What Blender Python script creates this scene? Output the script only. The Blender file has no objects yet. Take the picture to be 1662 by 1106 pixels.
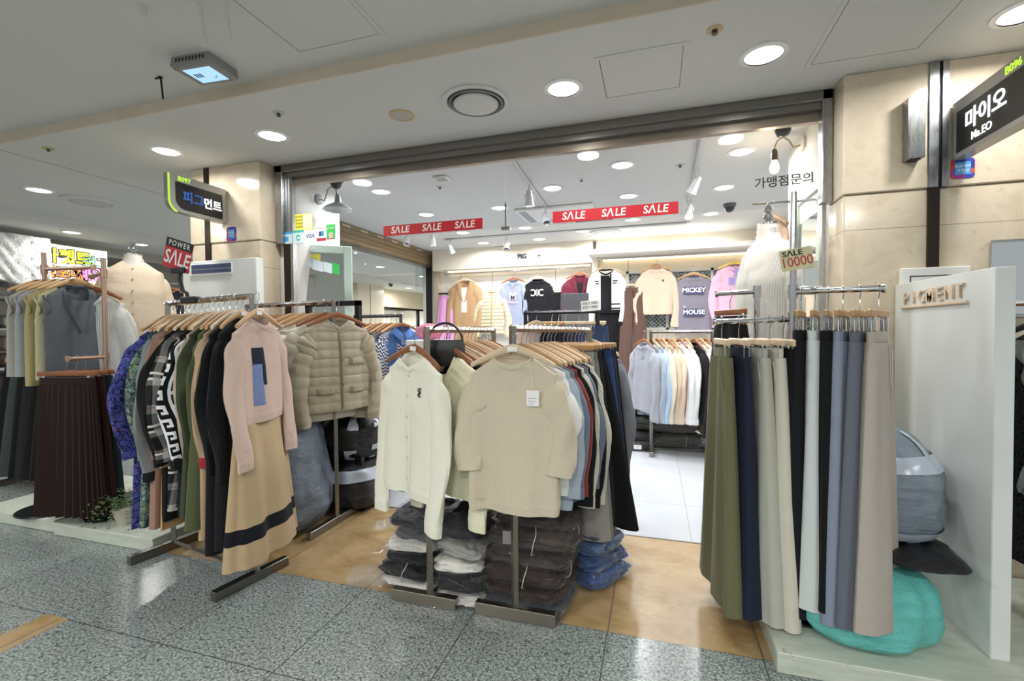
import bpy, math, random
from math import sin, cos, pi, radians as R
from mathutils import Vector, Matrix, noise

S = bpy.context.scene
COL = S.collection
rnd = random.Random(7)

# ------------------------------------------------------------------ camera
cam_d = bpy.data.cameras.new('camera')
cam = bpy.data.objects.new('camera', cam_d)
COL.objects.link(cam)
S.camera = cam
cam_d.sensor_fit = 'HORIZONTAL'
cam_d.sensor_width = 36.0
cam_d.lens = 751.9 / 1662 * 36
cam_d.clip_start = 0.05
yaw, pitch, roll = 0.29784, -0.02310, -0.00922
_f = Vector((-sin(yaw), cos(yaw), 0)); _r = Vector((cos(yaw), sin(yaw), 0)); _u = Vector((0, 0, 1))
_f2 = _f * cos(pitch) + _u * sin(pitch); _u2 = _u * cos(pitch) - _f * sin(pitch)
_r3 = _r * cos(roll) + _u2 * sin(roll); _u3 = _u2 * cos(roll) - _r * sin(roll)
_m = Matrix((_r3, _u3, -_f2)).transposed().to_4x4()
_m.translation = Vector((0, 0, 1.30))
cam.matrix_world = _m

# ------------------------------------------------------------------ world and view
W = bpy.data.worlds.new('world'); S.world = W; W.use_nodes = True
W.node_tree.nodes['Background'].inputs[0].default_value = (0.93, 0.97, 1.0, 1)
W.node_tree.nodes['Background'].inputs[1].default_value = 0.46
S.view_settings.view_transform = 'Standard'
S.view_settings.look = 'None'
S.view_settings.gamma = 1.0
S.view_settings.use_curve_mapping = False
S.view_settings.exposure = 0.0
S.cycles.use_denoising = True
S.cycles.max_bounces = 7
S.cycles.diffuse_bounces = 4
S.cycles.glossy_bounces = 3
S.cycles.transparent_max_bounces = 24
S.cycles.sample_clamp_indirect = 6.0
S.cycles.caustics_reflective = False
S.cycles.caustics_refractive = False

# lamps: (x, y, z, watts, colour) of every round ceiling downlight
CEIL = 2.60
CORR = 2.658
WHT = (1.0, 0.985, 0.96)
CORRIDOR_LIGHTS = [(0.50, 2.49), (-0.465, 2.50), (-2.41, 2.495), (-3.325, 2.47), (1.47, 2.49), (2.44, 2.49)]
CROSS_LIGHTS = [(-5.29, 2.77), (-5.29, 4.6), (-5.29, 6.4), (-5.29, 8.2), (-5.29, 10.0), (-7.11, 4.04), (-7.18, 4.92), (-7.15, 6.6), (-5.29, 1.0), (-7.15, 9.4), (-5.29, 12.2), (-7.15, 12.6), (-5.29, 14.5)]  # farthest entries added to brighten the crossing corridor
SHOP_LIGHTS = [(x, y) for y in (3.80, 4.70, 5.72, 6.50) for x in (-2.43, -1.57, -0.24, 0.62)
               if not (x == -1.57 and y == 3.80)] + [(-0.89, 4.21), (-0.90, 6.16), (-0.79, 6.62)]


def lamp(name, loc, watts, size=0.13, col=WHT, spread=170):
    d = bpy.data.lights.new(name, 'AREA')
    d.shape = 'DISK'; d.size = size; d.energy = watts; d.color = col; d.spread = R(spread)
    o = bpy.data.objects.new(name, d); COL.objects.link(o); o.location = loc
    return o


# ------------------------------------------------------------------ mesh helpers
class MB:
    def __init__(s):
        s.v = []; s.f = []; s.uv = []

    def add(s, verts, faces, uvs=None):
        n = len(s.v)
        s.v += [tuple(p) for p in verts]
        s.uv += list(uvs) if uvs else [(0, 0)] * len(verts)
        s.f += [tuple(i + n for i in f) for f in faces]
        return s

    def box(s, lo, hi, mat=None):
        x0, y0, z0 = lo; x1, y1, z1 = hi
        v = [(x0, y0, z0), (x1, y0, z0), (x1, y1, z0), (x0, y1, z0), (x0, y0, z1), (x1, y0, z1), (x1, y1, z1), (x0, y1, z1)]
        if mat: v = [tuple(mat @ Vector(p)) for p in v]
        return s.add(v, [(0, 3, 2, 1), (4, 5, 6, 7), (0, 1, 5, 4), (1, 2, 6, 5), (2, 3, 7, 6), (3, 0, 4, 7)])

    def bbox(s, lo, hi, b=0.004, mat=None):
        """a box with chamfered edges"""
        c = [(lo[i] + hi[i]) / 2 for i in range(3)]; h = [(hi[i] - lo[i]) / 2 for i in range(3)]
        b = min(b, min(h) * 0.9)
        vs = []; idx = {}
        for sx in (-1, 1):
            for sy in (-1, 1):
                for sz in (-1, 1):
                    sg = (sx, sy, sz)
                    for a in range(3):
                        p = [c[i] + sg[i] * (h[i] - (0 if i == a else b)) for i in range(3)]
                        idx[sg + (a,)] = len(vs); vs.append(p)
        fs = []
        for a in range(3):
            o = [i for i in range(3) if i != a]
            for sg in (-1, 1):
                q = []
                for (p1, p2) in ((-1, -1), (1, -1), (1, 1), (-1, 1)):
                    t = [0, 0, 0]; t[a] = sg; t[o[0]] = p1; t[o[1]] = p2
                    q.append(idx[tuple(t) + (a,)])
                fs.append(q)
        for a in range(3):
            o = [i for i in range(3) if i != a]
            for p1 in (-1, 1):
                for p2 in (-1, 1):
                    t0 = [0, 0, 0]; t0[o[0]] = p1; t0[o[1]] = p2
                    ta = list(t0); ta[a] = -1; tb = list(t0); tb[a] = 1
                    fs.append([idx[tuple(ta) + (o[0],)], idx[tuple(tb) + (o[0],)], idx[tuple(tb) + (o[1],)], idx[tuple(ta) + (o[1],)]])
        for sx in (-1, 1):
            for sy in (-1, 1):
                for sz in (-1, 1):
                    fs.append([idx[(sx, sy, sz, a)] for a in range(3)])
        if mat: vs = [tuple(mat @ Vector(p)) for p in vs]
        return s.add(vs, fs)

    def loft(s, rings, closed=True, cap0=False, cap1=False, du=None):
        """rings: equal-length lists of points; uv = (arc length round the ring, arc length along)"""
        n = len(rings[0]); base = len(s.v); along = 0.0
        for k, ring in enumerate(rings):
            if k:
                along += sum((Vector(ring[i]) - Vector(rings[k - 1][i])).length for i in range(0, n, max(1, n // 6))) / len(range(0, n, max(1, n // 6)))
            arc = 0.0
            for i, p in enumerate(ring):
                if i: arc += (Vector(p) - Vector(ring[i - 1])).length
                s.v.append(tuple(p)); s.uv.append((arc, along))
        for k in range(len(rings) - 1):
            for i in range(n if closed else n - 1):
                j = (i + 1) % n
                s.f.append((base + k * n + i, base + k * n + j, base + (k + 1) * n + j, base + (k + 1) * n + i))
        if cap0: s.f.append(tuple(base + i for i in reversed(range(n))))
        if cap1: s.f.append(tuple(base + (len(rings) - 1) * n + i for i in range(n)))
        return s

    def tube(s, path, r, n=8, caps=True, flat=1.0, up=None):
        path = [Vector(p) for p in path]; rings = []
        prev = None
        for i, p in enumerate(path):
            a = path[max(i - 1, 0)]; b = path[min(i + 1, len(path) - 1)]
            t = (b - a).normalized()
            if prev is None:
                ref = Vector(up) if up else (Vector((0, 1, 0)) if abs(t.y) < 0.9 else Vector((1, 0, 0)))
            else:
                ref = prev
            side = t.cross(ref)
            if side.length < 1e-6: side = t.cross(Vector((0.3, 0.5, 0.8)))
            side.normalize(); nn = side.cross(t).normalized(); prev = nn
            rr = r[i] if isinstance(r, (list, tuple)) else r
            rings.append([p + side * (rr * cos(2 * pi * k / n)) + nn * (rr * flat * sin(2 * pi * k / n)) for k in range(n)])
        return s.loft(rings, cap0=caps, cap1=caps)

    def lathe(s, prof, n=24, c=(0, 0, 0), caps=True, mat=None):
        rings = []
        for r, z in prof:
            ring = [Vector((c[0] + r * cos(2 * pi * k / n), c[1] + r * sin(2 * pi * k / n), c[2] + z)) for k in range(n)]
            if mat: ring = [mat @ p for p in ring]
            rings.append(ring)
        return s.loft(rings, cap0=caps, cap1=caps)

    def build(s, name, mat, parent=None, smooth=True, angle=40):
        me = bpy.data.meshes.new(name)
        me.from_pydata([tuple(p) for p in s.v], [], s.f)
        me.update()
        uvl = me.uv_layers.new(name='UVMap')
        li = [0] * len(me.loops); me.loops.foreach_get('vertex_index', li)
        flat = []
        for i in li: flat += s.uv[i]
        uvl.data.foreach_set('uv', flat)
        me.materials.append(mat)
        o = bpy.data.objects.new(name, me); COL.objects.link(o)
        if parent: o.parent = parent
        if smooth:
            me.polygons.foreach_set('use_smooth', [True] * len(me.polygons))
            try:
                me.set_sharp_from_angle(angle=R(angle))
            except Exception:
                pass
        return o


def thing(name, label, cat, loc=(0, 0, 0), rz=0.0, group=None, rot=None):
    o = bpy.data.objects.new(name, None); COL.objects.link(o)
    o.empty_display_size = 0.05
    o.location = loc; o.rotation_euler = rot if rot else (0, 0, rz)
    o['label'] = label; o['category'] = cat
    if group: o['group'] = group
    return o


def tag(o, label=None, cat=None, group=None, kind=None, loc=None, rz=None):
    if label: o['label'] = label
    if cat: o['category'] = cat
    if group: o['group'] = group
    if kind: o['kind'] = kind
    if loc: o.location = loc
    if rz is not None: o.rotation_euler = (0, 0, rz)
    return o


def struct(name, mb, mat, label=None, smooth=False):
    o = mb.build(name, mat, None, smooth); o['kind'] = 'structure'
    if label: o['label'] = label
    return o


def text(body, size, loc, rot, mat, parent, name='lettering', ext=0.0015, bold=0.0, align='CENTER', shear=0.0, sx=1.0, label=None, space=1.0):
    """raised lettering as a mesh"""
    c = bpy.data.curves.new('lettering_curve', 'FONT'); c.body = body; c.size = size; c.extrude = ext; c.offset = bold * size
    c.align_x = align; c.align_y = 'CENTER'; c.shear = shear; c.resolution_u = 3; c.space_character = space
    tmp = bpy.data.objects.new('lettering_curve', c)
    me = bpy.data.meshes.new_from_object(tmp)
    bpy.data.objects.remove(tmp); bpy.data.curves.remove(c)
    me.name = name; me.materials.clear(); me.materials.append(mat)
    o = bpy.data.objects.new(name, me); COL.objects.link(o)
    o.location = loc; o.rotation_euler = rot; o.scale = (sx, 1, 1)
    if parent: o.parent = parent
    if label: o['label'] = label
    return o


def copy_tree(o, parent=None):
    c = o.copy(); COL.objects.link(c); c.parent = parent
    for ch in o.children: copy_tree(ch, c)
    return c


# ------------------------------------------------------------------ materials
def lin(c):
    if isinstance(c, str):
        c = tuple(int(c[i:i + 2], 16) / 255 for i in (1, 3, 5))
    return tuple((x / 12.92 if x <= 0.04045 else ((x + 0.055) / 1.055) ** 2.4) for x in c) + (1.0,)


class NT:
    def __init__(s, name):
        s.m = bpy.data.materials.new(name); s.m.use_nodes = True
        s.t = s.m.node_tree; s.b = s.t.nodes['Principled BSDF']; s.out = s.t.nodes['Material Output']

    def n(s, typ, **kw):
        d = s.t.nodes.new(typ)
        for k, v in kw.items():
            if k.startswith('i_'):
                k = k[2:]
                d.inputs[int(k) if k.isdigit() else k.replace('_', ' ')].default_value = v
            else:
                setattr(d, k, v)
        return d

    def l(s, a, b): s.t.links.new(a, b)

    def set(s, **kw):
        for k, v in kw.items(): s.b.inputs[k.replace('_', ' ')].default_value = v

    def coord(s, kind='Object', scale=(1, 1, 1)):
        tc = s.n('ShaderNodeTexCoord'); mp = s.n('ShaderNodeMapping'); mp.inputs['Scale'].default_value = scale
        s.l(tc.outputs[kind], mp.inputs['Vector']); return mp.outputs[0]

    def math(s, op, a, b=None, c=None):
        d = s.n('ShaderNodeMath', operation=op)
        for i, x in enumerate((a, b, c)):
            if x is None: continue
            if isinstance(x, (int, float)): d.inputs[i].default_value = x
            else: s.l(x, d.inputs[i])
        return d.outputs[0]

    def mix(s, fac, a, b, mode='MIX'):
        d = s.n('ShaderNodeMix', data_type='RGBA', blend_type=mode)
        for sock, x in ((d.inputs[0], fac), (d.inputs[6], a), (d.inputs[7], b)):
            if isinstance(x, (int, float)): sock.default_value = x
            elif isinstance(x, tuple): sock.default_value = x
            else: s.l(x, sock)
        return d.outputs[2]

    def ramp(s, fac, stops, interp='LINEAR'):
        d = s.n('ShaderNodeValToRGB'); d.color_ramp.interpolation = interp
        e = d.color_ramp.elements
        while len(e) < len(stops): e.new(0.5)
        for el, (p, c) in zip(e, stops): el.position = p; el.color = c
        s.l(fac, d.inputs[0]); return d.outputs[0]

    def noise(s, vec, scale, detail=2.0, rough=0.5, dist=0.0):
        d = s.n('ShaderNodeTexNoise'); d.inputs['Scale'].default_value = scale; d.inputs['Detail'].default_value = detail
        d.inputs['Roughness'].default_value = rough; d.inputs['Distortion'].default_value = dist
        s.l(vec, d.inputs['Vector']); return d.outputs['Fac']

    def bump(s, h, strength=0.3, dist=0.01, chain=None):
        d = s.n('ShaderNodeBump'); d.inputs['Strength'].default_value = strength; d.inputs['Distance'].default_value = dist
        s.l(h, d.inputs['Height'])
        if chain is not None: s.l(chain, d.inputs['Normal'])
        s.l(d.outputs[0], s.b.inputs['Normal']); return d.outputs[0]


_mc = {}


def plain(name, col, rough=0.5, metal=0.0, spec=0.5, coat=0.0, var=0.0, vscale=6.0, bump=0.0, bscale=40.0):
    key = ('plain', name)
    if key in _mc: return _mc[key]
    m = NT(name); m.set(Base_Color=lin(col), Roughness=rough, Metallic=metal)
    m.b.inputs['Specular IOR Level'].default_value = spec
    m.b.inputs['Coat Weight'].default_value = coat
    v = m.coord()
    if var:
        c = lin(col); d = tuple(x * (1 - var) for x in c[:3]) + (1,); u = tuple(min(1, x * (1 + var)) for x in c[:3]) + (1,)
        m.l(m.ramp(m.noise(v, vscale, 4), [(0.3, d), (0.7, u)]), m.b.inputs['Base Color'])
    if bump: m.bump(m.noise(v, bscale, 3), bump, 0.005)
    _mc[key] = m.m; return m.m


def emit(name, col, strength):
    key = ('emit', name)
    if key in _mc: return _mc[key]
    m = NT(name); e = m.n('ShaderNodeEmission'); e.inputs[0].default_value = lin(col); e.inputs[1].default_value = strength
    m.l(e.outputs[0], m.out.inputs[0]); _mc[key] = m.m; return m.m


def fabric(col, kind='plain', col2=None):
    """cloth: plain weave, knit, rib, melange, corduroy, denim, sheen (shiny nylon), wool"""
    key = ('fab', col, kind, col2)
    if key in _mc: return _mc[key]
    m = NT('fabric_' + kind); c = lin(col)
    m.set(Base_Color=c, Roughness=0.85)
    m.b.inputs['Specular IOR Level'].default_value = 0.25
    uv = m.coord('UV'); ob = m.coord('Object')
    soft = m.noise(ob, 9.0, 3, 0.55)
    if kind in ('melange', 'denim', 'wool'):
        a = {'melange': 0.12, 'denim': 0.28, 'wool': 0.10}[kind]
        sc = m.coord('Object', (1, 1, 0.35) if kind == 'denim' else (1, 1, 1.8))
        f = m.noise(sc, 380.0 if kind != 'wool' else 120.0, 2, 0.7)
        d = tuple(x * (1 - a) for x in c[:3]) + (1,); u = tuple(min(1, x * (1 + a)) for x in c[:3]) + (1,)
        base = m.ramp(f, [(0.35, d), (0.65, u)])
        if kind == 'denim':
            w = tuple(min(1, x * 1.5 + 0.03) for x in c[:3]) + (1,)
            base = m.mix(m.math('MULTIPLY', soft, 0.5), base, w)
        m.l(base, m.b.inputs['Base Color'])
        n1 = m.bump(f, 0.12, 0.002)
        m.bump(soft, 0.25, 0.03, n1)
    elif kind in ('rib', 'corduroy', 'pleat'):
        per = {'rib': 0.012, 'corduroy': 0.006, 'pleat': 0.02}[kind]
        sp = m.n('ShaderNodeSeparateXYZ'); m.l(uv, sp.inputs[0])
        w = m.math('SINE', m.math('MULTIPLY', sp.outputs[0], 2 * pi / per))
        n1 = m.bump(w, 0.5, 0.0025)
        m.bump(soft, 0.25, 0.03, n1)
    elif kind == 'knit':
        f = m.noise(m.coord('Object', (1, 1, 1.5)), 190.0, 2, 0.6)
        n1 = m.bump(f, 0.15, 0.003)
        m.bump(soft, 0.25, 0.03, n1)
        d = tuple(x * 0.93 for x in c[:3]) + (1,)
        m.l(m.ramp(f, [(0.3, d), (0.6, c)]), m.b.inputs['Base Color'])
    elif kind == 'sheen':
        m.set(Roughness=0.42); m.b.inputs['Specular IOR Level'].default_value = 0.4
        cr = m.noise(ob, 28.0, 4, 0.6, 0.6)
        m.bump(cr, 0.35, 0.008)
    elif kind == 'fur':
        m.bump(m.noise(m.coord('Object', (1, 1, 0.3)), 70.0, 4, 0.7), 1.0, 0.02)
        d = tuple(x * 0.8 for x in c[:3]) + (1,)
        m.l(m.ramp(m.noise(ob, 30.0, 4), [(0.35, d), (0.6, c)]), m.b.inputs['Base Color'])
    else:
        n1 = m.bump(m.noise(ob, 300.0, 1), 0.08, 0.001)
        m.bump(soft, 0.3, 0.03, n1)
    if kind not in ('sheen',):
        m.b.inputs['Sheen Weight'].default_value = 0.12 if sum(c[:3]) > 0.15 else 0.03
    _mc[key] = m.m; return m.m


def stripe_mask(m, x, period, off, width):
    f = m.math('FRACT', m.math('DIVIDE', m.math('ADD', x, off + 50 * period), period))
    return m.math('LESS_THAN', f, width / period)


def pattern(kind):
    key = ('pat', kind)
    if key in _mc: return _mc[key]
    m = NT('pattern_' + kind); m.set(Roughness=0.85); m.b.inputs['Specular IOR Level'].default_value = 0.25
    uv = m.coord('UV'); ob = m.coord('Object')
    sp = m.n('ShaderNodeSeparateXYZ'); m.l(uv, sp.inputs[0]); u, v = sp.outputs[0], sp.outputs[1]
    if kind == 'plaid':
        c = lin('#17171a'); grey = lin('#6c6a68'); wh = lin('#dedbd4'); red = lin('#8a1f22')
        base = m.mix(stripe_mask(m, u, 0.11, 0.0, 0.034), c, grey)
        base = m.mix(m.math('MULTIPLY', stripe_mask(m, v, 0.11, 0.0, 0.034), 0.75), base, grey)
        both = m.math('MULTIPLY', stripe_mask(m, u, 0.11, 0.0, 0.034), stripe_mask(m, v, 0.11, 0.0, 0.034))
        for o_ in (0.0, 0.026):
            base = m.mix(m.math('MULTIPLY', stripe_mask(m, v, 0.22, o_, 0.011), 0.9), base, wh)
        base = m.mix(both, base, lin('#a5a29d'))
        base = m.mix(stripe_mask(m, v, 0.22, 0.10, 0.003), base, red)
        m.l(base, m.b.inputs['Base Color'])
    elif kind == 'greek':
        fu = m.math('FRACT', m.math('DIVIDE', m.math('ADD', u, 5.0), 0.078)); fv = m.math('FRACT', m.math('DIVIDE', m.math('ADD', v, 5.0), 0.062))
        m1 = m.math('LESS_THAN', fu, 0.19)
        m2 = m.math('MULTIPLY', m.math('LESS_THAN', fv, 0.24), m.math('LESS_THAN', fu, 0.74))
        m3 = m.math('MULTIPLY', m.math('MULTIPLY', m.math('GREATER_THAN', fu, 0.55), m.math('LESS_THAN', fu, 0.74)), m.math('LESS_THAN', fv, 0.66))
        m4 = m.math('MULTIPLY', m.math('MULTIPLY', m.math('GREATER_THAN', fv, 0.46), m.math('LESS_THAN', fv, 0.66)), m.math('MULTIPLY', m.math('GREATER_THAN', fu, 0.36), m.math('LESS_THAN', fu, 0.74)))
        m.l(m.mix(m.math('MAXIMUM', m.math('MAXIMUM', m1, m2), m.math('MAXIMUM', m3, m4)), lin('#101012'), lin('#e8ebee')), m.b.inputs['Base Color'])
    elif kind == 'nautical':
        m.l(m.mix(stripe_mask(m, v, 0.022, 0, 0.009), lin('#e8e6e0'), lin('#20242e')), m.b.inputs['Base Color'])
    elif kind.startswith('paisley'):
        blue = kind.endswith('blue')
        vo = m.n('ShaderNodeTexVoronoi', feature='DISTANCE_TO_EDGE'); vo.inputs['Scale'].default_value = 26.0
        vo2 = m.n('ShaderNodeTexVoronoi', feature='F1'); vo2.inputs['Scale'].default_value = 26.0
        warp = m.n('ShaderNodeVectorMath', operation='ADD'); nz = m.n('ShaderNodeTexNoise'); nz.inputs['Scale'].default_value = 20.0
        m.l(ob, nz.inputs['Vector'])
        sc = m.n('ShaderNodeVectorMath', operation='SCALE'); sc.inputs['Scale'].default_value = 0.06
        m.l(nz.outputs['Color'], sc.inputs[0]); m.l(ob, warp.inputs[0]); m.l(sc.outputs[0], warp.inputs[1])
        m.l(warp.outputs[0], vo.inputs['Vector']); m.l(warp.outputs[0], vo2.inputs['Vector'])
        rings = m.math('SINE', m.math('MULTIPLY', vo2.outputs['Distance'], 180.0))
        if blue: pal = ['#27307e', '#3a4aa6', '#1d2158', '#7f83b8', '#7a3f52']
        else: pal = ['#3c5a50', '#6f9180', '#2a3f44', '#a9b89f', '#7d5a4c']
        base = m.ramp(m.noise(ob, 24.0, 3, 0.6), [(0.25, lin(pal[2])), (0.42, lin(pal[0])), (0.52, lin(pal[1])), (0.60, lin(pal[4])), (0.64, lin(pal[0]))], 'CONSTANT')
        base = m.mix(m.math('MULTIPLY', m.math('GREATER_THAN', rings, 0.55), 0.7), base, lin(pal[3]))
        base = m.mix(m.math('LESS_THAN', vo.outputs['Distance'], 0.06), base, lin(pal[2]))
        m.l(base, m.b.inputs['Base Color'])
    elif kind == 'dots':
        vo = m.n('ShaderNodeTexVoronoi'); vo.inputs['Scale'].default_value = 55.0; vo.inputs['Randomness'].default_value = 0.2
        m.l(ob, vo.inputs['Vector'])
        m.l(m.mix(m.math('LESS_THAN', vo.outputs['Distance'], 0.32), lin('#1a1718'), lin('#d8d0c6')), m.b.inputs['Base Color'])
    elif kind == 'lace':
        vo = m.n('ShaderNodeTexVoronoi', feature='DISTANCE_TO_EDGE'); vo.inputs['Scale'].default_value = 40.0
        m.l(ob, vo.inputs['Vector'])
        m.l(m.ramp(vo.outputs['Distance'], [(0.0, lin('#2a2a2d')), (0.25, lin('#0c0c0e'))]), m.b.inputs['Base Color'])
        m.bump(vo.outputs['Distance'], 1.0, 0.01)
    elif kind == 'zigzag':
        z = m.math('PINGPONG', m.math('MULTIPLY', u, 1.0), 0.02)
        m.l(m.mix(stripe_mask(m, m.math('ADD', v, z), 0.03, 0, 0.014), lin('#d9dae6'), lin('#2c3050')), m.b.inputs['Base Color'])
    m.bump(m.noise(ob, 10.0, 3), 0.3, 0.03)
    _mc[key] = m.m; return m.m


def film(name='plastic_film', tint='#ffffff', clear=0.80, rough=0.12, bscale=22.0, bstr=0.9, refl0=0.055):
    key = ('film', name)
    if key in _mc: return _mc[key]
    m = NT(name); m.t.nodes.remove(m.b)
    tr = m.n('ShaderNodeBsdfTransparent'); tr.inputs[0].default_value = lin(tint)
    gl = m.n('ShaderNodeBsdfGlossy'); gl.inputs['Roughness'].default_value = rough; gl.inputs[0].default_value = (1, 1, 1, 1)
    df = m.n('ShaderNodeBsdfDiffuse'); df.inputs[0].default_value = lin('#e8ecee')
    v = m.coord()
    h = m.noise(v, bscale, 4, 0.6, 1.2)
    bp = m.n('ShaderNodeBump'); bp.inputs['Strength'].default_value = bstr; bp.inputs['Distance'].default_value = 0.02
    m.l(h, bp.inputs['Height']); m.l(bp.outputs[0], gl.inputs['Normal'])
    fr = m.n('ShaderNodeLayerWeight'); fr.inputs[0].default_value = 0.5; m.l(bp.outputs[0], fr.inputs['Normal'])
    fv = m.math('ADD', m.math('MULTIPLY', m.math('POWER', fr.outputs['Facing'], 5.0), 0.55), refl0)
    a = m.n('ShaderNodeMixShader'); a.inputs[0].default_value = 1 - clear
    m.l(tr.outputs[0], a.inputs[1]); m.l(df.outputs[0], a.inputs[2])
    b = m.n('ShaderNodeMixShader'); m.l(fv, b.inputs[0])
    m.l(a.outputs[0], b.inputs[1]); m.l(gl.outputs[0], b.inputs[2])
    m.l(b.outputs[0], m.out.inputs[0]); _mc[key] = m.m; return m.m


def glass(name='clear_glass', tint='#f8fafc', refl=1.0):
    key = ('glass', name)
    if key in _mc: return _mc[key]
    m = NT(name); m.t.nodes.remove(m.b)
    tr = m.n('ShaderNodeBsdfTransparent'); tr.inputs[0].default_value = lin(tint)
    gl = m.n('ShaderNodeBsdfGlossy'); gl.inputs['Roughness'].default_value = 0.0
    fr = m.n('ShaderNodeLayerWeight'); fr.inputs[0].default_value = 0.5
    b = m.n('ShaderNodeMixShader'); m.l(m.math('ADD', m.math('MULTIPLY', m.math('POWER', fr.outputs['Facing'], 5.0), 0.7 * refl), 0.035), b.inputs[0])
    m.l(tr.outputs[0], b.inputs[1]); m.l(gl.outputs[0], b.inputs[2])
    m.l(b.outputs[0], m.out.inputs[0]); _mc[key] = m.m; return m.m


def bagmat(name, col, rough=0.3, bstr=0.8, bscale=14.0, trans=0.0):
    key = ('bag', name)
    if key in _mc: return _mc[key]
    m = NT(name); m.set(Base_Color=lin(col), Roughness=rough)
    v = m.coord('Object', (1, 1, 2.6))
    h = m.noise(v, bscale, 6, 0.66, 1.0)
    m.bump(h, bstr, 0.02)
    c = lin(col); d = tuple(x * 0.8 for x in c[:3]) + (1,)
    m.l(m.ramp(m.noise(v, 5.0, 3), [(0.3, d), (0.7, c)]), m.b.inputs['Base Color'])
    _mc[key] = m.m; return m.m


# ---- setting materials
def granite():
    m = NT('grey_speckled_granite'); v = m.coord()
    f1 = m.noise(v, 95.0, 3, 0.75); f2 = m.noise(v, 40.0, 4, 0.7)
    base = m.ramp(f1, [(0.30, lin('#2b302f')), (0.40, lin('#5e6664')), (0.50, lin('#8b9491')), (0.64, lin('#b9c0bd'))])
    base = m.mix(m.math('MULTIPLY', m.math('LESS_THAN', f2, 0.40), 0.75), base, lin('#39403e'))
    sp = m.n('ShaderNodeSeparateXYZ'); m.l(v, sp.inputs[0])
    jx = stripe_mask(m, sp.outputs[0], 0.60, 0.195 + 0.0025, 0.005); jy = stripe_mask(m, sp.outputs[1], 0.60, -1.99 + 0.0025, 0.005)
    base = m.mix(m.math('MULTIPLY', m.math('MAXIMUM', jx, jy), 0.8), base, lin('#2f3433'))
    m.l(base, m.b.inputs['Base Color']); m.set(Roughness=0.24)
    m.l(m.math('ADD', m.math('MULTIPLY', f1, 0.12), 0.16), m.b.inputs['Roughness'])
    m.bump(f1, 0.04, 0.001)
    return m.m


def ochre():
    m = NT('ochre_stone_tile'); v = m.coord('Object', (0.9, 1.4, 1))
    f = m.noise(v, 5.0, 7, 0.66, 0.5); g = m.noise(m.coord(), 30.0, 4, 0.6)
    base = m.ramp(f, [(0.28, lin('#94774c')), (0.45, lin('#a98c60')), (0.58, lin('#b59b73')), (0.75, lin('#a18355'))])
    base = m.mix(m.math('MULTIPLY', m.math('LESS_THAN', g, 0.33), 0.35), base, lin('#6e5434'))
    sp = m.n('ShaderNodeSeparateXYZ'); m.l(m.coord(), sp.inputs[0])
    jx = stripe_mask(m, sp.outputs[0], 0.60, 0.193 + 0.0035, 0.007)
    base = m.mix(m.math('MULTIPLY', jx, 0.85), base, lin('#6b6157'))
    m.l(base, m.b.inputs['Base Color']); m.set(Roughness=0.33)
    return m.m


def whitetile():
    m = NT('white_porcelain_tile'); v = m.coord(); sp = m.n('ShaderNodeSeparateXYZ'); m.l(v, sp.inputs[0])
    jx = stripe_mask(m, sp.outputs[0], 0.60, -0.216 + 0.002, 0.004); jy = stripe_mask(m, sp.outputs[1], 0.60, -3.585 + 0.002, 0.004)
    base = m.mix(m.math('MULTIPLY', m.noise(v, 3.0, 3), 0.5), lin('#c3c7cd'), lin('#b8bdc4'))
    base = m.mix(m.math('MULTIPLY', m.math('MAXIMUM', jx, jy), 0.75), base, lin('#8f8d88'))
    m.l(base, m.b.inputs['Base Color']); m.set(Roughness=0.22); return m.m


def marble():
    m = NT('beige_marble'); v = m.coord()
    f = m.noise(v, 5.0, 6, 0.62, 0.6); g = m.noise(v, 26.0, 4, 0.65, 0.8)
    base = m.ramp(f, [(0.3, lin('#d3c2a6')), (0.5, lin('#ddcfb8')), (0.7, lin('#cfbda2'))])
    base = m.mix(m.math('MULTIPLY', m.math('LESS_THAN', g, 0.36), 0.25), base, lin('#b39b7c'))
    sp = m.n('ShaderNodeSeparateXYZ'); m.l(v, sp.inputs[0])
    jz = m.math('LESS_THAN', m.math('ABSOLUTE', m.math('SUBTRACT', sp.outputs[2], 1.80)), 0.0022)
    jz2 = m.math('LESS_THAN', m.math('ABSOLUTE', m.math('SUBTRACT', sp.outputs[2], 1.12)), 0.0022)
    base = m.mix(m.math('MULTIPLY', m.math('MAXIMUM', jz, jz2), 0.6), base, lin('#7d6b55'))
    m.l(base, m.b.inputs['Base Color']); m.set(Roughness=0.13); return m.m


def steel(name='brushed_steel', col='#a7a9ab', rough=0.28, axis=2):
    key = ('steel', name)
    if key in _mc: return _mc[key]
    m = NT(name); m.set(Base_Color=lin(col), Metallic=1.0, Roughness=rough)
    sc = [60, 60, 60]; sc[axis] = 2
    f = m.noise(m.coord('Object', tuple(sc)), 6.0, 3, 0.6)
    m.l(m.math('ADD', m.math('MULTIPLY', f, 0.2), rough - 0.1), m.b.inputs['Roughness'])
    m.bump(f, 0.05, 0.001); _mc[key] = m.m; return m.m


def woodmat(name, a, b, axis=0, rough=0.45, scale=14.0):
    key = ('wood', name)
    if key in _mc: return _mc[key]
    m = NT(name); sc = [8, 8, 8]; sc[axis] = 0.8
    f = m.noise(m.coord('Object', tuple(sc)), scale, 4, 0.6, 0.5)
    m.l(m.ramp(f, [(0.3, lin(a)), (0.7, lin(b))]), m.b.inputs['Base Color']); m.set(Roughness=rough)
    _mc[key] = m.m; return m.m


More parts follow.
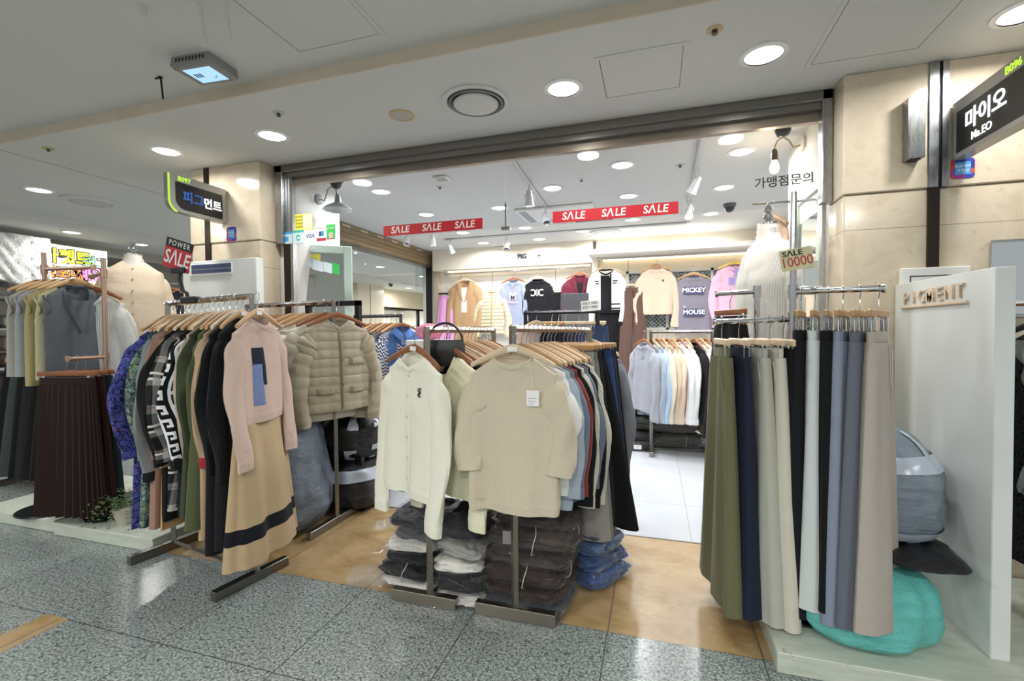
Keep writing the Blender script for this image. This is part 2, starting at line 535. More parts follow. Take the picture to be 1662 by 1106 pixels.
def paintwood():
    m = NT('worn_pale_green_paint'); f = m.noise(m.coord('Object', (0.7, 3, 3)), 10.0, 5, 0.65)
    g = m.noise(m.coord(), 9.0, 5, 0.7)
    base = m.ramp(f, [(0.3, lin('#b9c2b2')), (0.6, lin('#ccd3c5'))])
    base = m.mix(m.math('MULTIPLY', m.math('LESS_THAN', g, 0.34), 0.6), base, lin('#8e8f82'))
    m.l(base, m.b.inputs['Base Color']); m.set(Roughness=0.6); m.bump(f, 0.3, 0.004); return m.m


MT_CEIL = plain('ceiling_paint', '#d6d6d3', 0.8)
MT_CREAM = plain('cream_soffit_paint', '#d8c9b4', 0.7, var=0.05)
MT_WALL = plain('white_wall_paint', '#ece9e2', 0.65)
MT_WARM = plain('warm_cream_wall_paint', '#efe6d3', 0.65)
MT_GRAN, MT_OCHRE, MT_TILE, MT_MARB, MT_PLAT = granite(), ochre(), whitetile(), marble(), paintwood()
MT_STEEL = steel(); MT_DSTEEL = steel('dark_brushed_steel', '#6d6a66', 0.3, 0); MT_CHROME = plain('chrome', '#c9cacc', 0.16, 1.0)
MT_RACK = steel('rack_steel', '#8a8680', 0.32, 2); MT_BLACKMET = plain('black_metal', '#232325', 0.4, 0.6)
MT_BLACK = plain('black_plastic', '#151517', 0.45); MT_WHITE = plain('white_plastic', '#eeeeea', 0.4)
MT_GLASS = glass(); MT_FILM = film('plastic_film', '#ffffff', 0.99, 0.035, 34.0, 0.9, 0.035); MT_FILM2 = film('thick_film', '#f2f5f6', 0.70, 0.16, 18.0, 1.0)
MT_HWOOD = woodmat('light_hanger_wood', '#ad875a', '#c6a072'); MT_HWOOD2 = woodmat('brown_hanger_wood', '#7d4b2a', '#9c6238')
MT_HWOOD3 = woodmat('pale_hanger_wood', '#cfb594', '#e2cdae')
MT_LAMP = emit('lamp_diffuser', '#ffffff', 9.0)
MT_CARD = plain('white_card', '#f1f1ee', 0.6)
MT_RED = plain('sale_red', '#c8202c', 0.5); MT_INK = plain('black_ink', '#17171a', 0.6); MT_PAPERW = plain('white_print', '#f4f4f2', 0.6)

# ================================================================== the setting
struct('floor', MB().box((-10, -4, -0.1), (6, 1.99, 0)).box((-10, 1.99, -0.1), (-3.57, 20, 0)).box((1.62, 1.99, -0.1), (6, 9, -0.002)), MT_GRAN)
struct('floor_threshold', MB().box((-3.57, 1.99, -0.1), (1.62, 2.97, 0.0)), MT_OCHRE)
struct('floor_inlay', MB().box((-2.70, -2.0, -0.05), (-2.552, 1.3925, 0.0012)), MT_OCHRE)
struct('floor_shop', MB().box((-3.57, 2.97, -0.1), (1.62, 7.12, 0.0)), MT_TILE)
struct('floor_neighbour', MB().box((1.62, 2.0, -0.05), (4.2, 6, 0.001)), woodmat('warm_laminate_floor', '#9a6232', '#b87c46', 1, 0.35, 10.0))
struct('trim_floor', MB().box((1.615, 1.99, 0), (1.64, 6, 0.006)).box((-3.57, 2.965, 0), (1.6, 2.975, 0.002)), MT_DSTEEL)
struct('ceiling', MB().box((-10, 2.03, CEIL), (6, 20, CEIL + 0.3)), MT_CEIL)
struct('ceiling_corridor', MB().box((-10, -4, CORR), (6, 2.03, CORR + 0.3)), MT_CEIL)
struct('trim_ceiling_step', MB().box((-10, 2.022, CEIL - 0.001), (6, 2.0305, CORR)), MT_CREAM)
struct('beam_cross_corridor', MB().box((-6.62, 2.03, CEIL - 0.05), (-6.36, 20, CEIL)), MT_CEIL)
struct('trim_ceiling_joint', MB().box((-4.405, 2.04, CEIL - 0.0015), (-4.395, 9, CEIL)), plain('ceiling_gap', '#a5a5a2', 0.8))

# pillars beside the shop opening
p = MB().bbox((-3.56, 2.83, 0), (-2.862, 3.02, 2.003), 0.006)
struct('pillar_left', p, MT_MARB)
struct('pillar_left_upper', MB().bbox((-3.564, 2.822, 2.005), (-2.858, 3.02, CEIL), 0.006), MT_MARB)
struct('pillar_right', MB().bbox((0.945, 2.83, 0), (2.9, 3.05, 1.983), 0.006), MT_MARB)
struct('pillar_right_upper', MB().bbox((0.940, 2.822, 1.985), (2.9, 3.05, CEIL), 0.006), MT_MARB)
struct('trim_pillar_channel', MB().box((-3.405, 2.817, 0), (-3.352, 2.835, CEIL)), plain('dark_bronze', '#3b342e', 0.25, 0.8))
struct('trim_channel_upper', MB().box((1.300, 2.812, 1.985), (1.338, 2.835, CEIL)).box((1.352, 2.812, 1.985), (1.378, 2.835, CEIL)), MT_STEEL)
struct('trim_channel_gap', MB().box((1.338, 2.82, 1.985), (1.352, 2.835, CEIL)), plain('black_gap', '#0b0b0c', 0.7))
struct('trim_channel_lower', MB().box((1.300, 2.818, 0), (1.348, 2.835, 1.983)), plain('dark_bronze', '#3b342e', 0.25, 0.8))
struct('wall_inner_left', MB().box((-3.55, 3.03, 0), (-2.80, 3.68, CEIL)), MT_WALL)
struct('wall_inner_right', MB().box((0.955, 3.05, 0), (1.62, 3.92, CEIL)), MT_WALL)
struct('wall_right', MB().box((1.60, 3.92, 0), (1.75, 7.12, CEIL)), MT_WALL)
struct('wall_back', MB().box((-3.75, 7.10, 0), (1.75, 7.25, CEIL)), MT_WALL)
struct('wall_back_right', MB().box((-0.80, 6.85, 0), (1.60, 7.10, 1.28)).box((-0.80, 6.85, 2.12), (1.60, 7.10, CEIL)).box((-0.80, 6.85, 1.28), (-0.38, 7.10, 2.12)).box((1.35, 6.85, 1.28), (1.60, 7.10, 2.12)), MT_WARM)
struct('trim_fascia', MB().bbox((-3.45, 6.86, 2.275), (-0.86, 7.10, CEIL), 0.004), MT_WARM)
struct('trim_ledge', MB().bbox((-0.86, 6.28, 2.30), (1.60, 6.86, 2.365), 0.006), MT_WALL)
struct('trim_back_post', MB().box((-0.86, 6.80, 0), (-0.78, 6.86, 2.30)), MT_WARM)
struct('trim_side_column', MB().box((-3.50, 7.0, 0), (-3.42, 7.10, 2.275)), plain('tan_column', '#c9b79c', 0.5))


# window behind the hanging sweatshirts: frosted pane with a diamond lattice in front of dark greenery
def lattice_pane():
    m = NT('diamond_lattice_window'); v = m.coord(); sp = m.n('ShaderNodeSeparateXYZ'); m.l(v, sp.inputs[0])
    a = m.math('ADD', sp.outputs[0], sp.outputs[2]); b = m.math('SUBTRACT', sp.outputs[0], sp.outputs[2])
    g = m.math('MAXIMUM', stripe_mask(m, a, 0.055, 0, 0.009), stripe_mask(m, b, 0.055, 0, 0.009))
    f = m.noise(v, 9.0, 4, 0.7)
    base = m.ramp(f, [(0.35, lin('#26302d')), (0.5, lin('#55635f')), (0.62, lin('#a9b7bc'))])
    m.l(m.mix(g, base, lin('#dfe4e6')), m.b.inputs['Base Color']); m.set(Roughness=0.15); return m.m


w = struct('window_1', MB().box((-0.38, 6.90, 1.28), (1.35, 6.93, 2.12)), lattice_pane())
fr = MB()
for x in (-0.38, 0.16, 0.74, 1.31): fr.box((x, 6.84, 1.28), (x + 0.035, 6.90, 2.12))
fr.box((-0.38, 6.84, 1.28), (1.35, 6.90, 1.315)).box((-0.38, 6.84, 2.085), (1.35, 6.90, 2.12))
f_ = fr.build('window_frame', MT_WHITE, w); f_['kind'] = 'structure'

# steel portal of the shop front, its two glass transoms
MT_HDR = steel('portal_steel', '#8f8c88', 0.24, 0)
struct('trim_portal_header', MB().bbox((-2.845, 2.955, 2.545), (0.935, 3.02, CEIL), 0.004).box((-2.80, 2.975, 2.505), (0.90, 3.02, 2.545)), MT_HDR)
struct('trim_portal_soffit', MB().box((-2.78, 3.02, 2.455), (0.92, 3.06, 2.60)), plain('soffit_tan', '#a08d78', 0.3, 0.3))
struct('trim_portal_jamb_left', MB().bbox((-2.845, 2.955, 1.99), (-2.775, 3.03, CEIL), 0.004).bbox((-2.775, 2.985, 1.99), (-2.735, 3.03, 2.56), 0.004).box((-2.735, 2.99, 0), (-2.71, 3.03, 2.54)), MT_STEEL)
struct('trim_jamb_lower_left', MB().box((-2.80, 2.99, 0), (-2.735, 3.03, 1.99)), plain('dark_bronze', '#3b342e', 0.25, 0.8))
struct('trim_portal_jamb_right', MB().bbox((0.885, 2.955, 1.985), (0.935, 3.03, CEIL), 0.004).box((0.895, 2.99, 0), (0.915, 3.03, 1.985)), MT_STEEL)
for i, (x0, x1) in enumerate(((-2.71, -0.957), (-0.949, 0.895))):
    o = struct('window_%d' % (i + 2), MB().box((x0, 2.985, 1.985), (x1, 2.993, 2.52)), MT_GLASS)
rod = thing('transom_support_rod', 'thin steel rod and clamp joining the two transom glass panes', 'rod', (-0.953, 2.99, 1.985))
MB().box((-0.005, -0.005, 0), (0.005, 0.005, 0.17)).build('rod', MT_DSTEEL, rod)
MB().box((-0.03, -0.014, -0.012), (0.03, 0.014, 0.008)).build('clamp', MT_DSTEEL, rod)

# open side of the shop towards the crossing corridor: rolled shutter and transom
sh = MB().box((-3.62, 3.68, 2.36), (-3.53, 6.97, CEIL))
for k in range(4): sh.box((-3.53, 3.68, 2.375 + k * 0.057), (-3.52, 6.97, 2.42 + k * 0.057))


def slatmat():
    m = NT('bronze_shutter_slats'); m.set(Metallic=0.5, Roughness=0.4, Base_Color=lin('#937f62'))
    v = m.coord(); sp = m.n('ShaderNodeSeparateXYZ'); m.l(v, sp.inputs[0])
    hole = m.math('MULTIPLY', stripe_mask(m, sp.outputs[1], 0.36, 0, 0.15), m.math('LESS_THAN', m.math('ABSOLUTE', m.math('SUBTRACT', sp.outputs[2], 2.565)), 0.011))
    m.l(m.mix(hole, lin('#937f62'), lin('#cfc8b6')), m.b.inputs['Base Color']); return m.m


o = sh.build('roller_shutter', slatmat(), None, False)
tag(o, 'bronze roller shutter rolled up under the ceiling on the open side', 'shutter')
struct('trim_shutter_jamb', MB().box((-3.62, 6.95, 0), (-3.54, 7.02, CEIL)), MT_BLACKMET)
struct('trim_shutter_bottom', MB().box((-3.64, 3.68, 2.335), (-3.51, 6.97, 2.36)), plain('grey_bar', '#5b564e', 0.4, 0.6))
struct('window_4', MB().box((-3.575, 3.68, 2.03), (-3.567, 5.2, 2.335)).box((-3.575, 5.21, 2.03), (-3.567, 6.95, 2.335)), MT_GLASS)
struct('window_5', MB().box((-3.60, 6.55, 1.95), (-3.57, 6.58, 2.34)).box((-3.60, 6.80, 1.95), (-3.57, 6.82, 2.34)).box((-3.60, 6.58, 1.95), (-3.59, 6.80, 2.34)), MT_GLASS)

# the crossing corridor and the shops on its far side
struct('wall_far', MB().box((-10, 2.0, 0), (-9.9, 20, CEIL)), plain('far_wall_paint', '#cfcac2', 0.7))
struct('wall_far_fascia', MB().box((-8.0, 3.2, 2.46), (-7.9, 10.7, CEIL)), plain('grey_fascia', '#a9a59c', 0.5))
struct('wall_far_upper', MB().box((-8.0, 11.9, 2.05), (-7.9, 20, CEIL)), plain('warm_fascia', '#efe0c6', 0.6))
struct('pillar_far', MB().box((-8.1, 10.7, 0), (-7.6, 11.25, CEIL)).box((-8.1, 11.29, 0), (-7.6, 11.95, CEIL)), plain('pale_far_pillar', '#e3d8c6', 0.3))
struct('pillar_far_corner', MB().box((-8.2, 2.0, 0), (-7.55, 2.95, CEIL)), plain('tan_far_pillar', '#c7a583', 0.4))
struct('wall_far_lit_shop', MB().box((-9.3, 12.0, 0), (-9.2, 15.6, 2.05)).box((-9.2, 15.5, 0), (-8.0, 15.6, 2.05)), plain('bright_white_wall', '#f7f4ec', 0.6))
struct('trim_far_post', MB().box((-7.98, 14.55, 0), (-7.92, 14.7, 2.05)).box((-7.98, 12.0, 1.99), (-7.92, 15.6, 2.05)), MT_BLACKMET)
struct('wall_far_end', MB().box((-10, 19.9, 0), (-3.4, 20, CEIL)), plain('far_wall_paint', '#cfcac2', 0.7))
struct('wall_cross_side', MB().box((-3.75, 7.12, 0), (-3.57, 20, CEIL)), MT_WALL)
lamp('far_shop_light', (-8.3, 13.6, 2.0), 90, 0.5)
lamp('far_shop_light', (-8.6, 12.6, 2.0), 60, 0.5)

# ================================================================== ceiling fittings
def downlight_mesh(name, loc, label, group, z, r=0.085):
    t = thing(name, label, 'ceiling light', (loc[0], loc[1], z), group=group)
    MB().lathe([(r, 0), (r + 0.022, 0), (r + 0.022, -0.006), (r, -0.010)], 32, caps=False).build('rim', MT_WHITE, t)
    MB().lathe([(0.0001, -0.0035), (r, -0.0035)], 32, caps=False).build('diffuser', MT_LAMP, t)
    return t


for i, (x, y) in enumerate(CORRIDOR_LIGHTS):
    lab = ['round lit downlight between the ceiling hatch and the sprinkler over the shop front', 'round lit downlight beside the big round air diffuser over the shop front',
           'round lit downlight by the small sprinkler head in front of the B097 pillar', 'round lit downlight over the B097 sign, first from the pillar',
           'round lit downlight above the B096 sign', 'round lit downlight beyond the B096 sign'][i]
    downlight_mesh('downlight', (x, y), lab, 'downlights of the front corridor', CEIL, 0.083)
    lamp('downlight_lamp', (x, y, CEIL - 0.02), 8.5, 0.15)
for i, (x, y) in enumerate(CROSS_LIGHTS):
    downlight_mesh('downlight', (x, y), 'round lit downlight over the crossing corridor by the carpet shop', 'downlights of the crossing corridor', CEIL, 0.085)
    lamp('downlight_lamp', (x, y, CEIL - 0.02), 14 if x < -6 and y < 7 else 30 if y > 6 else 14, 0.15)
for i, (x, y) in enumerate(SHOP_LIGHTS):
    row = 'first' if y < 4 else 'second' if y < 5 else 'third' if y < 6 else 'fourth'
    side = 'by the open side' if x < -2 else 'by the mirror-side track' if x < -1 else 'near the middle' if x < 0 else 'by the mannequin side'
    lab = 'round lit downlight %s of the shop ceiling, %s row from the glass' % (side, row)
    if i >= len(SHOP_LIGHTS) - 3:
        lab = ['round lit downlight beside the spotlight track end of the shop', 'round lit downlight near the black vent of the shop', 'round lit downlight close to the fascia lettering in the shop'][i - len(SHOP_LIGHTS) + 3]
    downlight_mesh('downlight', (x, y), lab, 'downlights inside the clothes shop', CEIL, 0.080)
    lamp('downlight_lamp', (x, y, CEIL - 0.02), 8 if x > 0.5 and y < 4 else 12.5, 0.15, (0.97, 0.985, 1.0))
# unseen lamps without fittings, added behind the photographer to light the shop front
for y, w_ in ((-0.9, 34), (-2.6, 40)):
    for x in (-4.4, -2.2, 0.0, 2.2): lamp('corridor_fill_lamp', (x, y, CORR - 0.02), w_, 0.3)


def ring(name, label, cat, loc, prof, mat, inner=None, n=40):
    t = thing(name, label, cat, loc)
    MB().lathe(prof, n, caps=False).build('rim', mat, t)
    if inner: MB().lathe(inner[0], n, caps=False).build('core', inner[1], t)
    return t


MT_DARK = plain('dark_slot', '#1f1f21', 0.6)
d = thing('air_diffuser', 'large round white air diffuser with dark slot over the shop front', 'air vent', (-0.966, 2.49, CEIL))
MB().lathe([(0.19, 0), (0.19, -0.008), (0.165, -0.012), (0.16, -0.004), (0.16, 0)], 40, caps=False).build('rim', MT_CEIL, d)
MB().lathe([(0.16, -0.002), (0.11, -0.002)], 40, caps=False).build('slot', MT_DARK, d)
MB().lathe([(0.128, -0.016), (0.123, -0.024), (0.0001, -0.028)], 40, caps=False).build('disc', MT_CEIL, d)
MB().lathe([(0.155, -0.002), (0.155, -0.016), (0.145, -0.02), (0.135, -0.006), (0.125, -0.002)], 40, caps=False).build('inner_ring', plain('vent_grey', '#7c7d7d', 0.4, 0.5), d)
d = thing('air_diffuser', 'round white air diffuser over the crossing corridor beyond the B097 sign', 'air vent', (-5.28, 3.17, CEIL))
MB().lathe([(0.23, 0), (0.23, -0.01), (0.16, -0.02), (0.16, -0.004)], 40, caps=False).build('rim', MT_CEIL, d)
MB().lathe([(0.155, -0.004), (0.15, -0.02), (0.0001, -0.024)], 40, caps=False).build('disc', plain('vent_white', '#c6c6c3', 0.6), d)
d = thing('air_diffuser', 'round white air diffuser inside the shop near the back fascia', 'air vent', (-0.62, 6.35, CEIL))
MB().lathe([(0.20, 0), (0.20, -0.01), (0.14, -0.02), (0.14, -0.004)], 40, caps=False).build('rim', MT_CEIL, d)
MB().lathe([(0.135, -0.004), (0.13, -0.02), (0.0001, -0.024)], 40, caps=False).build('disc', MT_CEIL, d)
d = thing('ceiling_speaker', 'small round yellowed ceiling speaker beside the big air diffuser', 'speaker', (-1.451, 2.507, CEIL))
MB().lathe([(0.075, 0), (0.075, -0.006), (0.062, -0.010), (0.058, -0.004)], 32, caps=False).build('rim', plain('yellowed_plastic', '#cdb98d', 0.5), d)
MB().lathe([(0.058, -0.004), (0.0001, -0.006)], 32, caps=False).build('grille', plain('speaker_grey', '#b9b7b0', 0.6), d)


def sprinkler(loc, label, ring_col):
    t = thing('sprinkler_head', label, 'sprinkler', loc)
    MB().lathe([(0.034, 0), (0.034, -0.004), (0.013, -0.006)], 24, caps=False).build('escutcheon', plain('escutcheon_' + ring_col, ring_col, 0.5), t)
    b = MB().lathe([(0.010, -0.002), (0.009, -0.010), (0.004, -0.012), (0.004, -0.018), (0.012, -0.019), (0.012, -0.021), (0.0001, -0.021)], 16, caps=False)
    for s in (-1, 1): b.tube([(s * 0.008, 0, -0.008), (s * 0.010, 0, -0.013), (s * 0.004, 0, -0.019)], 0.0015, 6)
    b.build('nozzle', plain('sprinkler_metal', '#5d5a55', 0.35, 0.8), t)


sprinkler((0.255, 2.22, CEIL), 'sprinkler head in a yellowed ring beside the ceiling hatch', '#cbb384')
sprinkler((-2.126, 2.252, CEIL), 'tiny sprinkler head in front of the downlight by the B097 pillar', '#c9c9c6')
sprinkler((-4.05, 2.18, CEIL), 'yellow ringed sprinkler head above the vest rack', '#c9b685')
sprinkler((-1.85, 3.85, CEIL), 'sprinkler head on the shop ceiling above the red banner', '#c9c9c6')
sprinkler((-0.60, 4.05, CEIL), 'sprinkler head on the shop ceiling between the tracks', '#e1e1de')
sprinkler((0.20, 3.95, CEIL), 'sprinkler head on the shop ceiling beside the longer track', '#c9c9c6')
t = thing('motion_sensor', 'white square detector on the shop ceiling near the shaded wall lamp', 'detector', (-1.72, 3.62, CEIL))
MB().bbox((-0.06, -0.06, -0.02), (0.06, 0.06, 0), 0.006).build('housing', MT_WHITE, t)
b = MB()
for k in range(3): b.box((-0.045, -0.04 + k * 0.03, -0.024), (0.045, -0.028 + k * 0.03, -0.02))
b.build('louvre', plain('vent_white', '#c6c6c3', 0.6), t)


def hatch(x0, x1, y0, y1, z, label):
    t = thing('ceiling_hatch', label, 'hatch', ((x0 + x1) / 2, (y0 + y1) / 2, z))
    a, b_ = (x1 - x0) / 2, (y1 - y0) / 2; w_ = 0.022
    fr = MB()
    for lo, hi in (((-a, -b_), (a, -b_ + w_)), ((-a, b_ - w_), (a, b_)), ((-a, -b_ + w_), (-a + w_, b_ - w_)), ((a - w_, -b_ + w_), (a, b_ - w_))):
        fr.box((lo[0], lo[1], -0.004), (hi[0], hi[1], 0))
    fr.build('hatch_frame', MT_CEIL, t, False)
    MB().box((-a + w_, -b_ + w_, -0.0006), (a - w_, b_ - w_, 0)).build('shadow_gap', plain('hatch_gap', '#6b6b69', 0.8), t, False)
    MB().box((-a + w_ + 0.004, -b_ + w_ + 0.003, -0.003), (a - w_ - 0.003, b_ - w_ - 0.004, -0.0004)).build('hatch_panel', MT_CEIL, t, False)


hatch(-0.275, 0.155, 2.27, 2.70, CEIL, 'square ceiling hatch between two downlights over the shop front')
hatch(0.72, 1.20, 2.16, 2.68, CEIL, 'square ceiling hatch next to the pillar and the B096 sign')
hatch(-1.66, -1.17, 1.33, 1.90, CORR, 'square ceiling hatch on the higher corridor ceiling behind the cream step')

t = thing('air_monitor', 'grey ceiling box with a glowing pale blue screen', 'air monitor', (-2.165, 1.815, CORR), rz=R(4))
MB().loft([[(sx * 0.11, sy * 0.085, 0) for sx, sy in ((-1, -1), (1, -1), (1, 1), (-1, 1))], [(sx * 0.115, sy * 0.09, -0.045) for sx, sy in ((-1, -1), (1, -1), (1, 1), (-1, 1))], [(sx * 0.105, sy * 0.08, -0.056) for sx, sy in ((-1, -1), (1, -1), (1, 1), (-1, 1))]], cap1=True).build('housing', plain('monitor_grey', '#8f8d8a', 0.45), t, False)
MB().box((-0.075, -0.06, -0.0575), (0.085, 0.06, -0.056)).build('screen', emit('blue_screen', '#a9d2f4', 1.25), t, False)
b = MB()
for a0 in range(4):
    th = a0 * 0.55
    b.tube([(0.035 + 0.018 * cos(th + k * 0.12), 0.012 + 0.018 * sin(th + k * 0.12), -0.058) for k in range(4)], 0.0018, 5)
for k in range(3): b.box((-0.055 + k * 0.016, -0.02, -0.0582), (-0.045 + k * 0.016, 0.012, -0.0575))
b.build('readout', plain('readout_blue', '#3f6f9f', 0.5), t)
b = MB()
for k in range(9): b.box((-0.085 + k * 0.02, -0.0885, -0.036), (-0.075 + k * 0.02, -0.086, -0.012))
b.build('vent_slots', MT_DARK, t, False)
MB().box((-0.104, -0.08, -0.0575), (-0.094, -0.07, -0.055)).build('red_badge', plain('badge_red', '#7d1f2d', 0.5), t, False)
t = thing('ceiling_antenna', 'thin black rod hanging from a hook plate on the corridor ceiling', 'antenna', (-2.50, 1.835, CORR))
MB().tube([(-0.035, 0, -0.003), (0, 0, -0.004), (0.005, 0, -0.02), (0.012, 0.003, -0.115)], [0.005, 0.005, 0.005, 0.0045], 8).build('rod', MT_BLACK, t)
MB().lathe([(0.012, 0), (0.012, -0.004)], 12).build('base', MT_BLACK, t)
t = thing('wireless_router', 'white ceiling router with stubby pale antennas at the picture top', 'router', (-1.70, 1.40, CORR))
MB().bbox((-0.11, -0.13, -0.035), (0.11, 0.045, 0), 0.01).build('housing', plain('router_white', '#cfd1d2', 0.5), t)
for x in (-0.075, 0.055):
    MB().tube([(x, 0.045, -0.02), (x, 0.075, -0.03), (x + 0.004, 0.09, -0.17)], [0.007, 0.008, 0.007], 10).build('antenna', plain('pale_antenna', '#dcd8cc', 0.5), t)
b = MB()
for k in range(5): b.box((-0.03 + k * 0.014, 0.045, -0.024), (-0.024 + k * 0.014, 0.0465, -0.018))
b.build('vent_slots', MT_DARK, t, False)
t = thing('ceiling_antenna', 'stubby pale antenna stub on the corridor ceiling at the picture corner', 'antenna', (-2.02, 1.42, CORR))
MB().tube([(0, 0, 0), (0, 0, -0.05)], 0.012, 10).build('rod', plain('pale_antenna', '#dcd8cc', 0.5), t)


def dome(loc, label, body):
    t = thing('dome_camera', label, 'security camera', loc)
    MB().lathe([(0.062, 0), (0.062, -0.02), (0.055, -0.035), (0.042, -0.04)], 28, caps=False).build('housing', body, t)
    MB().lathe([(0.048, -0.03), (0.046, -0.055), (0.034, -0.078), (0.015, -0.088), (0.0001, -0.09)], 28, caps=False).build('dome', plain('smoked_dome', '#2b2c30', 0.12), t)


dome((-2.585, 3.359, CEIL), 'grey dome camera on the ceiling above the wall lamp', plain('camera_grey', '#5a5c60', 0.5))
dome((0.787, 3.359, CEIL), 'white dome camera on the ceiling above the bare bulb lamp', MT_WHITE)
dome((0.76, 5.35, CEIL), 'dark dome camera on the shop ceiling behind the white mannequin', plain('camera_grey', '#5a5c60', 0.5))
dome((-6.9, 11.2, CEIL), 'dark dome camera over the crossing corridor near the bright shop', plain('camera_grey', '#5a5c60', 0.5))


def track(p0, p1, label):
    t = thing('light_track', label, 'light track', (0, 0, CEIL))
    MB().tube([(p0[0], p0[1], -0.012), (p1[0], p1[1], -0.012)], 0.015, 4).build('rail', plain('track_grey', '#c5c6c7', 0.4, 0.3), t, False)
    for k, p in enumerate((p0, p1)):
        MB().box((p[0] - 0.02, p[1] - 0.02, -0.026), (p[0] + 0.02, p[1] + 0.02, 0)).build('end_cap', MT_WHITE, t, False)
    return t


track((-1.02, 3.24), (-1.09, 4.95), 'spotlight track running into the shop from the transom rod')
track((0.31, 3.37), (0.345, 5.1), 'spotlight track running into the shop beside the bare bulb lamp')
track((-2.85, 6.05), (0.4, 6.05), 'spotlight track running across the ceiling in front of the back wall')


def spot(loc, rx, rz, label, col=None, lit=0):
    t = thing('spotlight', label, 'spotlight', (loc[0], loc[1], CEIL - 0.026), rz=rz)
    MB().tube([(0, 0, 0), (0, 0, -0.07)], 0.011, 10).build('stem', MT_WHITE, t)
    M4 = Matrix.Translation((0, 0, -0.10)) @ Matrix.Rotation(rx, 4, 'X')
    y = MB(); y.tube([M4 @ Vector((-0.042, 0, -0.02)), M4 @ Vector((-0.042, 0, 0.02)), (0, 0, -0.068), M4 @ Vector((0.042, 0, 0.02)), M4 @ Vector((0.042, 0, -0.02))], 0.005, 6)
    y.build('yoke', MT_WHITE, t)
    MB().lathe([(0.0001, 0.055), (0.024, 0.052), (0.028, 0.0), (0.038, -0.06), (0.044, -0.085), (0.038, -0.086), (0.030, -0.06)], 20, caps=False, mat=M4).build('lamp_head', plain('spot_white', '#dedede', 0.3, 0.3), t)
    MB().lathe([(0.0295, -0.058), (0.0001, -0.056)], 20, caps=False, mat=M4).build('lens', MT_LAMP if lit else plain('lens_dark', '#3a3c40', 0.2), t)
    if lit:
        d = bpy.data.lights.new('spot_lamp', 'SPOT'); d.energy = lit; d.spot_size = R(75); d.spot_blend = 0.6; d.shadow_soft_size = 0.04; d.color = (1, 0.95, 0.88)
        o = bpy.data.objects.new('spot_lamp', d); COL.objects.link(o); o.parent = t; o.matrix_local = M4 @ Matrix.Translation((0, 0, -0.09))


spot((-3.02, 5.30), R(-25), R(20), 'white spotlight under the first red banner, nearest the shutter')
spot((-2.72, 5.42), R(4), 0, 'lit white spotlight under the middle of the first red banner', lit=16)
spot((-2.76, 6.05), R(35), R(-15), 'white spotlight at the shutter end of the cross track', lit=12)
spot((-1.92, 6.05), R(-20), R(10), 'white spotlight above the fascia lettering on the cross track')
spot((-1.05, 3.98), R(3), 0, 'lit white spotlight with a wide head on the rod side track', lit=16)
spot((-1.08, 4.75), R(-30), R(30), 'white spotlight at the far end of the rod side track')
spot((0.325, 4.05), R(30), R(60), 'lit white spotlight half way along the bulb side track', lit=14)
spot((0.34, 4.95), R(-15), R(-40), 'white spotlight at the far end of the bulb side track', lit=14)
t = thing('slot_vent', 'long black slot vent on the shop ceiling under the second red banner', 'air vent', (-0.68, 5.55, CEIL))
MB().box((-0.22, -0.045, -0.012), (0.22, 0.045, 0)).build('louvre', MT_DARK, t, False)
MB().box((-0.235, -0.06, -0.006), (0.235, 0.06, 0)).build('rim', MT_WHITE, t, False)
t = thing('ceiling_air_conditioner', 'flat white ceiling air conditioner with grey slot beside the rod side track', 'air conditioner', (-1.02, 5.1, CEIL))
MB().bbox((-0.42, -0.30, -0.03), (0.42, 0.30, 0), 0.01).build('panel', MT_WHITE, t)
MB().box((-0.38, -0.25, -0.034), (-0.30, 0.25, -0.03)).build('slot', plain('ac_grey', '#9aa3ab', 0.5), t, False)
MB().box((-0.2, 0.2, -0.034), (0.40, 0.26, -0.03)).build('outlet_vane', plain('ac_grey', '#9aa3ab', 0.5), t, False)

# cove strip over the back wall rail
o = MB().box((-3.25, 7.02, 2.255), (-0.92, 7.06, 2.272)).build('cove_strip_light', emit('warm_strip', '#ffe9bd', 2.6), None, False)
tag(o, 'warm light strip glowing under the fascia above the back rail', 'strip light')
o = MB().box((-0.70, 6.78, 2.275), (1.5, 6.82, 2.297)).build('cove_strip_light', emit('warm_strip', '#ffe9bd', 2.6), None, False)
tag(o, 'warm light strip under the ledge above the pink hooded sweatshirt', 'strip light')

# ================================================================== garment builders
NECK = -0.125          # neckline height under the rail


def hook_mb(drop=0.085, r=0.017):
    pts = [(0, 0, -drop), (0, 0, -0.045), (0.004, 0, -0.034), (0.016, 0, -0.014)]
    for a in range(-35, 200, 20):
        pts.append((r * cos(R(a)), 0, r * sin(R(a)) + 0.001))
    return MB().tube(pts, 0.0019, 6)


def hanger(loc, rz, label, wood=None, half=0.20, group=None, tilt=0.0, sticker=False):
    t = thing('clothes_hanger', label, 'hanger', loc, group=group, rot=(0, tilt, rz))
    wood = wood or MT_HWOOD
    rings = []
    for k in range(19):
        s = -1 + 2 * k / 18; x = s * half; z = -0.083 - 0.075 * abs(s) ** 1.35; y = 0.012 * abs(s)
        hgt = 0.017 * (1 - 0.45 * abs(s)) + 0.002; wd = 0.0065 + 0.004 * abs(s)
        rings.append([(x, -y + wd * cos(a), z + hgt * sin(a)) for a in [2 * pi * q / 10 for q in range(10)]])
    MB().loft(rings, cap0=True, cap1=True).build('hanger_arm', wood, t)
    hook_mb().build('hook', MT_CHROME, t)
    if sticker:
        MB().box((-0.022, -0.0105, -0.098), (0.022, -0.009, -0.078)).build('size_sticker', MT_CARD, t, False)
    return t


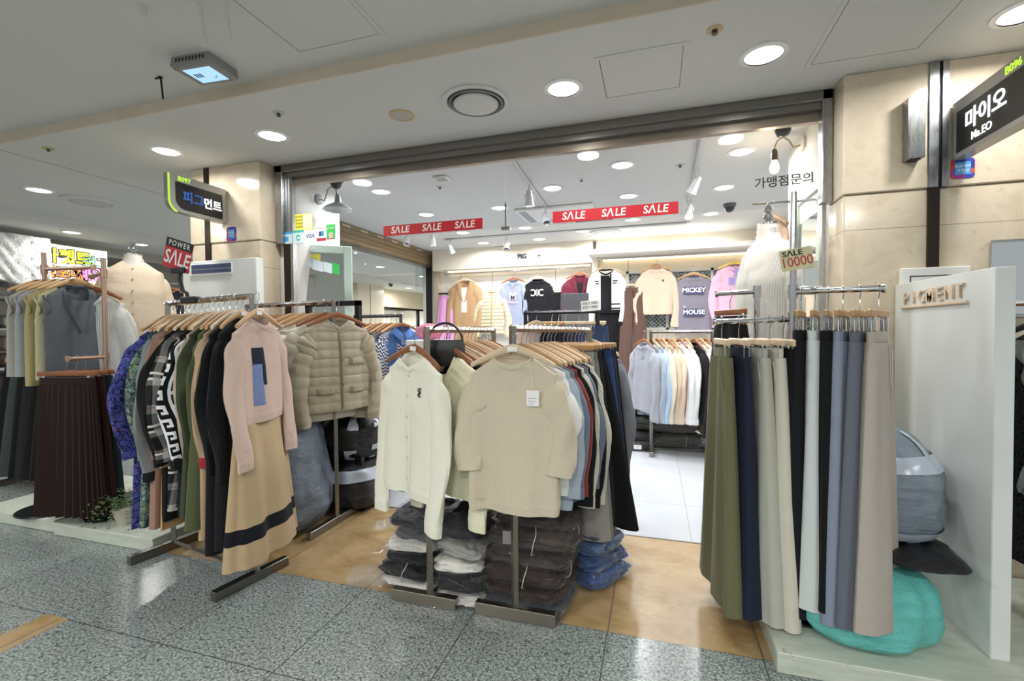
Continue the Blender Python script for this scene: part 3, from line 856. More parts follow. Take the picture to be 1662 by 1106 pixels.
def clip_hanger(loc, rz, label, wood=None, half=0.15, group=None, tilt=0.0, clipx=0.10):
    t = thing('clip_hanger', label, 'hanger', loc, group=group, rot=(0, tilt, rz))
    MB().bbox((-half, -0.008, -0.112), (half, 0.008, -0.082), 0.005).build('hanger_bar', wood or MT_HWOOD, t)
    hook_mb(0.09).build('hook', MT_CHROME, t)
    MB().tube([(-half * 0.9, 0, -0.118), (half * 0.9, 0, -0.118)], 0.002, 6).build('clip_wire', MT_CHROME, t)
    for s in (-1, 1):
        MB().bbox((s * clipx - 0.011, -0.012, -0.165), (s * clipx + 0.011, -0.003, -0.108), 0.003).bbox((s * clipx - 0.011, 0.003, -0.165), (s * clipx + 0.011, 0.012, -0.108), 0.003).build('clip', MT_CHROME, t)
    return t


def sgnpow(v, e): return math.copysign(abs(v) ** e, v)


class Body:
    """hanging top / dress shell. Front faces -y. z = 0 is the rail."""

    def __init__(s, W=0.205, L=0.60, chest=0.215, hem=0.215, t=0.038, neck=0.075, drop=0.055, vneck=False, slope=0.055, ruf=0.010, seed=0, flare=None, waist=None, puff=None, t_hem=None, bow=0.0, pa=0.013):
        s.__dict__.update(locals()); del s.__dict__['s']
        r_ = random.Random(seed); s.ph = [r_.uniform(0, 6.28) for _ in range(8)]
        s.zn = NECK; s.zt = NECK - slope; s.za = NECK - 0.235; s.zh = NECK - L

    def half(s, z):
        if z > s.zt:
            f = (z - s.zt) / (s.zn - s.zt); return s.W + (s.neck - s.W) * f ** 0.9
        if z > s.za:
            f = (z - s.za) / (s.zt - s.za); return s.chest + (s.W - s.chest) * f ** 1.3
        if s.waist:
            zw, ww = s.waist
            if z > zw:
                f = (z - zw) / (s.za - zw); f = f * f * (3 - 2 * f); return ww + (s.chest - ww) * f
            f = (zw - z) / max(1e-6, zw - s.zh); return ww + (s.hem - ww) * f ** 0.85
        f = (z - s.zh) / (s.za - s.zh); return s.hem + (s.chest - s.hem) * f

    def thick(s, z):
        if z > s.zt:
            f = (z - s.zt) / (s.zn - s.zt); return s.t * 0.62 + (0.040 - s.t * 0.62) * f
        if z > s.za:
            f = (z - s.za) / (s.zt - s.za); return s.t * (1 - 0.38 * f)
        th = s.t_hem if s.t_hem else s.t * 1.15
        f = (s.za - z) / (s.za - s.zh); return s.t + (th - s.t) * f

    def pt(s, z, th, off=0.0):
        w = s.half(z) + off; t = s.thick(z) + off
        c, sn = cos(th), sin(th)
        x = w * sgnpow(c, 0.85); y = t * sgnpow(sn, 0.8)
        h = max(0.0, min(1.0, (s.zt - z) / (s.zt - s.zh)))
        a = s.ruf * (0.25 + 0.75 * h)
        P = s.ph
        y += a * (0.9 * sin(17 * x + P[0] + 1.5 * h) + 0.6 * sin(31 * x + P[1] - 2 * z) + 0.35 * sin(47 * x + P[2])) * (1 if sn <= 0 else -0.8)
        if s.flare:
            amp, n = s.flare
            zw = s.waist[0] if s.waist else s.za
            g = max(0.0, min(1.0, (zw - z) / (zw - s.zh)))
            k = amp * g ** 0.8 * (sin(n * th + P[3]) + 0.3 * sin((2 * n + 1) * th + P[4]))
            x *= 1 + k / max(w, 0.05) * 0.5; y += k * (1 if sn >= 0 else -1) * min(1.0, abs(sn) * 2)
        if s.puff and z < s.zt + 0.02:
            dv, du_ = s.puff
            q = (abs(sin(pi * (z - s.zh) / dv)) ** 0.45) * (abs(sin(pi * x / du_)) ** 0.35 if du_ else 1)
            y += s.pa * q * (1 if sn >= 0 else -1) * min(1, abs(sn) * 1.6); x += s.pa * 0.8 * q * c * abs(c)
        y += s.bow * x * x * 6
        return x, y, z

    def lower(s, z, x, y):
        """drop the front of the neckline"""
        f = max(0.0, (z - (s.zt - 0.03)) / (s.zn - s.zt + 0.03))
        front = max(0.0, min(1.0, (0.004 - y) / 0.03))
        g = max(0.0, 1 - abs(x) / (s.neck * 1.25))
        g = g if s.vneck else g ** 0.55
        return s.drop * f ** 1.5 * front * g

    def mesh(s, nz=30, nu=44):
        zs = []
        for k in range(nz + 1): zs.append(s.zh + (s.zt - s.zh) * (k / nz))
        m = 9
        for k in range(1, m + 1): zs.append(s.zt + (s.zn - s.zt) * k / m)
        rings = []
        for z in zs:
            ring_ = []
            for i in range(nu):
                x, y, zz = s.pt(z, 2 * pi * i / nu - pi / 2)
                ring_.append((x, y, zz - s.lower(z, x, y)))
            rings.append(ring_)
        # inside of the neck opening
        top = rings[-1]
        for dz, f in ((0.0, 0.94), (-0.03, 0.92), (-0.10, 0.9)):
            rings.append([(p[0] * f, p[1] * (f - 0.06) + 0.002, max(p[2] + dz, s.zn - s.drop - 0.12) if dz else p[2]) for p in top])
        mb = MB().loft(rings)
        # inside of the hem
        h0 = rings[0]
        mb.loft([[(p[0] * 0.97, p[1] * 0.88, p[2] + 0.05) for p in h0], [(p[0] * 0.985, p[1] * 0.92, p[2]) for p in h0], h0])
        return mb

    def front(s, x, z, off=0.003):
        w = s.half(z); c = max(-1, min(1, x / w)); c = sgnpow(c, 1 / 0.85)
        th = -math.acos(max(-1, min(1, c)))
        p = s.pt(z, th)
        return (p[0], p[1] - off, p[2] - s.lower(z, p[0], p[1]))

    def patch(s, x0, x1, z0, z1, off=0.004, nx=6, nz=10, edge=True, shape=None, mb=None):
        g = []
        for k in range(nz + 1):
            row = []
            for i in range(nx + 1):
                a, b_ = i / nx, k / nz
                x = x0 + (x1 - x0) * a; z = z0 + (z1 - z0) * b_
                if shape: x, z = shape(a, b_, x, z)
                o_ = off if (not edge or (0 < i < nx and 0 < k < nz)) else 0.0
                row.append(s.front(x, z, o_ + 0.0012))
            g.append(row)
        mb = mb or MB(); mb.loft([list(r_) for r_ in g], closed=False)
        return mb


def sleeve_mb(side, W, zt, L=0.55, r0=0.085, r1=0.05, flat=0.55, splay=0.05, fwd=-0.02, elbow=0.5, seed=0, puff=0.0, n=14, nz=22, quilt=0):
    """one hanging sleeve: loft along a bent path from the shoulder; returns (mesh, cuff end, direction)"""
    r_ = random.Random(seed + (5 if side > 0 else 0)); ph = [r_.uniform(0, 6.28) for _ in range(4)]
    p0 = Vector((side * (W - 0.062), 0, zt - r0 * 0.86)); p1 = Vector((side * (W - 0.030 + splay * 0.25), 0, zt - 0.075 - r0 * 0.55))
    p2 = Vector((side * (W - 0.012 + splay), fwd * 0.3, zt - L * elbow - 0.04)); p3 = Vector((side * (W - 0.02 + splay * 0.7), fwd, zt - L))
    keys = [p0, p1, p2, p3]

    def cr(t):
        t *= 3; i = min(2, int(t)); u = t - i
        P = [keys[max(i - 1, 0)], keys[i], keys[i + 1], keys[min(i + 2, 3)]]
        return 0.5 * ((2 * P[1]) + (P[2] - P[0]) * u + (2 * P[0] - 5 * P[1] + 4 * P[2] - P[3]) * u * u + (3 * P[1] - P[0] - 3 * P[2] + P[3]) * u ** 3)
    rings = []
    for k in range(nz + 1):
        t = k / nz; c = cr(t); d = (cr(min(1, t + 0.02)) - cr(max(0, t - 0.02))).normalized()
        yv = Vector((0, 1, 0)); sd = d.cross(yv).normalized(); yv = sd.cross(d).normalized()
        r = r0 + (r1 - r0) * min(1, t * 1.15) ** 0.8 + puff * sin(pi * min(1, max(0, (t - 0.25) / 0.75))) ** 0.8
        if quilt: r += (0.007 if quilt > 8 else 0.011) * abs(sin(pi * t * quilt)) ** 0.5
        fl = flat * (0.42 + 0.58 * min(1, t * 4)) + puff * 2.0 * min(1, t * 4)
        rg = []
        for i in range(n):
            a = 2 * pi * i / n
            wv = 1 + 0.13 * sin(3 * a + ph[0] + 9 * t) * min(1, t * 3) + 0.07 * sin(20 * t + ph[1] + 2 * a) * min(1, t * 3)
            rg.append(c + sd * (r * wv * cos(a)) + yv * (r * fl * wv * sin(a)))
        rings.append(rg)
    mb = MB().loft(rings, cap0=True)
    last = rings[-1]; cc = sum((Vector(p) for p in last), Vector()) / n
    mb.loft([last, [cc + (p - cc) * 0.86 for p in last], [cc + (p - cc) * 0.8 + Vector((0, 0, 0.05)) for p in last]])
    return mb, last, cc


def band(ring_, dz, scale=1.05, squeeze=1.0, n=3, fold=0.0):
    """a ribbed band hanging from a ring of points"""
    c = sum((Vector(p) for p in ring_), Vector()) / len(ring_)
    rings = [[c + (Vector(p) - c) * 0.97 + Vector((0, 0, 0.004)) for p in ring_]]
    for k in range(n + 1):
        f = k / n; sc = scale * (1 + (squeeze - 1) * f)
        rings.append([c + Vector(((p[0] - c.x) * sc, (p[1] - c.y) * sc, p[2] - c.z + dz * f)) for p in ring_])
    rings.append([c + Vector(((p[0] - c.x) * scale * squeeze * 0.9, (p[1] - c.y) * scale * squeeze * 0.85, p[2] - c.z + dz + 0.004)) for p in ring_])
    return MB().loft(rings)


def collar_ring(B, h=0.02, r=0.009, n=40):
    """rolled rib round the neckline"""
    pts = []
    for i in range(n):
        th = 2 * pi * i / n
        x, y, z = B.pt(B.zn, th)
        pts.append(Vector((x, y, z - B.lower(B.zn, x, y))))
    rings = []
    for i in range(n + 1):
        p = pts[i % n]; rad = Vector((p.x, p.y, 0)).normalized()
        rings.append([p + rad * (0.5 * r * cos(a) - 0.003) + Vector((0, 0, h * 0.55 * sin(a) + h * 0.15)) for a in [2 * pi * q / 8 for q in range(8)]])
    return MB().loft(rings)


def turtle(B, h=0.055, n=36):
    rings = []
    for k in range(5):
        f = k / 4
        rg = []
        for i in range(n):
            x, y, z = B.pt(B.zn, 2 * pi * i / n)
            rg.append((x * (1 - 0.06 * f), y * (1 + 0.1 * f), z - B.lower(B.zn, x, y) * (1 - 0.5 * f) - 0.005 + h * f))
        rings.append(rg)
    for f in (0.9, 0.88): rings.append([(p[0] * f, p[1] * f, p[2] - (0.06 if f == 0.88 else 0)) for p in rings[4]])
    return MB().loft(rings)


def buttons(B, zs, col, x=0.0, r=0.0065):
    out = []
    for z in zs:
        p = B.front(x, z, 0.007)
        out.append((p, r))
    return out


def top(name, label, cat, loc, rz, mat, group=None, tilt=0.0, L=0.60, W=0.205, sleeve=0.55, seed=None, collar='crew', trim=None, cuffs=True, hemrib=True, cardigan=False,
        btn=None, puff=None, t=0.036, chest=None, hem=None, r0=0.085, r1=0.048, splay=0.05, smat=None, neck=0.075, drop=None, ruf=0.009, skirt=None, sleeve_puff=0.0, slope=0.068, extra=None, detail=1.0, inner=None, fwd=-0.02, flat=0.55, elbow=0.5):
    """a hanging sweater, cardigan, shirt, jacket, vest or dress with its parts"""
    seed = seed if seed is not None else rnd.randint(0, 99999)
    T = thing(name, label, cat, loc, group=group, rot=(0, tilt, rz))
    ch = chest or W + 0.012; hm = hem or ch
    v = collar in ('v', 'cardigan', 'shirt', 'lapel', 'shawl', 'zip')
    dr = drop if drop is not None else (0.17 if collar in ('v', 'cardigan', 'lapel', 'shawl') else 0.08 if collar in ('shirt', 'zip') else 0.015 if collar == 'turtle' else 0.055)
    B = Body(W=W, L=L, chest=ch, hem=hm, t=t, neck=neck, drop=dr, vneck=v and collar != 'zip', ruf=ruf, seed=seed, puff=puff, slope=slope, pa=0.009 if puff and puff[1] and puff[1] < 0.1 else 0.013)
    nz, nu = int(26 * detail), int(40 * detail)
    if puff: nz, nu = 78, 96
    B.mesh(nz, nu).build('body', mat, T)
    smat = smat or mat; trim = trim or mat
    if sleeve:
        for sd in (-1, 1):
            mb, last, cc = sleeve_mb(sd, W, B.zt, sleeve, r0, r1, flat if not puff else 0.8, splay, fwd, elbow, seed, sleeve_puff, quilt=int(sleeve / puff[0]) if puff else 0, nz=60 if puff else 22)
            so = mb.build('sleeve', smat, T)
            if cuffs: band(last, -0.05 if not puff else -0.02, 1.03, 0.97).build('cuff', trim, so)
    else:
        for sd in (-1, 1):       # bound armhole of a sleeveless top
            pts = []
            for k in range(17):
                a = pi / 2 + pi * k / 16 * 1.0
                pts.append((sd * (W + 0.004 + 0.008 * sin(pi * k / 16)), 0.028 * cos(2 * pi * k / 16) * 0.9, B.zt - 0.004 - 0.18 * k / 16))
            MB().tube(pts, 0.007, 6).build('armhole_edge', trim, T)
    if hemrib:
        rg = [B.pt(B.zh, 2 * pi * i / 40 - pi / 2) for i in range(40)]
        band([Vector(p) for p in rg], -0.045, 1.012, 0.965).build('hem_band', trim, T)
    if collar in ('crew', 'v', 'cardigan', 'zip'):
        collar_ring(B, 0.022).build('collar', trim, T)
    elif collar == 'turtle':
        turtle(B).build('collar', trim, T)
    elif collar == 'shirt':
        c_ = MB()
        for sd in (-1, 1):
            pts = []
            for k in range(9):
                f = k / 8; th = pi / 2 - sd * f * pi * 0.98
                x, y, z = B.pt(B.zn, th); z -= B.lower(B.zn, x, y)
                pts.append((Vector((x, y, z)), f))
            c_.loft([[p + Vector((0, 0, 0.012)), p * 1.0 + Vector((p.x * 0.05, p.y * 0.1 - 0.004, 0.030)), p + Vector((p.x * 0.22 + sd * 0.016 * f, p.y * 0.35 - 0.008 * f, -0.008 - 0.035 * f)), p + Vector((p.x * 0.18 + sd * 0.014 * f, p.y * 0.3, -0.012 - 0.035 * f))] for p, f in pts])
        c_.build('collar', trim, T)
    elif collar in ('lapel', 'shawl'):
        wide = 0.085 if collar == 'lapel' else 0.055
        for sd in (-1, 1):
            def shp(a, b_, x, z, sd=sd, wide=wide):
                zz = B.zn - dr * 1.15 + (dr * 1.15 - 0.006) * b_
                xin = B.neck * (0.10 + 0.9 * b_)
                w_ = wide * (b_ ** 0.6 * (1 - 0.55 * max(0, b_ - 0.72) / 0.28) + 0.04)
                if collar == 'lapel' and 0.60 < b_ < 0.70: w_ *= 0.72
                return sd * (xin + w_ * a), zz - 0.03 * a * b_
            B.patch(0, 1, 0, 1, 0.010, 6, 14, shape=shp).build('lapel', trim, T)
        MB().tube([B.pt(B.zn, th) for th in [pi * k / 10 for k in range(11)]], 0.014, 8).build('collar', trim, T)
    elif collar == 'hood':
        rings = []
        for k in range(7):
            f = k / 6
            rg = []
            for i in range(28):
                th = 2 * pi * i / 28; x, y, z = B.pt(B.zn, th); z -= B.lower(B.zn, x, y)
                rg.append((x * (1.15 + 0.25 * sin(pi * f)), y * (1.1 + 0.5 * f) + 0.05 * f, z + 0.01 + 0.05 * sin(pi * f) - 0.06 * f * (1 if y > 0 else 0.3)))
            rings.append(rg)
        MB().loft(rings).build('hood', trim, T)
        for sd in (-1, 1):
            q = [B.front(sd * (0.028 + 0.006 * sin(k)), B.zn - dr - 0.01 - 0.03 * k, 0.006) for k in range(7)]
            MB().tube(q, 0.003, 6).build('drawstring', plain('cord_white', '#d8d2d8', 0.7), T)
    if cardigan:
        z1 = B.zn - dr * 0.98
        B.patch(-0.014, 0.014, B.zh - 0.03, z1, 0.005, 4, 26).build('placket', trim, T)
        if btn:
            n_b = btn[1]
            for k in range(n_b):
                z = z1 - 0.02 - (z1 - B.zh - 0.05) * k / max(1, n_b - 1)
                p = B.front(0, z, 0.009)
                MB().lathe([(0.0001, 0.002), (0.006, 0.0015), (0.0072, 0), (0.006, -0.002)], 12, mat=Matrix.Translation(p) @ Matrix.Rotation(pi / 2, 4, 'X')).build('button', btn[0], T)
    if inner:        # hanger tape / inside back seen through the neck
        B2 = Body(W=W * 0.8, L=0.2, chest=W * 0.8, hem=W * 0.8, t=0.012, neck=neck * 0.95, drop=0.0, seed=seed)
    if skirt:
        sl, shalf, smt, folds, bandcol = skirt
        zw = B.zh - 0.01
        rings = []; nn = 72; nzz = 30
        r_ = random.Random(seed); ph = r_.uniform(0, 6)
        for k in range(nzz + 1):
            f = k / nzz; w_ = hm * 0.86 + (shalf - hm * 0.86) * f ** 0.85; tt = 0.03 + 0.075 * f
            rg = []
            for i in range(nn):
                th = 2 * pi * i / nn - pi / 2
                fold = (sin(folds * th + ph) * 0.7 + 0.4 * sin((folds * 2 - 1) * th + 2 * ph)) * 0.020 * (0.2 + f)
                x = (w_ + fold * 0.6) * sgnpow(cos(th), 0.9); y = (tt + fold) * sgnpow(sin(th), 0.85)
                rg.append((x, y, zw - sl * f))
            rings.append(rg)
        if bandcol:
            k0, k1 = int(nzz * 0.765), int(nzz * 0.835)
            sk = MB().loft(rings[:k0 + 1]); sk.loft(rings[k1:])
            so = sk.build('skirt', smt, T)
            MB().loft(rings[k0:k1 + 1]).build('hem_stripe', bandcol, so)
        else:
            MB().loft(rings).build('skirt', smt, T)
    if extra: extra(T, B)
    return T, B


def trousers(name, label, cat, loc, rz, mat, group=None, L=1.0, W=0.15, hemw=0.13, t=0.045, seed=None, band_mat=None, cord=None, gather=True, tilt=0.0, spread=0.01, skirt=False, pleat=0, zw=-0.125, pocket=True, t_hem=0.06):
    """trousers (two legs) or a long skirt hanging from a clip hanger"""
    seed = seed if seed is not None else rnd.randint(0, 99999)
    r_ = random.Random(seed); ph = [r_.uniform(0, 6.28) for _ in range(6)]
    T = thing(name, label, cat, loc, group=group, rot=(0, tilt, rz))
    rings = []; n = 44
    for k in range(5):
        f = k / 4; rg = []
        for i in range(n):
            th = 2 * pi * i / n; g = (0.10 if gather else 0.0) * sin(26 * th + ph[0]) * (0.5 + 0.5 * abs(sin(pi * f)))
            rg.append((W * (1 + g * 0.06) * sgnpow(cos(th), 0.85), (t * 0.8) * (1 + g) * sgnpow(sin(th), 0.8), zw - 0.04 * f + 0.004))
        rings.append(rg)
    top_ = rings[0]
    rings = [[(p[0] * 0.95, p[1] * 0.7, p[2] - 0.06) for p in top_], [(p[0] * 0.97, p[1] * 0.8, p[2]) for p in top_]] + rings
    MB().loft(rings).build('waistband', band_mat or mat, T)
    z0 = zw - 0.036
    if skirt:
        rings = []; n = 60 if not pleat else pleat * 6
        for k in range(27):
            f = k / 26; rg = []
            w_ = W + (hemw - W) * f ** 0.9; tt = t * 0.8 + (t_hem - t * 0.8) * f
            for i in range(n):
                th = 2 * pi * i / n
                if pleat: fo = 0.012 * (0.3 + 0.7 * f) * (2 * abs(((i / 6.0) % 1) - 0.5) - 0.5) * 2
                else: fo = (sin(5 * th + ph[0]) * 0.7 + 0.45 * sin(9 * th + ph[1])) * 0.020 * (0.15 + f)
                rg.append(((w_ + fo * 0.5) * sgnpow(cos(th), 0.9), (tt + fo) * sgnpow(sin(th), 0.85), z0 - L * f + 0.004 * sin(3 * th + ph[2])))
            rings.append(rg)
        MB().loft(rings).build('skirt_panel', mat, T)
    else:
        for sd in (-1, 1):
            rings = []; n = 30
            for k in range(31):
                f = k / 30; rg = []
                w_ = W * 0.52 + (hemw - W * 0.52) * f ** 0.8; tt = t * 0.85 + (t_hem - t * 0.85) * f
                cx = sd * (W * 0.5 + (hemw - W * 0.52 + spread) * f ** 0.9 * 0.9)
                for i in range(n):
                    th = 2 * pi * i / n
                    fo = (sin(2 * th + ph[0] + sd) * 0.6 + 0.5 * sin(4 * th + ph[1] + 2 * f) + 0.25 * sin(7 * th + ph[2])) * 0.014 * (0.25 + f)
                    crease = 0.006 * math.exp(-((th - pi * 1.5) / 0.16) ** 2)
                    rg.append((cx + (w_ + fo * 0.5) * sgnpow(cos(th), 0.9), (tt + fo) * sgnpow(sin(th), 0.85) - crease + sd * 0.003, z0 - L * f))
                rings.append(rg)
            MB().loft(rings).build('trouser_leg', mat, T)
            if pocket:
                MB().tube([(sd * W * 0.86, -t * 0.80, z0 - 0.015), (sd * (W * 0.93), -t * 0.66, z0 - 0.09), (sd * (W * 0.99), -t * 0.42, z0 - 0.155)], 0.0022, 5).build('pocket_edge', mat, T)
    if cord:
        for sd, ln in ((-1, 0.20), (1, 0.24)):
            MB().tube([(sd * 0.012, -t * 0.8 - 0.004, zw - 0.02), (sd * 0.02, -t * 0.95 - 0.008, zw - 0.07), (sd * 0.016 + 0.012, -t - 0.008, zw - ln)], 0.0055, 6, flat=0.4).build('drawstring', cord, T)
    return T


# ---- racks
def rack(name, label, p0, p1, z, loc_feet, mat, foot=0.38, bar=0.0125, square=True, low_bar=True, group=None, rail_mat=None, foot_y=(0, 0), foot_h=0.05, foot_dir=None):
    """rail between two posts that stand on bar feet across the rail"""
    a = Vector((p0[0], p0[1], 0)); b_ = Vector((p1[0], p1[1], 0)); d = (b_ - a).normalized(); nrm = Vector((-d.y, d.x, 0))
    if foot_dir: nrm = Vector(foot_dir).normalized()
    T = thing(name, label, 'clothes rack', (a.x, a.y, 0), group=group)
    A, Bv = Vector((0, 0, 0)), b_ - a
    o1, o2 = z if isinstance(z, tuple) else (z, z)
    MB().tube([A + Vector((0, 0, o1)) - d * 0.01, Bv + Vector((0, 0, o2)) + d * 0.01], bar * (1.25 if square else 1.0), 4 if square else 12).build('rail', rail_mat or mat, T, not square)
    for P, zz, fy in ((A, o1, foot_y[0]), (Bv, o2, foot_y[1])):
        MB().tube([P + Vector((0, 0, foot_h * 0.6)), P + Vector((0, 0, zz + 0.012))], bar * 1.35, 4).build('post', mat, T, False)
        q = P + nrm * fy
        M4 = Matrix.Translation(q) @ Matrix.Rotation(math.atan2(nrm.y, nrm.x), 4, 'Z')
        MB().bbox((-foot / 2, -0.02, 0.002), (foot / 2, 0.02, foot_h), 0.002, M4).build('foot', mat, T, False)
    if low_bar:
        MB().tube([A + Vector((0, 0, 0.04)), Bv + Vector((0, 0, 0.04))], bar * 0.9, 4).build('lower_bar', mat, T, False)
    return T

# ================================================================== platforms, panels, signs
def platform(name, label, x0, x1, y0, y1, h=0.08):
    t = thing(name, label, 'platform', ((x0 + x1) / 2, y0, 0))
    a = (x1 - x0) / 2
    MB().bbox((-a, 0, h - 0.022), (a, y1 - y0, h), 0.003).build('deck_board', MT_PLAT, t, False)
    MB().bbox((-a, 0.002, 0.001), (a, 0.022, h - 0.021), 0.002).build('front_board', MT_PLAT, t, False)
    for s in (-1, 1): MB().bbox((s * a - (0.02 if s > 0 else 0), 0.02, 0.001), (s * a + (0 if s > 0 else 0.02), y1 - y0, h - 0.021), 0.002).build('side_board', MT_PLAT, t, False)
    return t


platform('display_platform', 'low pale green board platform under the teal bag and trouser stand', 0.44, 1.95, 1.925, 2.82)
platform('display_platform', 'low pale green board platform under the first disc foot, away from the fern', -4.55, -3.75, 1.985, 2.80)
platform('display_platform', 'low pale green board platform under the potted fern and dress rack end', -3.72, -2.84, 1.965, 2.80)
o = MB().bbox((-3.75, 1.99, 0.001), (-3.72, 2.03, 0.072), 0.003).build('wood_scrap', woodmat('raw_wood_end', '#8a5a3a', '#a8744c', 2), None)
tag(o, 'chip of raw brown wood showing in the gap between platforms', 'wood')

MT_PANEL = plain('panel_white_paint', '#dfe3e0', 0.45, var=0.05, vscale=2.0)
t = thing('divider_panel', 'tall white divider board with raised wooden lettering beside the teal bag', 'divider', (1.20, 2.10, 0.08))
MB().bbox((-0.03, 0, 0), (0.03, 0.725, 1.43), 0.003).build('board', MT_PANEL, t)
MT_LET = woodmat('pale_letter_wood', '#d3bba0', '#e2d0b8', 2, 0.5)
for k, ch in enumerate('PIGMENT'): text(ch, 0.084, (-0.035, 0.603 - 0.0685 * k, 1.350 + 0.0012 * k), (R(90), 0, R(-90)), MT_LET, t, 'letter', 0.005, 0.004)
MB().tube([(-0.036, 0.645, 1.31), (-0.036, 0.145, 1.313)], 0.007, 6).build('underline_stick', MT_LET, t)

t = thing('divider_panel', 'white board with a dark blue glitter strip against the B097 pillar', 'divider', (-3.15, 2.76, 0.08))
MB().bbox((-0.36, -0.05, 0), (0.36, 0.02, 1.77), 0.004).build('board', MT_PANEL, t)
pl = MB().bbox((-0.28, -0.062, 1.655), (0.14, -0.0505, 1.745), 0.002).build('name_plate', MT_CARD, t)


def glitter():
    m = NT('navy_glitter'); v = m.coord(); f = m.n('ShaderNodeTexNoise'); f.inputs['Scale'].default_value = 420.0; m.l(v, f.inputs['Vector'])
    m.l(m.mix(m.math('GREATER_THAN', f.outputs['Fac'], 0.66), lin('#23365c'), lin('#b9c6da')), m.b.inputs['Base Color']); m.set(Roughness=0.4); return m.m


MT_GLIT = glitter()
g = MB().box((-0.25, -0.066, 1.705), (0.14, -0.0625, 1.738)).box((-0.25, -0.066, 1.672), (0.14, -0.0625, 1.700)).build('glitter_strip', MT_GLIT, pl, False)

# projecting light box signs
GREEN = emit('sign_green', '#b8e05a', 1.2); GREENT = emit('sign_green_digits', '#b6f03c', 1.6)
WTXT = emit('sign_white_letters', '#f6f9ff', 1.8); BTXT = emit('sign_blue_letters', '#4f7ad0', 0.7)
MT_SIGNP = plain('sign_black_panel', '#131416', 0.35); MT_SIGNB = plain('sign_silver', '#a3a29e', 0.35, 0.4)


def sign_profile(dx, y0, y1, top0, top1, bot, rc):
    """side outline from the pillar (y1) to the near end (y0), lower near corner rounded"""
    pts = [(y1, top1), (y0, top0)]
    for k in range(9):
        a = pi + (pi / 2) * k / 8
        pts.append((y0 + rc + rc * cos(a), bot + rc + rc * sin(a)))
    pts.append((y1, bot))
    return pts


def lightbox(name, label, X, sgn, y0, y1, top, bot, rc, code, words_, code_y):
    t = thing(name, label, 'sign', (X, y1, bot))
    P = [(y - y1, z - bot) for y, z in sign_profile(0, y0, y1, top, top, bot, rc)]
    MB().loft([[(-0.03, y, z) for y, z in P], [(0.03, y, z) for y, z in P]], cap0=True, cap1=True).build('housing', MT_SIGNB, t, False)
    ix = sgn * 0.0315
    h = top - bot
    P2 = [(y - y1, z - bot) for y, z in sign_profile(0, y0 + 0.035, y1 - 0.035, bot + h * 0.80, bot + h * 0.80, bot + 0.022, rc * 0.8)]
    b = MB().loft([[(sgn * 0.0303, y, z) for y, z in P2], [(ix, y, z) for y, z in P2]], cap0=True, cap1=True)
    pn = b.build('display_panel', MT_SIGNP, t, False)
    E = [(y - y1, z - bot) for y, z in sign_profile(0, y0, y1, top, top, bot, rc)][1:9]
    MB().tube([(sgn * 0.02, y - 0.002, z - 0.004) for y, z in E], 0.0075, 6).build('edge_light', GREEN, t)
    rz = R(90) * sgn
    text(code, 0.046, (sgn * 0.031, code_y, h * 0.895), (R(90), 0, rz), GREENT, t, 'code_lettering', 0.001, -0.004)
    for wd, size, yy, zz, mt in words_:
        text(wd, size, (sgn * 0.033, yy, zz), (R(90), 0, rz), mt, t, 'lettering', 0.001, 0.022 if size > 0.06 else 0.006)
    MB().bbox((-0.02, 0, h * 0.3), (0.02, 0.012, h * 0.7), 0.002).build('wall_bracket', MT_SIGNB, t)
    return t


lightbox('projecting_sign', 'black light box sign B097 on the pillar beside the mannequin and dress rack', -3.20, 1, 2.375, 2.81, 2.405, 2.145, 0.085, 'B097', [('피그', 0.088, -0.270, 0.112, BTXT), ('먼트', 0.082, -0.118, 0.106, WTXT)], -0.335)
lightbox('projecting_sign', 'black light box sign B096 on the pillar above the picture-side divider board', 1.42, -1, 2.17, 2.81, 2.375, 2.105, 0.085, 'B096', [('마이오', 0.098, -0.235, 0.138, WTXT), ('Ma.EO', 0.050, -0.215, 0.060, WTXT)], -0.40)

t = thing('wall_light_box', 'narrow brushed steel box fixed high on the B096 pillar', 'wall box', (1.225, 2.822, 2.12))
MB().bbox((-0.034, -0.065, 0), (0.034, 0, 0.30), 0.003).build('steel_box', MT_STEEL, t)
MB().box((-0.02, -0.055, -0.004), (0.02, -0.01, 0.001)).build('opening', MT_DARK, t, False)


def sticker(name, label, x0, x1, z0, z1, Y, mat, group=None):
    return thing(name, label, 'sticker', ((x0 + x1) / 2, Y, (z0 + z1) / 2), group=group), (x1 - x0) / 2, (z1 - z0) / 2


def rrect(a, b, r, y0, y1, n=6):
    pts = []
    for cx, cz, s0 in ((a - r, b - r, 0), (-a + r, b - r, 90), (-a + r, -b + r, 180), (a - r, -b + r, 270)):
        for k in range(n + 1):
            th = R(s0 + 90 * k / n); pts.append((cx + r * cos(th), cz + r * sin(th)))
    return MB().loft([[(x, y1, z) for x, z in pts], [(x, y0, z) for x, z in pts]], cap0=True, cap1=True)


def patchwork():
    m = NT('coloured_patchwork_sticker'); v = m.coord('Object', (30, 1, 30)); vo = m.n('ShaderNodeTexVoronoi', distance='CHEBYCHEV'); vo.inputs['Scale'].default_value = 1.0; m.l(v, vo.inputs['Vector'])
    sp = m.n('ShaderNodeSeparateColor'); m.l(vo.outputs['Color'], sp.inputs[0])
    m.l(m.ramp(sp.outputs[0], [(0, lin('#3a2f8f')), (0.35, lin('#d24b2f')), (0.5, lin('#2b3ea8')), (0.7, lin('#a63a9b')), (0.85, lin('#4a2f8f'))], 'CONSTANT'), m.b.inputs['Base Color']); return m.m


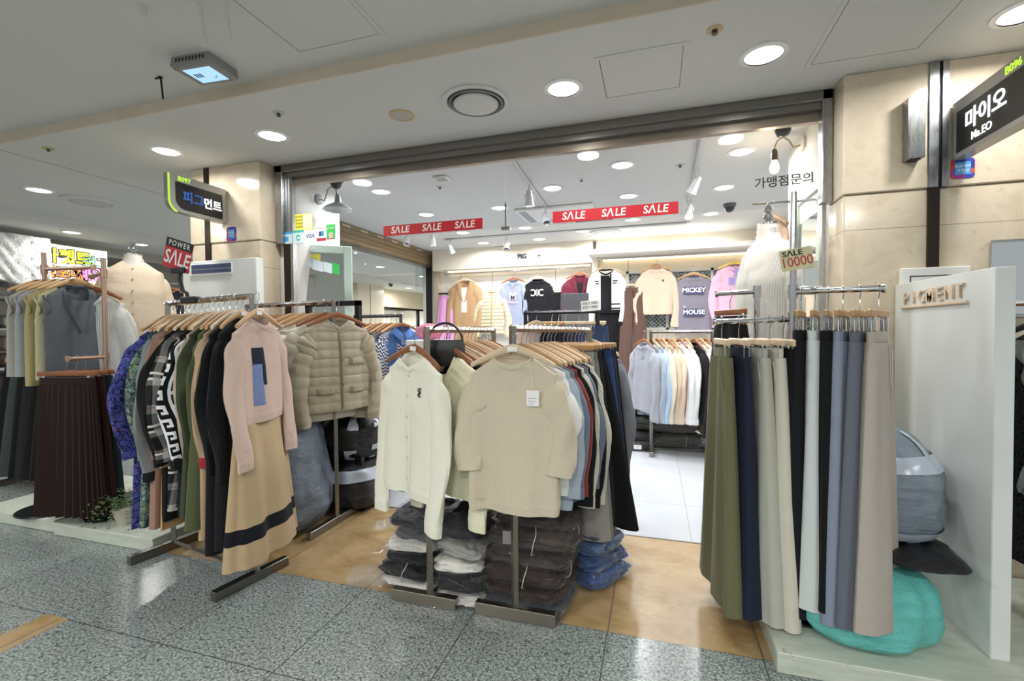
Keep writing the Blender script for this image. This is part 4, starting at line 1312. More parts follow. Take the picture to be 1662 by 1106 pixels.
PATCHW = patchwork(); SKY = plain('sticker_sky_blue', '#4aa3e0', 0.5)
for lab, x0, x1, z0, z1 in (('colourful square sticker with pale blue middle under the B096 sign', 1.39, 1.485, 1.992, 2.09), ('colourful square sticker with pale blue middle under the B097 sign', -3.185, -3.09, 1.982, 2.092)):
    Y = 2.8215
    t, a, b_ = sticker('payment_sticker', lab, x0, x1, z0 + 0.026, z1 + 0.026 if x0 < 0 else z1 + 0.024, Y, None)
    rrect(a, b_, 0.014, -0.002, 0).build('sticker_sheet', PATCHW, t, False)
    MB().box((-a * 0.66, -0.003, -b_ * 0.62), (a * 0.66, -0.002, b_ * 0.66)).build('middle_field', SKY, t, False)
    text('제로페이', 0.018, (0, -0.0032, 0.010), (R(90), 0, 0), MT_PAPERW, t, 'lettering', 0.0003)
    text('가맹점', 0.018, (0, -0.0032, -0.012), (R(90), 0, 0), MT_PAPERW, t, 'lettering', 0.0003)

GY = 2.9845


def glass_sticker(name, label, x0, x1, z0, z1, base, bits, rot=0.0):
    t, a, b_ = sticker(name, label, x0, x1, z0, z1, GY, None)
    t.rotation_euler = (0, rot, 0)
    MB().box((-a, -0.001, -b_), (a, 0, b_)).build('sticker_sheet', base, t, False)
    for k, (nm, lo, hi, m_) in enumerate(bits):
        MB().box((lo[0] * a, -0.0018, lo[1] * b_), (hi[0] * a, -0.001, hi[1] * b_)).build(nm, m_, t, False)
    return t, a, b_


YEL = plain('sticker_yellow', '#f0e34a', 0.5); LBL = plain('sticker_pale_blue', '#cfe6ea', 0.5); TEAL = plain('sticker_teal', '#3fb3a8', 0.5); GRN = plain('sticker_green', '#2fc452', 0.5); PINK = plain('sticker_pink', '#e7b0b4', 0.5); NAVY = plain('navy_print', '#2a4f9f', 0.5)
t, a, b_ = glass_sticker('window_sticker', 'yellow notice sticker with small dark print on the glass by the wall lamp', -2.679, -2.515, 2.088, 2.215, YEL, [('pale_half', (-0.1, -0.9), (0.95, 0.9), plain('sticker_cream', '#f3eec0', 0.3))])
for k in range(4): text('안내사항', 0.02, (-0.042, -0.002, 0.042 - 0.026 * k), (R(90), 0, 0), MT_INK, t, 'lettering', 0.0002)
glass_sticker('window_sticker', 'pale sticker with a blue top band, first in the card sticker row', -2.815, -2.708, 1.992, 2.086, LBL, [('top_band', (-1, 0.62), (1, 1), SKY), ('card_mark', (-0.25, -0.6), (0.3, 0.2), SKY)])
t, a, b_ = glass_sticker('window_sticker', 'pale sticker with a teal top band and round teal arrow mark', -2.702, -2.600, 1.994, 2.092, LBL, [('top_band', (-1, 0.62), (1, 1), TEAL)])
MB().tube([(0.018 * cos(R(20 + 30 * k)), -0.002, 0.018 * sin(R(20 + 30 * k)) - 0.008) for k in range(11)], 0.004, 6).build('round_mark', TEAL, t)
t, a, b_ = glass_sticker('window_sticker', 'white card sticker with blue VISA lettering on the glass', -2.596, -2.484, 1.984, 2.086, MT_PAPERW, [])
text('VISA', 0.042, (0, -0.002, 0.004), (R(90), 0, 0), NAVY, t, 'lettering', 0.0003, 0.012, shear=0.2)
t, a, b_ = glass_sticker('window_sticker', 'white card sticker with red foot and blue square mark', -2.480, -2.393, 1.994, 2.095, MT_PAPERW, [('red_foot', (-1, -1), (1, -0.55), plain('sticker_crimson', '#b9314a', 0.5)), ('blue_mark', (-0.05, -0.25), (0.55, 0.5), plain('mark_blue', '#3e8fbd', 0.5)), ('dark_mark', (-0.5, -0.25), (-0.05, 0.45), plain('mark_navy', '#2b3d6b', 0.5)), ('red_edge', (-1, 0.94), (1, 1), plain('sticker_crimson', '#b9314a', 0.5))])
t, a, b_ = glass_sticker('window_sticker', 'bright green sticker with a pink square, last of the card sticker row', -2.389, -2.309, 2.002, 2.115, GRN, [('pink_square', (-0.45, -0.9), (0.45, -0.1), PINK), ('red_foot', (-1, -1), (1, -0.88), plain('sticker_crimson', '#b9314a', 0.5))])
text('간편결제', 0.017, (0, -0.002, 0.026), (R(90), 0, 0), MT_PAPERW, t, 'lettering', 0.0003)
o = MB().box((-2.58, 2.9945, 1.955), (-2.48, 2.9955, 1.9849)).build('window_sticker', NAVY, None, False)
bpy.data.objects.remove(o)

for x0, x1, lab in ((-1.891, -1.118, 'red strip with three white SALE words on the pane nearer the shaded wall lamp'), (-0.630, 0.141, 'red banner strip with three white SALE words, on the pane nearer the bare bulb')):
    t = thing('sale_banner', lab, 'banner', ((x0 + x1) / 2, GY, 2.029))
    a = (x1 - x0) / 2
    MB().box((-a, -0.0016, -0.037), (a, 0, 0.037)).build('banner_strip', MT_RED, t, False)
    for k in (-1, 0, 1):
        text('S', 0.066, (k * 0.252 - 0.058, -0.002, 0), (R(90), 0, 0), MT_PAPERW, t, 'lettering', 0.0003, 0.02, shear=0.12)
        text('Λ', 0.066, (k * 0.252 - 0.020, -0.002, 0), (R(90), 0, 0), MT_PAPERW, t, 'lettering', 0.0003, 0.02, shear=0.12)
        text('LE', 0.066, (k * 0.252 + 0.042, -0.002, 0), (R(90), 0, 0), MT_PAPERW, t, 'lettering', 0.0003, 0.02, shear=0.12)
t = thing('glass_lettering', 'black Korean franchise lettering stuck on the transom glass', 'lettering', (0.705, GY, 2.126))
text('가맹점문의', 0.066, (0, -0.001, 0.002), (R(90), R(-1.5), 0), MT_INK, t, 'lettering', 0.0004, 0.016)

# hanging sale cards
t = thing('sale_card_stand', 'black clamp stand holding the red and black POWER SALE card on the dress rack', 'card stand', (-2.60, 1.99, 1.487))
MB().tube([(0.06, 0.0, 0.0), (0.05, 0, 0.04), (0.02, 0, 0.055), (0.0, 0, 0.12), (0.005, 0, 0.17)], [0.012, 0.010, 0.011, 0.012, 0.012], 8).build('arm', MT_BLACK, t)
MB().bbox((-0.05, -0.018, 0.155), (0.055, 0.018, 0.185), 0.004).build('card_clip', MT_BLACK, t)
MB().bbox((0.02, -0.022, -0.02), (0.14, 0.022, 0.018), 0.006).build('rail_clamp', MT_BLACK, t)
c = thing('sale_card', 'tilted red and black POWER SALE card over the dress rack', 'sale card', (-2.605, 1.985, 1.745), rot=(0, R(17), 0))
MB().box((-0.105, -0.001, -0.085), (0.105, 0.001, 0.085)).build('card', MT_RED, c, False)
MB().box((-0.105, -0.002, 0.035), (0.105, -0.001, 0.085)).build('top_field', MT_INK, c, False)
text('POWER', 0.042, (0, -0.0025, 0.059), (R(90), 0, 0), MT_PAPERW, c, 'lettering', 0.0003, 0.006, space=1.25)
text('SΛLE', 0.108, (0, -0.0025, -0.024), (R(90), 0, 0), MT_PAPERW, c, 'lettering', 0.0003, 0.02, shear=0.1, sx=0.86)
c = thing('sale_card', 'cream SALE 10000 card taped to the trouser stand pole', 'sale card', (0.583, 2.262, 1.592), rot=(0, R(-9), 0))
MB().box((-0.062, -0.001, -0.045), (0.062, 0.001, 0.045)).build('card', plain('cream_card', '#e3dcb2', 0.6), c, False)
text('SΛLE', 0.032, (-0.012, -0.002, 0.026), (R(90), 0, 0), MT_INK, c, 'lettering', 0.0003, 0.02, sx=1.15)
text('10000', 0.058, (0, -0.002, -0.012), (R(90), 0, 0), plain('sale_red_ink', '#c9403a', 0.5), c, 'lettering', 0.0003, 0.004, sx=0.86)
c = thing('sale_card', 'white price card with small print on the black rail', 'sale card', (-0.52, 3.985, 1.50), rot=(0, R(-4), 0))
MB().box((-0.08, -0.001, -0.045), (0.08, 0.001, 0.045)).build('card', MT_CARD, c, False)
for k in range(2): text('균일가 5000', 0.026, (-0.005, -0.002, 0.022 - 0.035 * k), (R(90), 0, 0), MT_INK, c, 'lettering', 0.0003)

# shop name on the back fascia
t = thing('fascia_lettering', 'white shop name letters on the cream fascia over the back rail', 'lettering', (-1.68, 6.857, 2.42))
text('PIG', 0.10, (-0.25, -0.002, 0), (R(90), 0, 0), MT_GLIT, t, 'lettering', 0.008, 0.02)
text('MENT', 0.10, (0.14, -0.002, 0.01), (R(90), 0, 0), MT_PAPERW, t, 'lettering', 0.012, 0.015, space=1.3)

# wall box, mirror by the divider
t = thing('wall_frame', 'white framed panel on the pillar behind the divider board', 'frame', (1.325, 2.829, 1.10))
MB().bbox((-0.14, -0.03, 0), (0.14, 0, 0.49), 0.004).build('casing', MT_WHITE, t)
MB().box((-0.105, -0.032, 0.03), (0.105, -0.03, 0.45)).build('groove', MT_DARK, t, False)
MB().box((-0.10, -0.034, 0.03), (0.11, -0.0315, 0.444)).build('inner_sheet', MT_WHITE, t, False)
MB().box((-0.075, -0.035, 0.405), (0.03, -0.034, 0.425)).build('label_strip', plain('label_grey', '#c9cbd2', 0.5), t, False)
t = thing('wall_mirror', 'small frameless mirror on the pillar at the edge of the picture', 'mirror', (1.70, 2.829, 1.35))
MB().bbox((-0.15, -0.012, 0), (0.15, 0, 0.36), 0.004).build('mirror_glass', plain('mirror_silver', '#e8ecec', 0.02, 1.0), t)
MB().bbox((-0.16, -0.016, -0.012), (0.16, 0, 0.0), 0.002).build('mirror_ledge', MT_CHROME, t)


def standing_mirror(label, loc, rz, tilt, w=0.46, h=2.0):
    t = thing('standing_mirror', label, 'mirror', loc, rot=(tilt, 0, rz))
    MT_G = plain('pale_green_lacquer', '#c9ddd2', 0.35)
    for s in (-1, 1): MB().bbox((s * w / 2 - 0.035, -0.02, 0), (s * w / 2 + 0.035, 0.025, h), 0.006).build('frame_stile', MT_G, t)
    MB().bbox((-w / 2 + 0.035, -0.02, h - 0.07), (w / 2 - 0.035, 0.025, h), 0.006).build('frame_rail', MT_G, t)
    MB().bbox((-w / 2 + 0.035, -0.02, 0), (w / 2 - 0.035, 0.025, 0.10), 0.006).build('frame_rail', MT_G, t)
    MB().box((-w / 2 + 0.035, 0.0, 0.10), (w / 2 - 0.035, 0.012, h - 0.07)).build('mirror_glass', plain('mirror_silver', '#e8ecec', 0.02, 1.0), t, False)
    return t


standing_mirror('tall pale green framed mirror leaning behind the card stickers', (-2.56, 3.13, 0), R(36), R(-8), 0.40, 2.06)
standing_mirror('tall pale green framed mirror leaning behind the white mannequin', (0.885, 3.42, 0), R(-90), R(-2), 0.5, 2.2)

# wall lamps
t = thing('wall_lamp', 'grey gooseneck wall lamp with a wide shade above the mirror', 'wall lamp', (-2.80, 3.40, 2.455))
MT_LG = plain('lamp_grey', '#a9adb0', 0.35, 0.3)
MB().lathe([(0.0001, 0), (0.045, 0), (0.045, 0.012), (0.02, 0.022), (0.0001, 0.024)], 20, mat=Matrix.Rotation(pi / 2, 4, 'Y')).build('wall_plate', MT_LG, t)
MB().tube([(0.02, 0, 0), (0.06, 0, -0.02), (0.085, 0, 0.03), (0.10, 0, 0.075), (0.14, 0, 0.10), (0.18, 0, 0.075), (0.195, 0, 0.02), (0.20, 0, -0.01)], 0.006, 8).build('gooseneck', MT_LG, t)
MB().lathe([(0.018, 0.02), (0.024, -0.01), (0.028, -0.045), (0.055, -0.06), (0.10, -0.085), (0.125, -0.11), (0.121, -0.112), (0.09, -0.09), (0.05, -0.068), (0.02, -0.06), (0.0001, -0.06)], 32, c=(0.20, 0, 0), caps=False).build('lamp_shade', MT_LG, t)
t = thing('wall_lamp', 'gooseneck wall lamp with a glowing bare bulb beside the white mannequin', 'wall lamp', (0.953, 3.55, 2.525))
MT_BR = plain('brass', '#b59a68', 0.3, 0.8)
MB().lathe([(0.0001, 0), (0.05, 0), (0.05, 0.012), (0.0001, 0.02)], 20, mat=Matrix.Rotation(-pi / 2, 4, 'Y')).build('wall_plate', plain('bright_plate', '#efe6d8', 0.3), t)
MB().tube([(-0.02, 0, -0.01), (-0.06, 0, -0.02), (-0.085, 0, 0.03), (-0.12, 0, 0.055), (-0.155, 0, 0.035), (-0.17, 0, 0.0), (-0.172, 0, -0.03)], 0.005, 8).build('gooseneck', MT_BR, t)
MB().lathe([(0.012, 0.0), (0.02, -0.02), (0.022, -0.075), (0.0001, -0.078)], 16, c=(-0.172, 0, -0.02)).build('socket', plain('socket_brown', '#5a4a3c', 0.5), t)
MB().lathe([(0.014, -0.07), (0.028, -0.11), (0.031, -0.13), (0.022, -0.155), (0.0001, -0.165)], 20, c=(-0.172, 0, -0.02), caps=False).build('bulb', emit('bulb_warm', '#ffd9a0', 6.0), t)
d = bpy.data.lights.new('bulb_light', 'POINT'); d.energy = 3.5; d.color = (1, 0.78, 0.52); d.shadow_soft_size = 0.05
o = bpy.data.objects.new('bulb_light', d); COL.objects.link(o); o.location = (0.74, 3.55, 2.33)

# back rails on the wall
for nm, x0, x1, Y, z, lab in (('wall_rail', -3.29, -0.90, 6.95, 2.22, 'thin chrome hanging rail under the cream fascia'), ('wall_rail', -0.78, 1.35, 6.60, 2.28, 'thin chrome hanging rail under the white ledge')):
    t = thing(nm, lab, 'rail', ((x0 + x1) / 2, Y, z)); a = (x1 - x0) / 2
    MB().tube([(-a, 0, 0), (a, 0, 0)], 0.011, 10).build('rail', MT_CHROME, t)
    for s in (-1, 0, 1): MB().tube([(s * (a - 0.02), 0, 0), (s * (a - 0.02), 0.12 if Y > 6.8 else 0.16, 0.0)] if Y > 6.8 else [(s * (a - 0.02), 0, 0), (s * (a - 0.02), 0, 0.025)], 0.008, 8).build('bracket', MT_CHROME, t)
for k, (x, Y, z, n_) in enumerate(((-2.98, 6.95, 2.22, 'near the lilac trousers'), (-2.44, 6.95, 2.22, 'over the quilted jacket'), (-1.42, 6.95, 2.22, 'over the black skirt'), (-0.33, 6.60, 2.28, 'over the brown trousers'))):
    o = MB().tube([(0.012, 0, 0.0), (0, 0, 0.014), (-0.012, 0, 0.0), (-0.012, 0, -0.22), (-0.004, 0, -0.24), (0.008, 0, -0.23)], 0.0035, 6).build('drop_hook', plain('hook_grey', '#56544f', 0.4, 0.7), None)
    tag(o, 'long wire drop hook on the back rail ' + n_, 'hook', 'drop hooks on the back rails', loc=(x, Y, z))

# ================================================================== bags and bundles
def fbm(p, o=4):
    s = 0; a = 1
    for k in range(o): s += a * noise.noise(p * (2 ** k)); a *= 0.5
    return s


def blob_surface(rx, ry, h, seed, wr, exp=0.75, lean=(0, 0), top_pinch=0.0, sag=0.25):
    off = Vector((seed * 3.1, seed * 1.7, seed * 2.3))

    def f(u, v, o=0.0):          # u 0..2pi, v -1..1
        ph = v * pi / 2
        cz = sgnpow(sin(ph), exp); cr = abs(cos(ph)) ** exp
        x = sgnpow(cos(u), 0.85) * cr; y = sgnpow(sin(u), 0.85) * cr
        z = (cz + 1) / 2
        r = 1 + sag * (0.5 - z) * 0.6
        if top_pinch: r *= 1 - top_pinch * max(0, z - 0.6) / 0.4
        q = Vector((x * rx * 6, y * ry * 6, z * h * 4)) + off
        n1 = fbm(q, 3); ridge = 1 - abs(noise.noise(Vector((q.x * 1.3, q.y * 1.3, q.z * 2.6)) + off)) * 2
        k = 1 + wr * n1 + wr * 0.55 * ridge
        X = x * rx * r * k + lean[0] * z; Y = y * ry * r * k + lean[1] * z
        Z = z * h * (1 + 0.35 * wr * n1)
        if o:
            L = math.hypot(x, y) + 1e-6; X += o * x / L * cr; Y += o * y / L * cr; Z += o * (cz)
        return (X, Y, max(Z, 0.002))
    return f


def blob(name, label, cat, loc, rx, ry, h, mat, seed=1, wr=0.10, exp=0.75, rz=0.0, lean=(0, 0), top_pinch=0.0, group=None, nu=84, nv=52, part='bag_skin', sag=0.25):
    t = thing(name, label, cat, loc, rz=rz, group=group)
    f = blob_surface(rx, ry, h, seed, wr, exp, lean, top_pinch, sag)
    rings = [[f(2 * pi * i / nu, -0.995 + 1.99 * k / nv) for i in range(nu)] for k in range(nv + 1)]
    MB().loft(rings, cap0=True, cap1=True).build(part, mat, t, True, 80)
    return t, f


def tape(t, f, mat, u0, u1, v0, v1, off=0.005, n=40, m=5, name='tape'):
    rows = []
    for k in range(m + 1):
        rows.append([f(u0[0] + (u1[0] - u0[0]) * i / n if isinstance(u0, tuple) else u0 + (u1 - u0) * i / n, v0 + (v1 - v0) * k / m, off) for i in range(n + 1)])
    MB().loft(rows, closed=False).build(name, mat, t, True, 80)


MT_TAPE = film('clear_tape', '#e9f0f5', 0.45, 0.12, 30.0, 0.5)
MT_TAPE2 = plain('whitish_tape', '#b9c4d2', 0.22)
MT_BAGTEAL = bagmat('teal_plastic', '#6fcfc6', 0.32, 0.7, 11.0)
MT_BAGGREY = bagmat('grey_blue_plastic', '#8593a0', 0.34, 0.8, 10.0)
MT_BAGSLATE = bagmat('slate_plastic', '#6f7a88', 0.33, 0.8, 9.0)
MT_BAGBLK = bagmat('black_plastic_bag', '#121316', 0.22, 1.0, 11.0)
MT_KNOT = bagmat('smoke_plastic', '#9a9da0', 0.25, 1.0, 12.0)

t, f = blob('plastic_bag', 'big turquoise plastic bag bulging on the pale platform', 'bag', (0.785, 2.14, 0.083), 0.25, 0.215, 0.28, MT_BAGTEAL, 6, 0.085, 0.70, R(16), lean=(0.07, 0.13), sag=0.10)
pk, _ = blob('plastic_packet', 'flat shiny black packet squeezed between the turquoise and grey bags', 'packet', (0.975, 2.28, 0.375), 0.15, 0.20, 0.05, MT_BAGBLK, 11, 0.16, 0.6, R(10))
fl = MB(); rr = random.Random(3)
rows = []
for k in range(6):
    rows.append([(0.06 + 0.10 * i / 9 + 0.006 * rr.uniform(-1, 1), -0.23 + 0.045 * k - 0.03 * i / 9, 0.02 - 0.004 * i + 0.010 * rr.uniform(-1, 1)) for i in range(10)])
fl.loft(rows, closed=False).build('film_flap', MT_FILM, pk)
t, f = blob('plastic_bag', 'grey blue taped bag stacked on the turquoise one beside the divider', 'bag', (0.955, 2.39, 0.405), 0.185, 0.20, 0.46, MT_BAGGREY, 5, 0.09, 0.6, R(-6), top_pinch=0.35)
for v0, v1 in ((0.10, 0.28), (-0.55, -0.35)): tape(t, f, MT_TAPE2, pi, 2 * pi + 0.4, v0, v1)
tape(t, f, MT_TAPE2, 1.55 * pi, 1.66 * pi, -0.8, -0.36); tape(t, f, MT_TAPE2, 1.70 * pi, 1.80 * pi, 0.28, 0.8)

t, f = blob('plastic_bag', 'long slate grey plastic bag slumped behind the beige dress', 'bag', (-2.36, 2.47, 0.0), 0.29, 0.30, 0.78, MT_BAGSLATE, 8, 0.10, 0.55, R(20), lean=(-0.05, 0.02))
t, f = blob('plastic_bag', 'upper black plastic bag with pale tape under the beige quilted jacket', 'bag', (-2.22, 3.03, 0.34), 0.245, 0.26, 0.36, MT_BAGBLK, 9, 0.13, 0.6, R(10), lean=(0.05, 0))
tape(t, f, MT_TAPE2, 1.55 * pi, 1.65 * pi, -0.8, 0.8); tape(t, f, MT_TAPE2, 1.8 * pi, 1.87 * pi, -0.8, 0.9); tape(t, f, MT_TAPE2, 1.2 * pi, 1.27 * pi, -0.5, 0.9)
t, f = blob('plastic_bag', 'lower black plastic bag with a pale tape belt behind the coat rack foot', 'bag', (-2.20, 2.98, 0.0), 0.265, 0.26, 0.37, MT_BAGBLK, 10, 0.12, 0.55, R(-10))
tape(t, f, MT_TAPE2, pi, 2 * pi + 0.5, 0.05, 0.32); tape(t, f, MT_TAPE2, 1.30 * pi, 1.38 * pi, -0.4, 0.9)
blob('plastic_bag', 'smoky clear bag of folded clothes behind the black bags', 'bag', (-2.05, 3.62, 0.0), 0.20, 0.24, 0.34, bagmat('smoky_grey_bag', '#7f8683', 0.25, 0.9, 9.0), 12, 0.12, 0.6)
blob('plastic_bag', 'dark brown bag of clothes topping the smoky clear bag', 'bag', (-2.08, 3.68, 0.335), 0.22, 0.24, 0.30, bagmat('dark_brown_bag', '#3d3733', 0.4, 0.9, 9.0), 13, 0.12, 0.6)


def folded(name, label, loc, sx, sy, h, cloth, seed, rz=0.0, layers=3, tiltv=(0, 0), string=False, flaps=True, group='wrapped clothes stacked under the sweater racks', filmmat=None):
    """folded garments in clear film: layered rounded slab, film skin with loose corners, string"""
    t = thing(name, label, 'clothes packet', loc, group=None, rot=(tiltv[0], tiltv[1], rz))
    off = Vector((seed * 1.9, seed * 0.7, seed * 3.3)); nu, nv = 96, 30

    def f(u, v, grow=0.0, wr=0.5):
        ph = v * pi / 2; cr = abs(cos(ph)) ** 0.28; cz = sgnpow(sin(ph), 0.75)
        cu, su = sgnpow(cos(u), 0.36), sgnpow(sin(u), 0.36)
        li = int((cz + 1) * layers / 2 * 0.999); fr_ = (cz + 1) * layers / 2 - li
        lay = 0.075 * (abs(sin(pi * fr_)) ** 0.45) - 0.075 + 0.05 * noise.noise(Vector((cos(u) * 1.3, sin(u) * 1.3, li * 3.7)) + off)
        k = 1 + lay * cr
        x, y = cu * sx * cr * k, su * sy * cr * k
        q = Vector((x * 10, y * 10, cz * 1.6)) + off
        n1 = fbm(q, 4); n2 = fbm(q * 2.3 + Vector((9, 1, 4)), 3)
        z = h / 2 + (h / 2) * cz * (1 - 0.30 * abs(x / sx) ** 3 - 0.30 * abs(y / sy) ** 3) + (0.020 * n1 + 0.010 * n2) * (0.35 + cz) * wr * 1.3
        x += 0.024 * noise.noise(q * 1.2 + Vector((5, 0, 0))) + 0.008 * n2; y += 0.024 * noise.noise(q * 1.2 + Vector((0, 7, 0))) + 0.008 * n2
        g = 1 + grow / max(sx, sy)
        return (x * g, y * g, z + grow * cz * 0.7)
    rings = [[f(2 * pi * i / nu, -0.98 + 1.96 * k / nv) for i in range(nu)] for k in range(nv + 1)]
    MB().loft(rings, cap0=True, cap1=True).build('folded_garments', cloth, t, True, 80)
    off2 = Vector((seed * 2.9, 3, seed))

    def fw(u, v):
        p = Vector(f(u, v, 0.006)); q = p * 16 + off2
        r = 0.5 - abs(noise.noise(q)); r2 = 0.5 - abs(noise.noise(q * 2.1))
        d = Vector((p.x, p.y, (p.z - h / 2) * 2)).normalized()
        return p + d * (0.005 + 0.014 * max(0, r - 0.12) + 0.010 * max(0, r2 - 0.2))
    rings = [[fw(2 * pi * i / nu, -0.9 + 1.85 * k / nv) for i in range(nu)] for k in range(nv + 1)]
    fm = MB().loft(rings)
    if flaps:
        r_ = random.Random(seed)
        for c_ in range(3):
            u = r_.uniform(pi, 2 * pi); rows = []
            w_ = r_.uniform(0.15, 0.35); ln = r_.uniform(0.03, 0.07)
            for k in range(5):
                rows.append([tuple(Vector(fw(u + w_ * (i / 8 - 0.5), -0.2)) * (1 + ln * k / 4 / max(sx, sy)) + Vector((0, 0, r_.uniform(-0.006, 0.006) - 0.012 * k / 4))) for i in range(9)])
            fm.loft(rows, closed=False)
    fm.build('plastic_wrap', filmmat or MT_FILM, t, True, 80)
    if string:
        pts = []
        for k in range(41):
            a = 2 * pi * k / 40; vv = sin(a)
            pts.append(fw(0 if cos(a) > 0 else pi, vv * 0.97) if False else (sx * 1.05 * sgnpow(cos(a), 0.5), -sy * 0.15 + 0.01 * sin(3 * a), h / 2 + (h / 2 + 0.016) * sgnpow(sin(a), 0.5)))
        MB().tube(pts, 0.0022, 6).build('string', plain('white_string', '#c9c4bb', 0.6), t)
        pts = [(sx * 0.15 + 0.01 * sin(3 * a), sy * 1.07 * sgnpow(cos(a), 0.5), h / 2 + (h / 2 + 0.016) * sgnpow(sin(a), 0.5)) for a in [2 * pi * k / 40 for k in range(41)]]
        MB().tube(pts, 0.0022, 6).build('string', plain('white_string', '#c9c4bb', 0.6), t)
    return t


BLK, GRY, WHT_, BRN, TAU, LGY, DGY, IVO = '#1a1b20', '#5d6065', '#e9e7de', '#3b2c27', '#4a403b', '#a7a5a0', '#30333a', '#e4dcc6'


def pack(col): return fabric(col, 'knit')


# under the first rack (ivory cardigans): two columns either side of the post
LS = [('folded white knit in clear film at the foot of the first pile', -1.10, 2.16, 0.20, 0.20, 0.055, WHT_, 0.05, 2),
      ('folded white fleece in clear film under the second pile beside the post', -0.885, 2.13, 0.12, 0.18, 0.06, WHT_, -0.12, 2)]
zl = 0.004
stackL = [(-1.17, 2.19, 0.165, 0.19, 0.055, WHT_, 'white folded knit in film, bottom of the outer pile under the ivory cardigans'),
          (-1.19, 2.20, 0.155, 0.19, 0.065, BLK, 'black folded knit in film lying second from the floor in the outer pile'),
          (-1.175, 2.22, 0.145, 0.18, 0.050, BLK, 'thin black folded knit in film under the outer white one'),
          (-1.18, 2.22, 0.150, 0.18, 0.065, WHT_, 'plump white folded knit in film amid the outer pile'),
          (-1.16, 2.24, 0.135, 0.17, 0.055, GRY, 'grey folded knit in film above the plump white one'),
          (-1.17, 2.24, 0.150, 0.18, 0.070, DGY, 'charcoal folded knit in film topping the outer pile under the ivory cardigans')]
for i, (x, y, a, b_, h, col, lab) in enumerate(stackL):
    folded('folded_clothes_packet', lab, (x, y, zl), a, b_, h, pack(col), 20 + i, rz=R(rnd.uniform(-9, 9)), tiltv=(R(rnd.uniform(-2, 4)), R(rnd.uniform(-3, 3))), string=(i == 1))
    zl += h * 0.97
zl = 0.004
stackL2 = [(-0.885, 2.13, 0.125, 0.17, 0.055, WHT_, 'white fleecy folded knit in film, bottom of the pile between the two posts'),
           (-0.88, 2.12, 0.125, 0.17, 0.090, BLK, 'thick black folded knit in film, second from the floor between the posts'),
           (-0.895, 2.13, 0.120, 0.165, 0.075, WHT_, 'white folded knit in film sagging between the two rack posts'),
           (-0.875, 2.14, 0.125, 0.17, 0.085, LGY, 'light grey folded knit in crinkled film between the two rack posts'),
           (-0.90, 2.17, 0.130, 0.17, 0.080, DGY, 'charcoal folded knit in film topping the pile between the two posts')]
for i, (x, y, a, b_, h, col, lab) in enumerate(stackL2):
    folded('folded_clothes_packet', lab, (x, y, zl), a, b_, h, pack(col), 40 + i, rz=R(rnd.uniform(-12, 4)), tiltv=(R(rnd.uniform(0, 5)), R(rnd.uniform(0, 6) if i > 1 else 0)))
    zl += h * 0.98
zl = 0.004
stackR = [(-0.58, 2.17, 0.205, 0.20, 0.075, '#3f434b', 'slate folded trousers in film, bottom of the brown pile under the beige sweater'),
          (-0.575, 2.17, 0.195, 0.20, 0.060, BRN, 'dark brown folded knit in film just above the slate trousers'),
          (-0.585, 2.18, 0.200, 0.20, 0.085, BRN, 'dark brown shiny packet tied with string, third of the brown pile'),
          (-0.565, 2.19, 0.200, 0.20, 0.060, TAU, 'taupe folded knit in film in the middle of the brown pile'),
          (-0.56, 2.20, 0.205, 0.20, 0.095, TAU, 'taupe folded knit in film tied with white string, near the pile top'),
          (-0.545, 2.24, 0.19, 0.18, 0.060, '#584c46', 'taupe brown folded knit in film topping the pile under the beige sweater')]
for i, (x, y, a, b_, h, col, lab) in enumerate(stackR):
    t = folded('folded_clothes_packet', lab, (x, y, zl), a, b_, h, pack(col), 60 + i, rz=R(rnd.uniform(-8, 6)), tiltv=(R(rnd.uniform(0, 4)), R(rnd.uniform(-2, 3))), string=i in (2, 4))
    if i == 4: MB().box((-0.11, -0.212, h * 0.5), (-0.045, -0.208, h * 0.5 + 0.06)).build('paper_slip', plain('grey_slip', '#8d8884', 0.6), t, False)
    zl += h * 0.985
zl = 0.004
for i, (h, col, lab) in enumerate(((0.07, '#474d57', 'slate folded packet in film at the foot of the pile behind the brown one'), (0.06, '#a9998a', 'pale taupe folded knit in film behind the brown pile'), (0.08, TAU, 'taupe folded packet in the middle of the rear pile by the jeans'), (0.09, TAU, 'taupe folded packet near the top of the rear pile by the jeans'), (0.08, '#5b504a', 'brownish folded packet topping the rear pile by the jeans'))):
    folded('folded_clothes_packet', lab, (-0.46 + 0.006 * i, 2.70, zl), 0.15, 0.18, h, pack(col), 80 + i, rz=R(rnd.uniform(-8, 8)), string=i in (1, 3))
    zl += h * 0.98
zl = 0.004
for i, (h, col, lab) in enumerate(((0.075, '#3c5a8a', 'faded blue folded jeans, bottom of the jeans pile beside the brown packets'), (0.07, '#33507f', 'mid blue folded jeans second from the floor'), (0.075, '#4a658e', 'pale blue folded jeans third from the floor'), (0.07, '#2c3a58', 'dark navy folded jeans topping the jeans pile'), (0.09, '#8497ad', 'pale blue wrapped packet behind the hanging grey trousers'))):
    folded('folded_jeans', lab, (-0.285 - 0.010 * i, 2.43 + 0.025 * i, zl), 0.105, 0.15, h, fabric(col, 'denim'), 100 + i, rz=R(-28 + rnd.uniform(-10, 10)), flaps=False, tiltv=(R(3), R(rnd.uniform(0, 5))))
    zl += h * 0.96
t, _ = blob('crumpled_film', 'crumpled clear plastic film spilling on the floor beside the outer pile', 'plastic film', (-1.40, 2.05, 0.003), 0.085, 0.06, 0.085, film('crumpled_film', '#ffffff', 0.92, 0.05, 60.0, 1.0), 31, 0.9, 0.9, R(30), part='film')
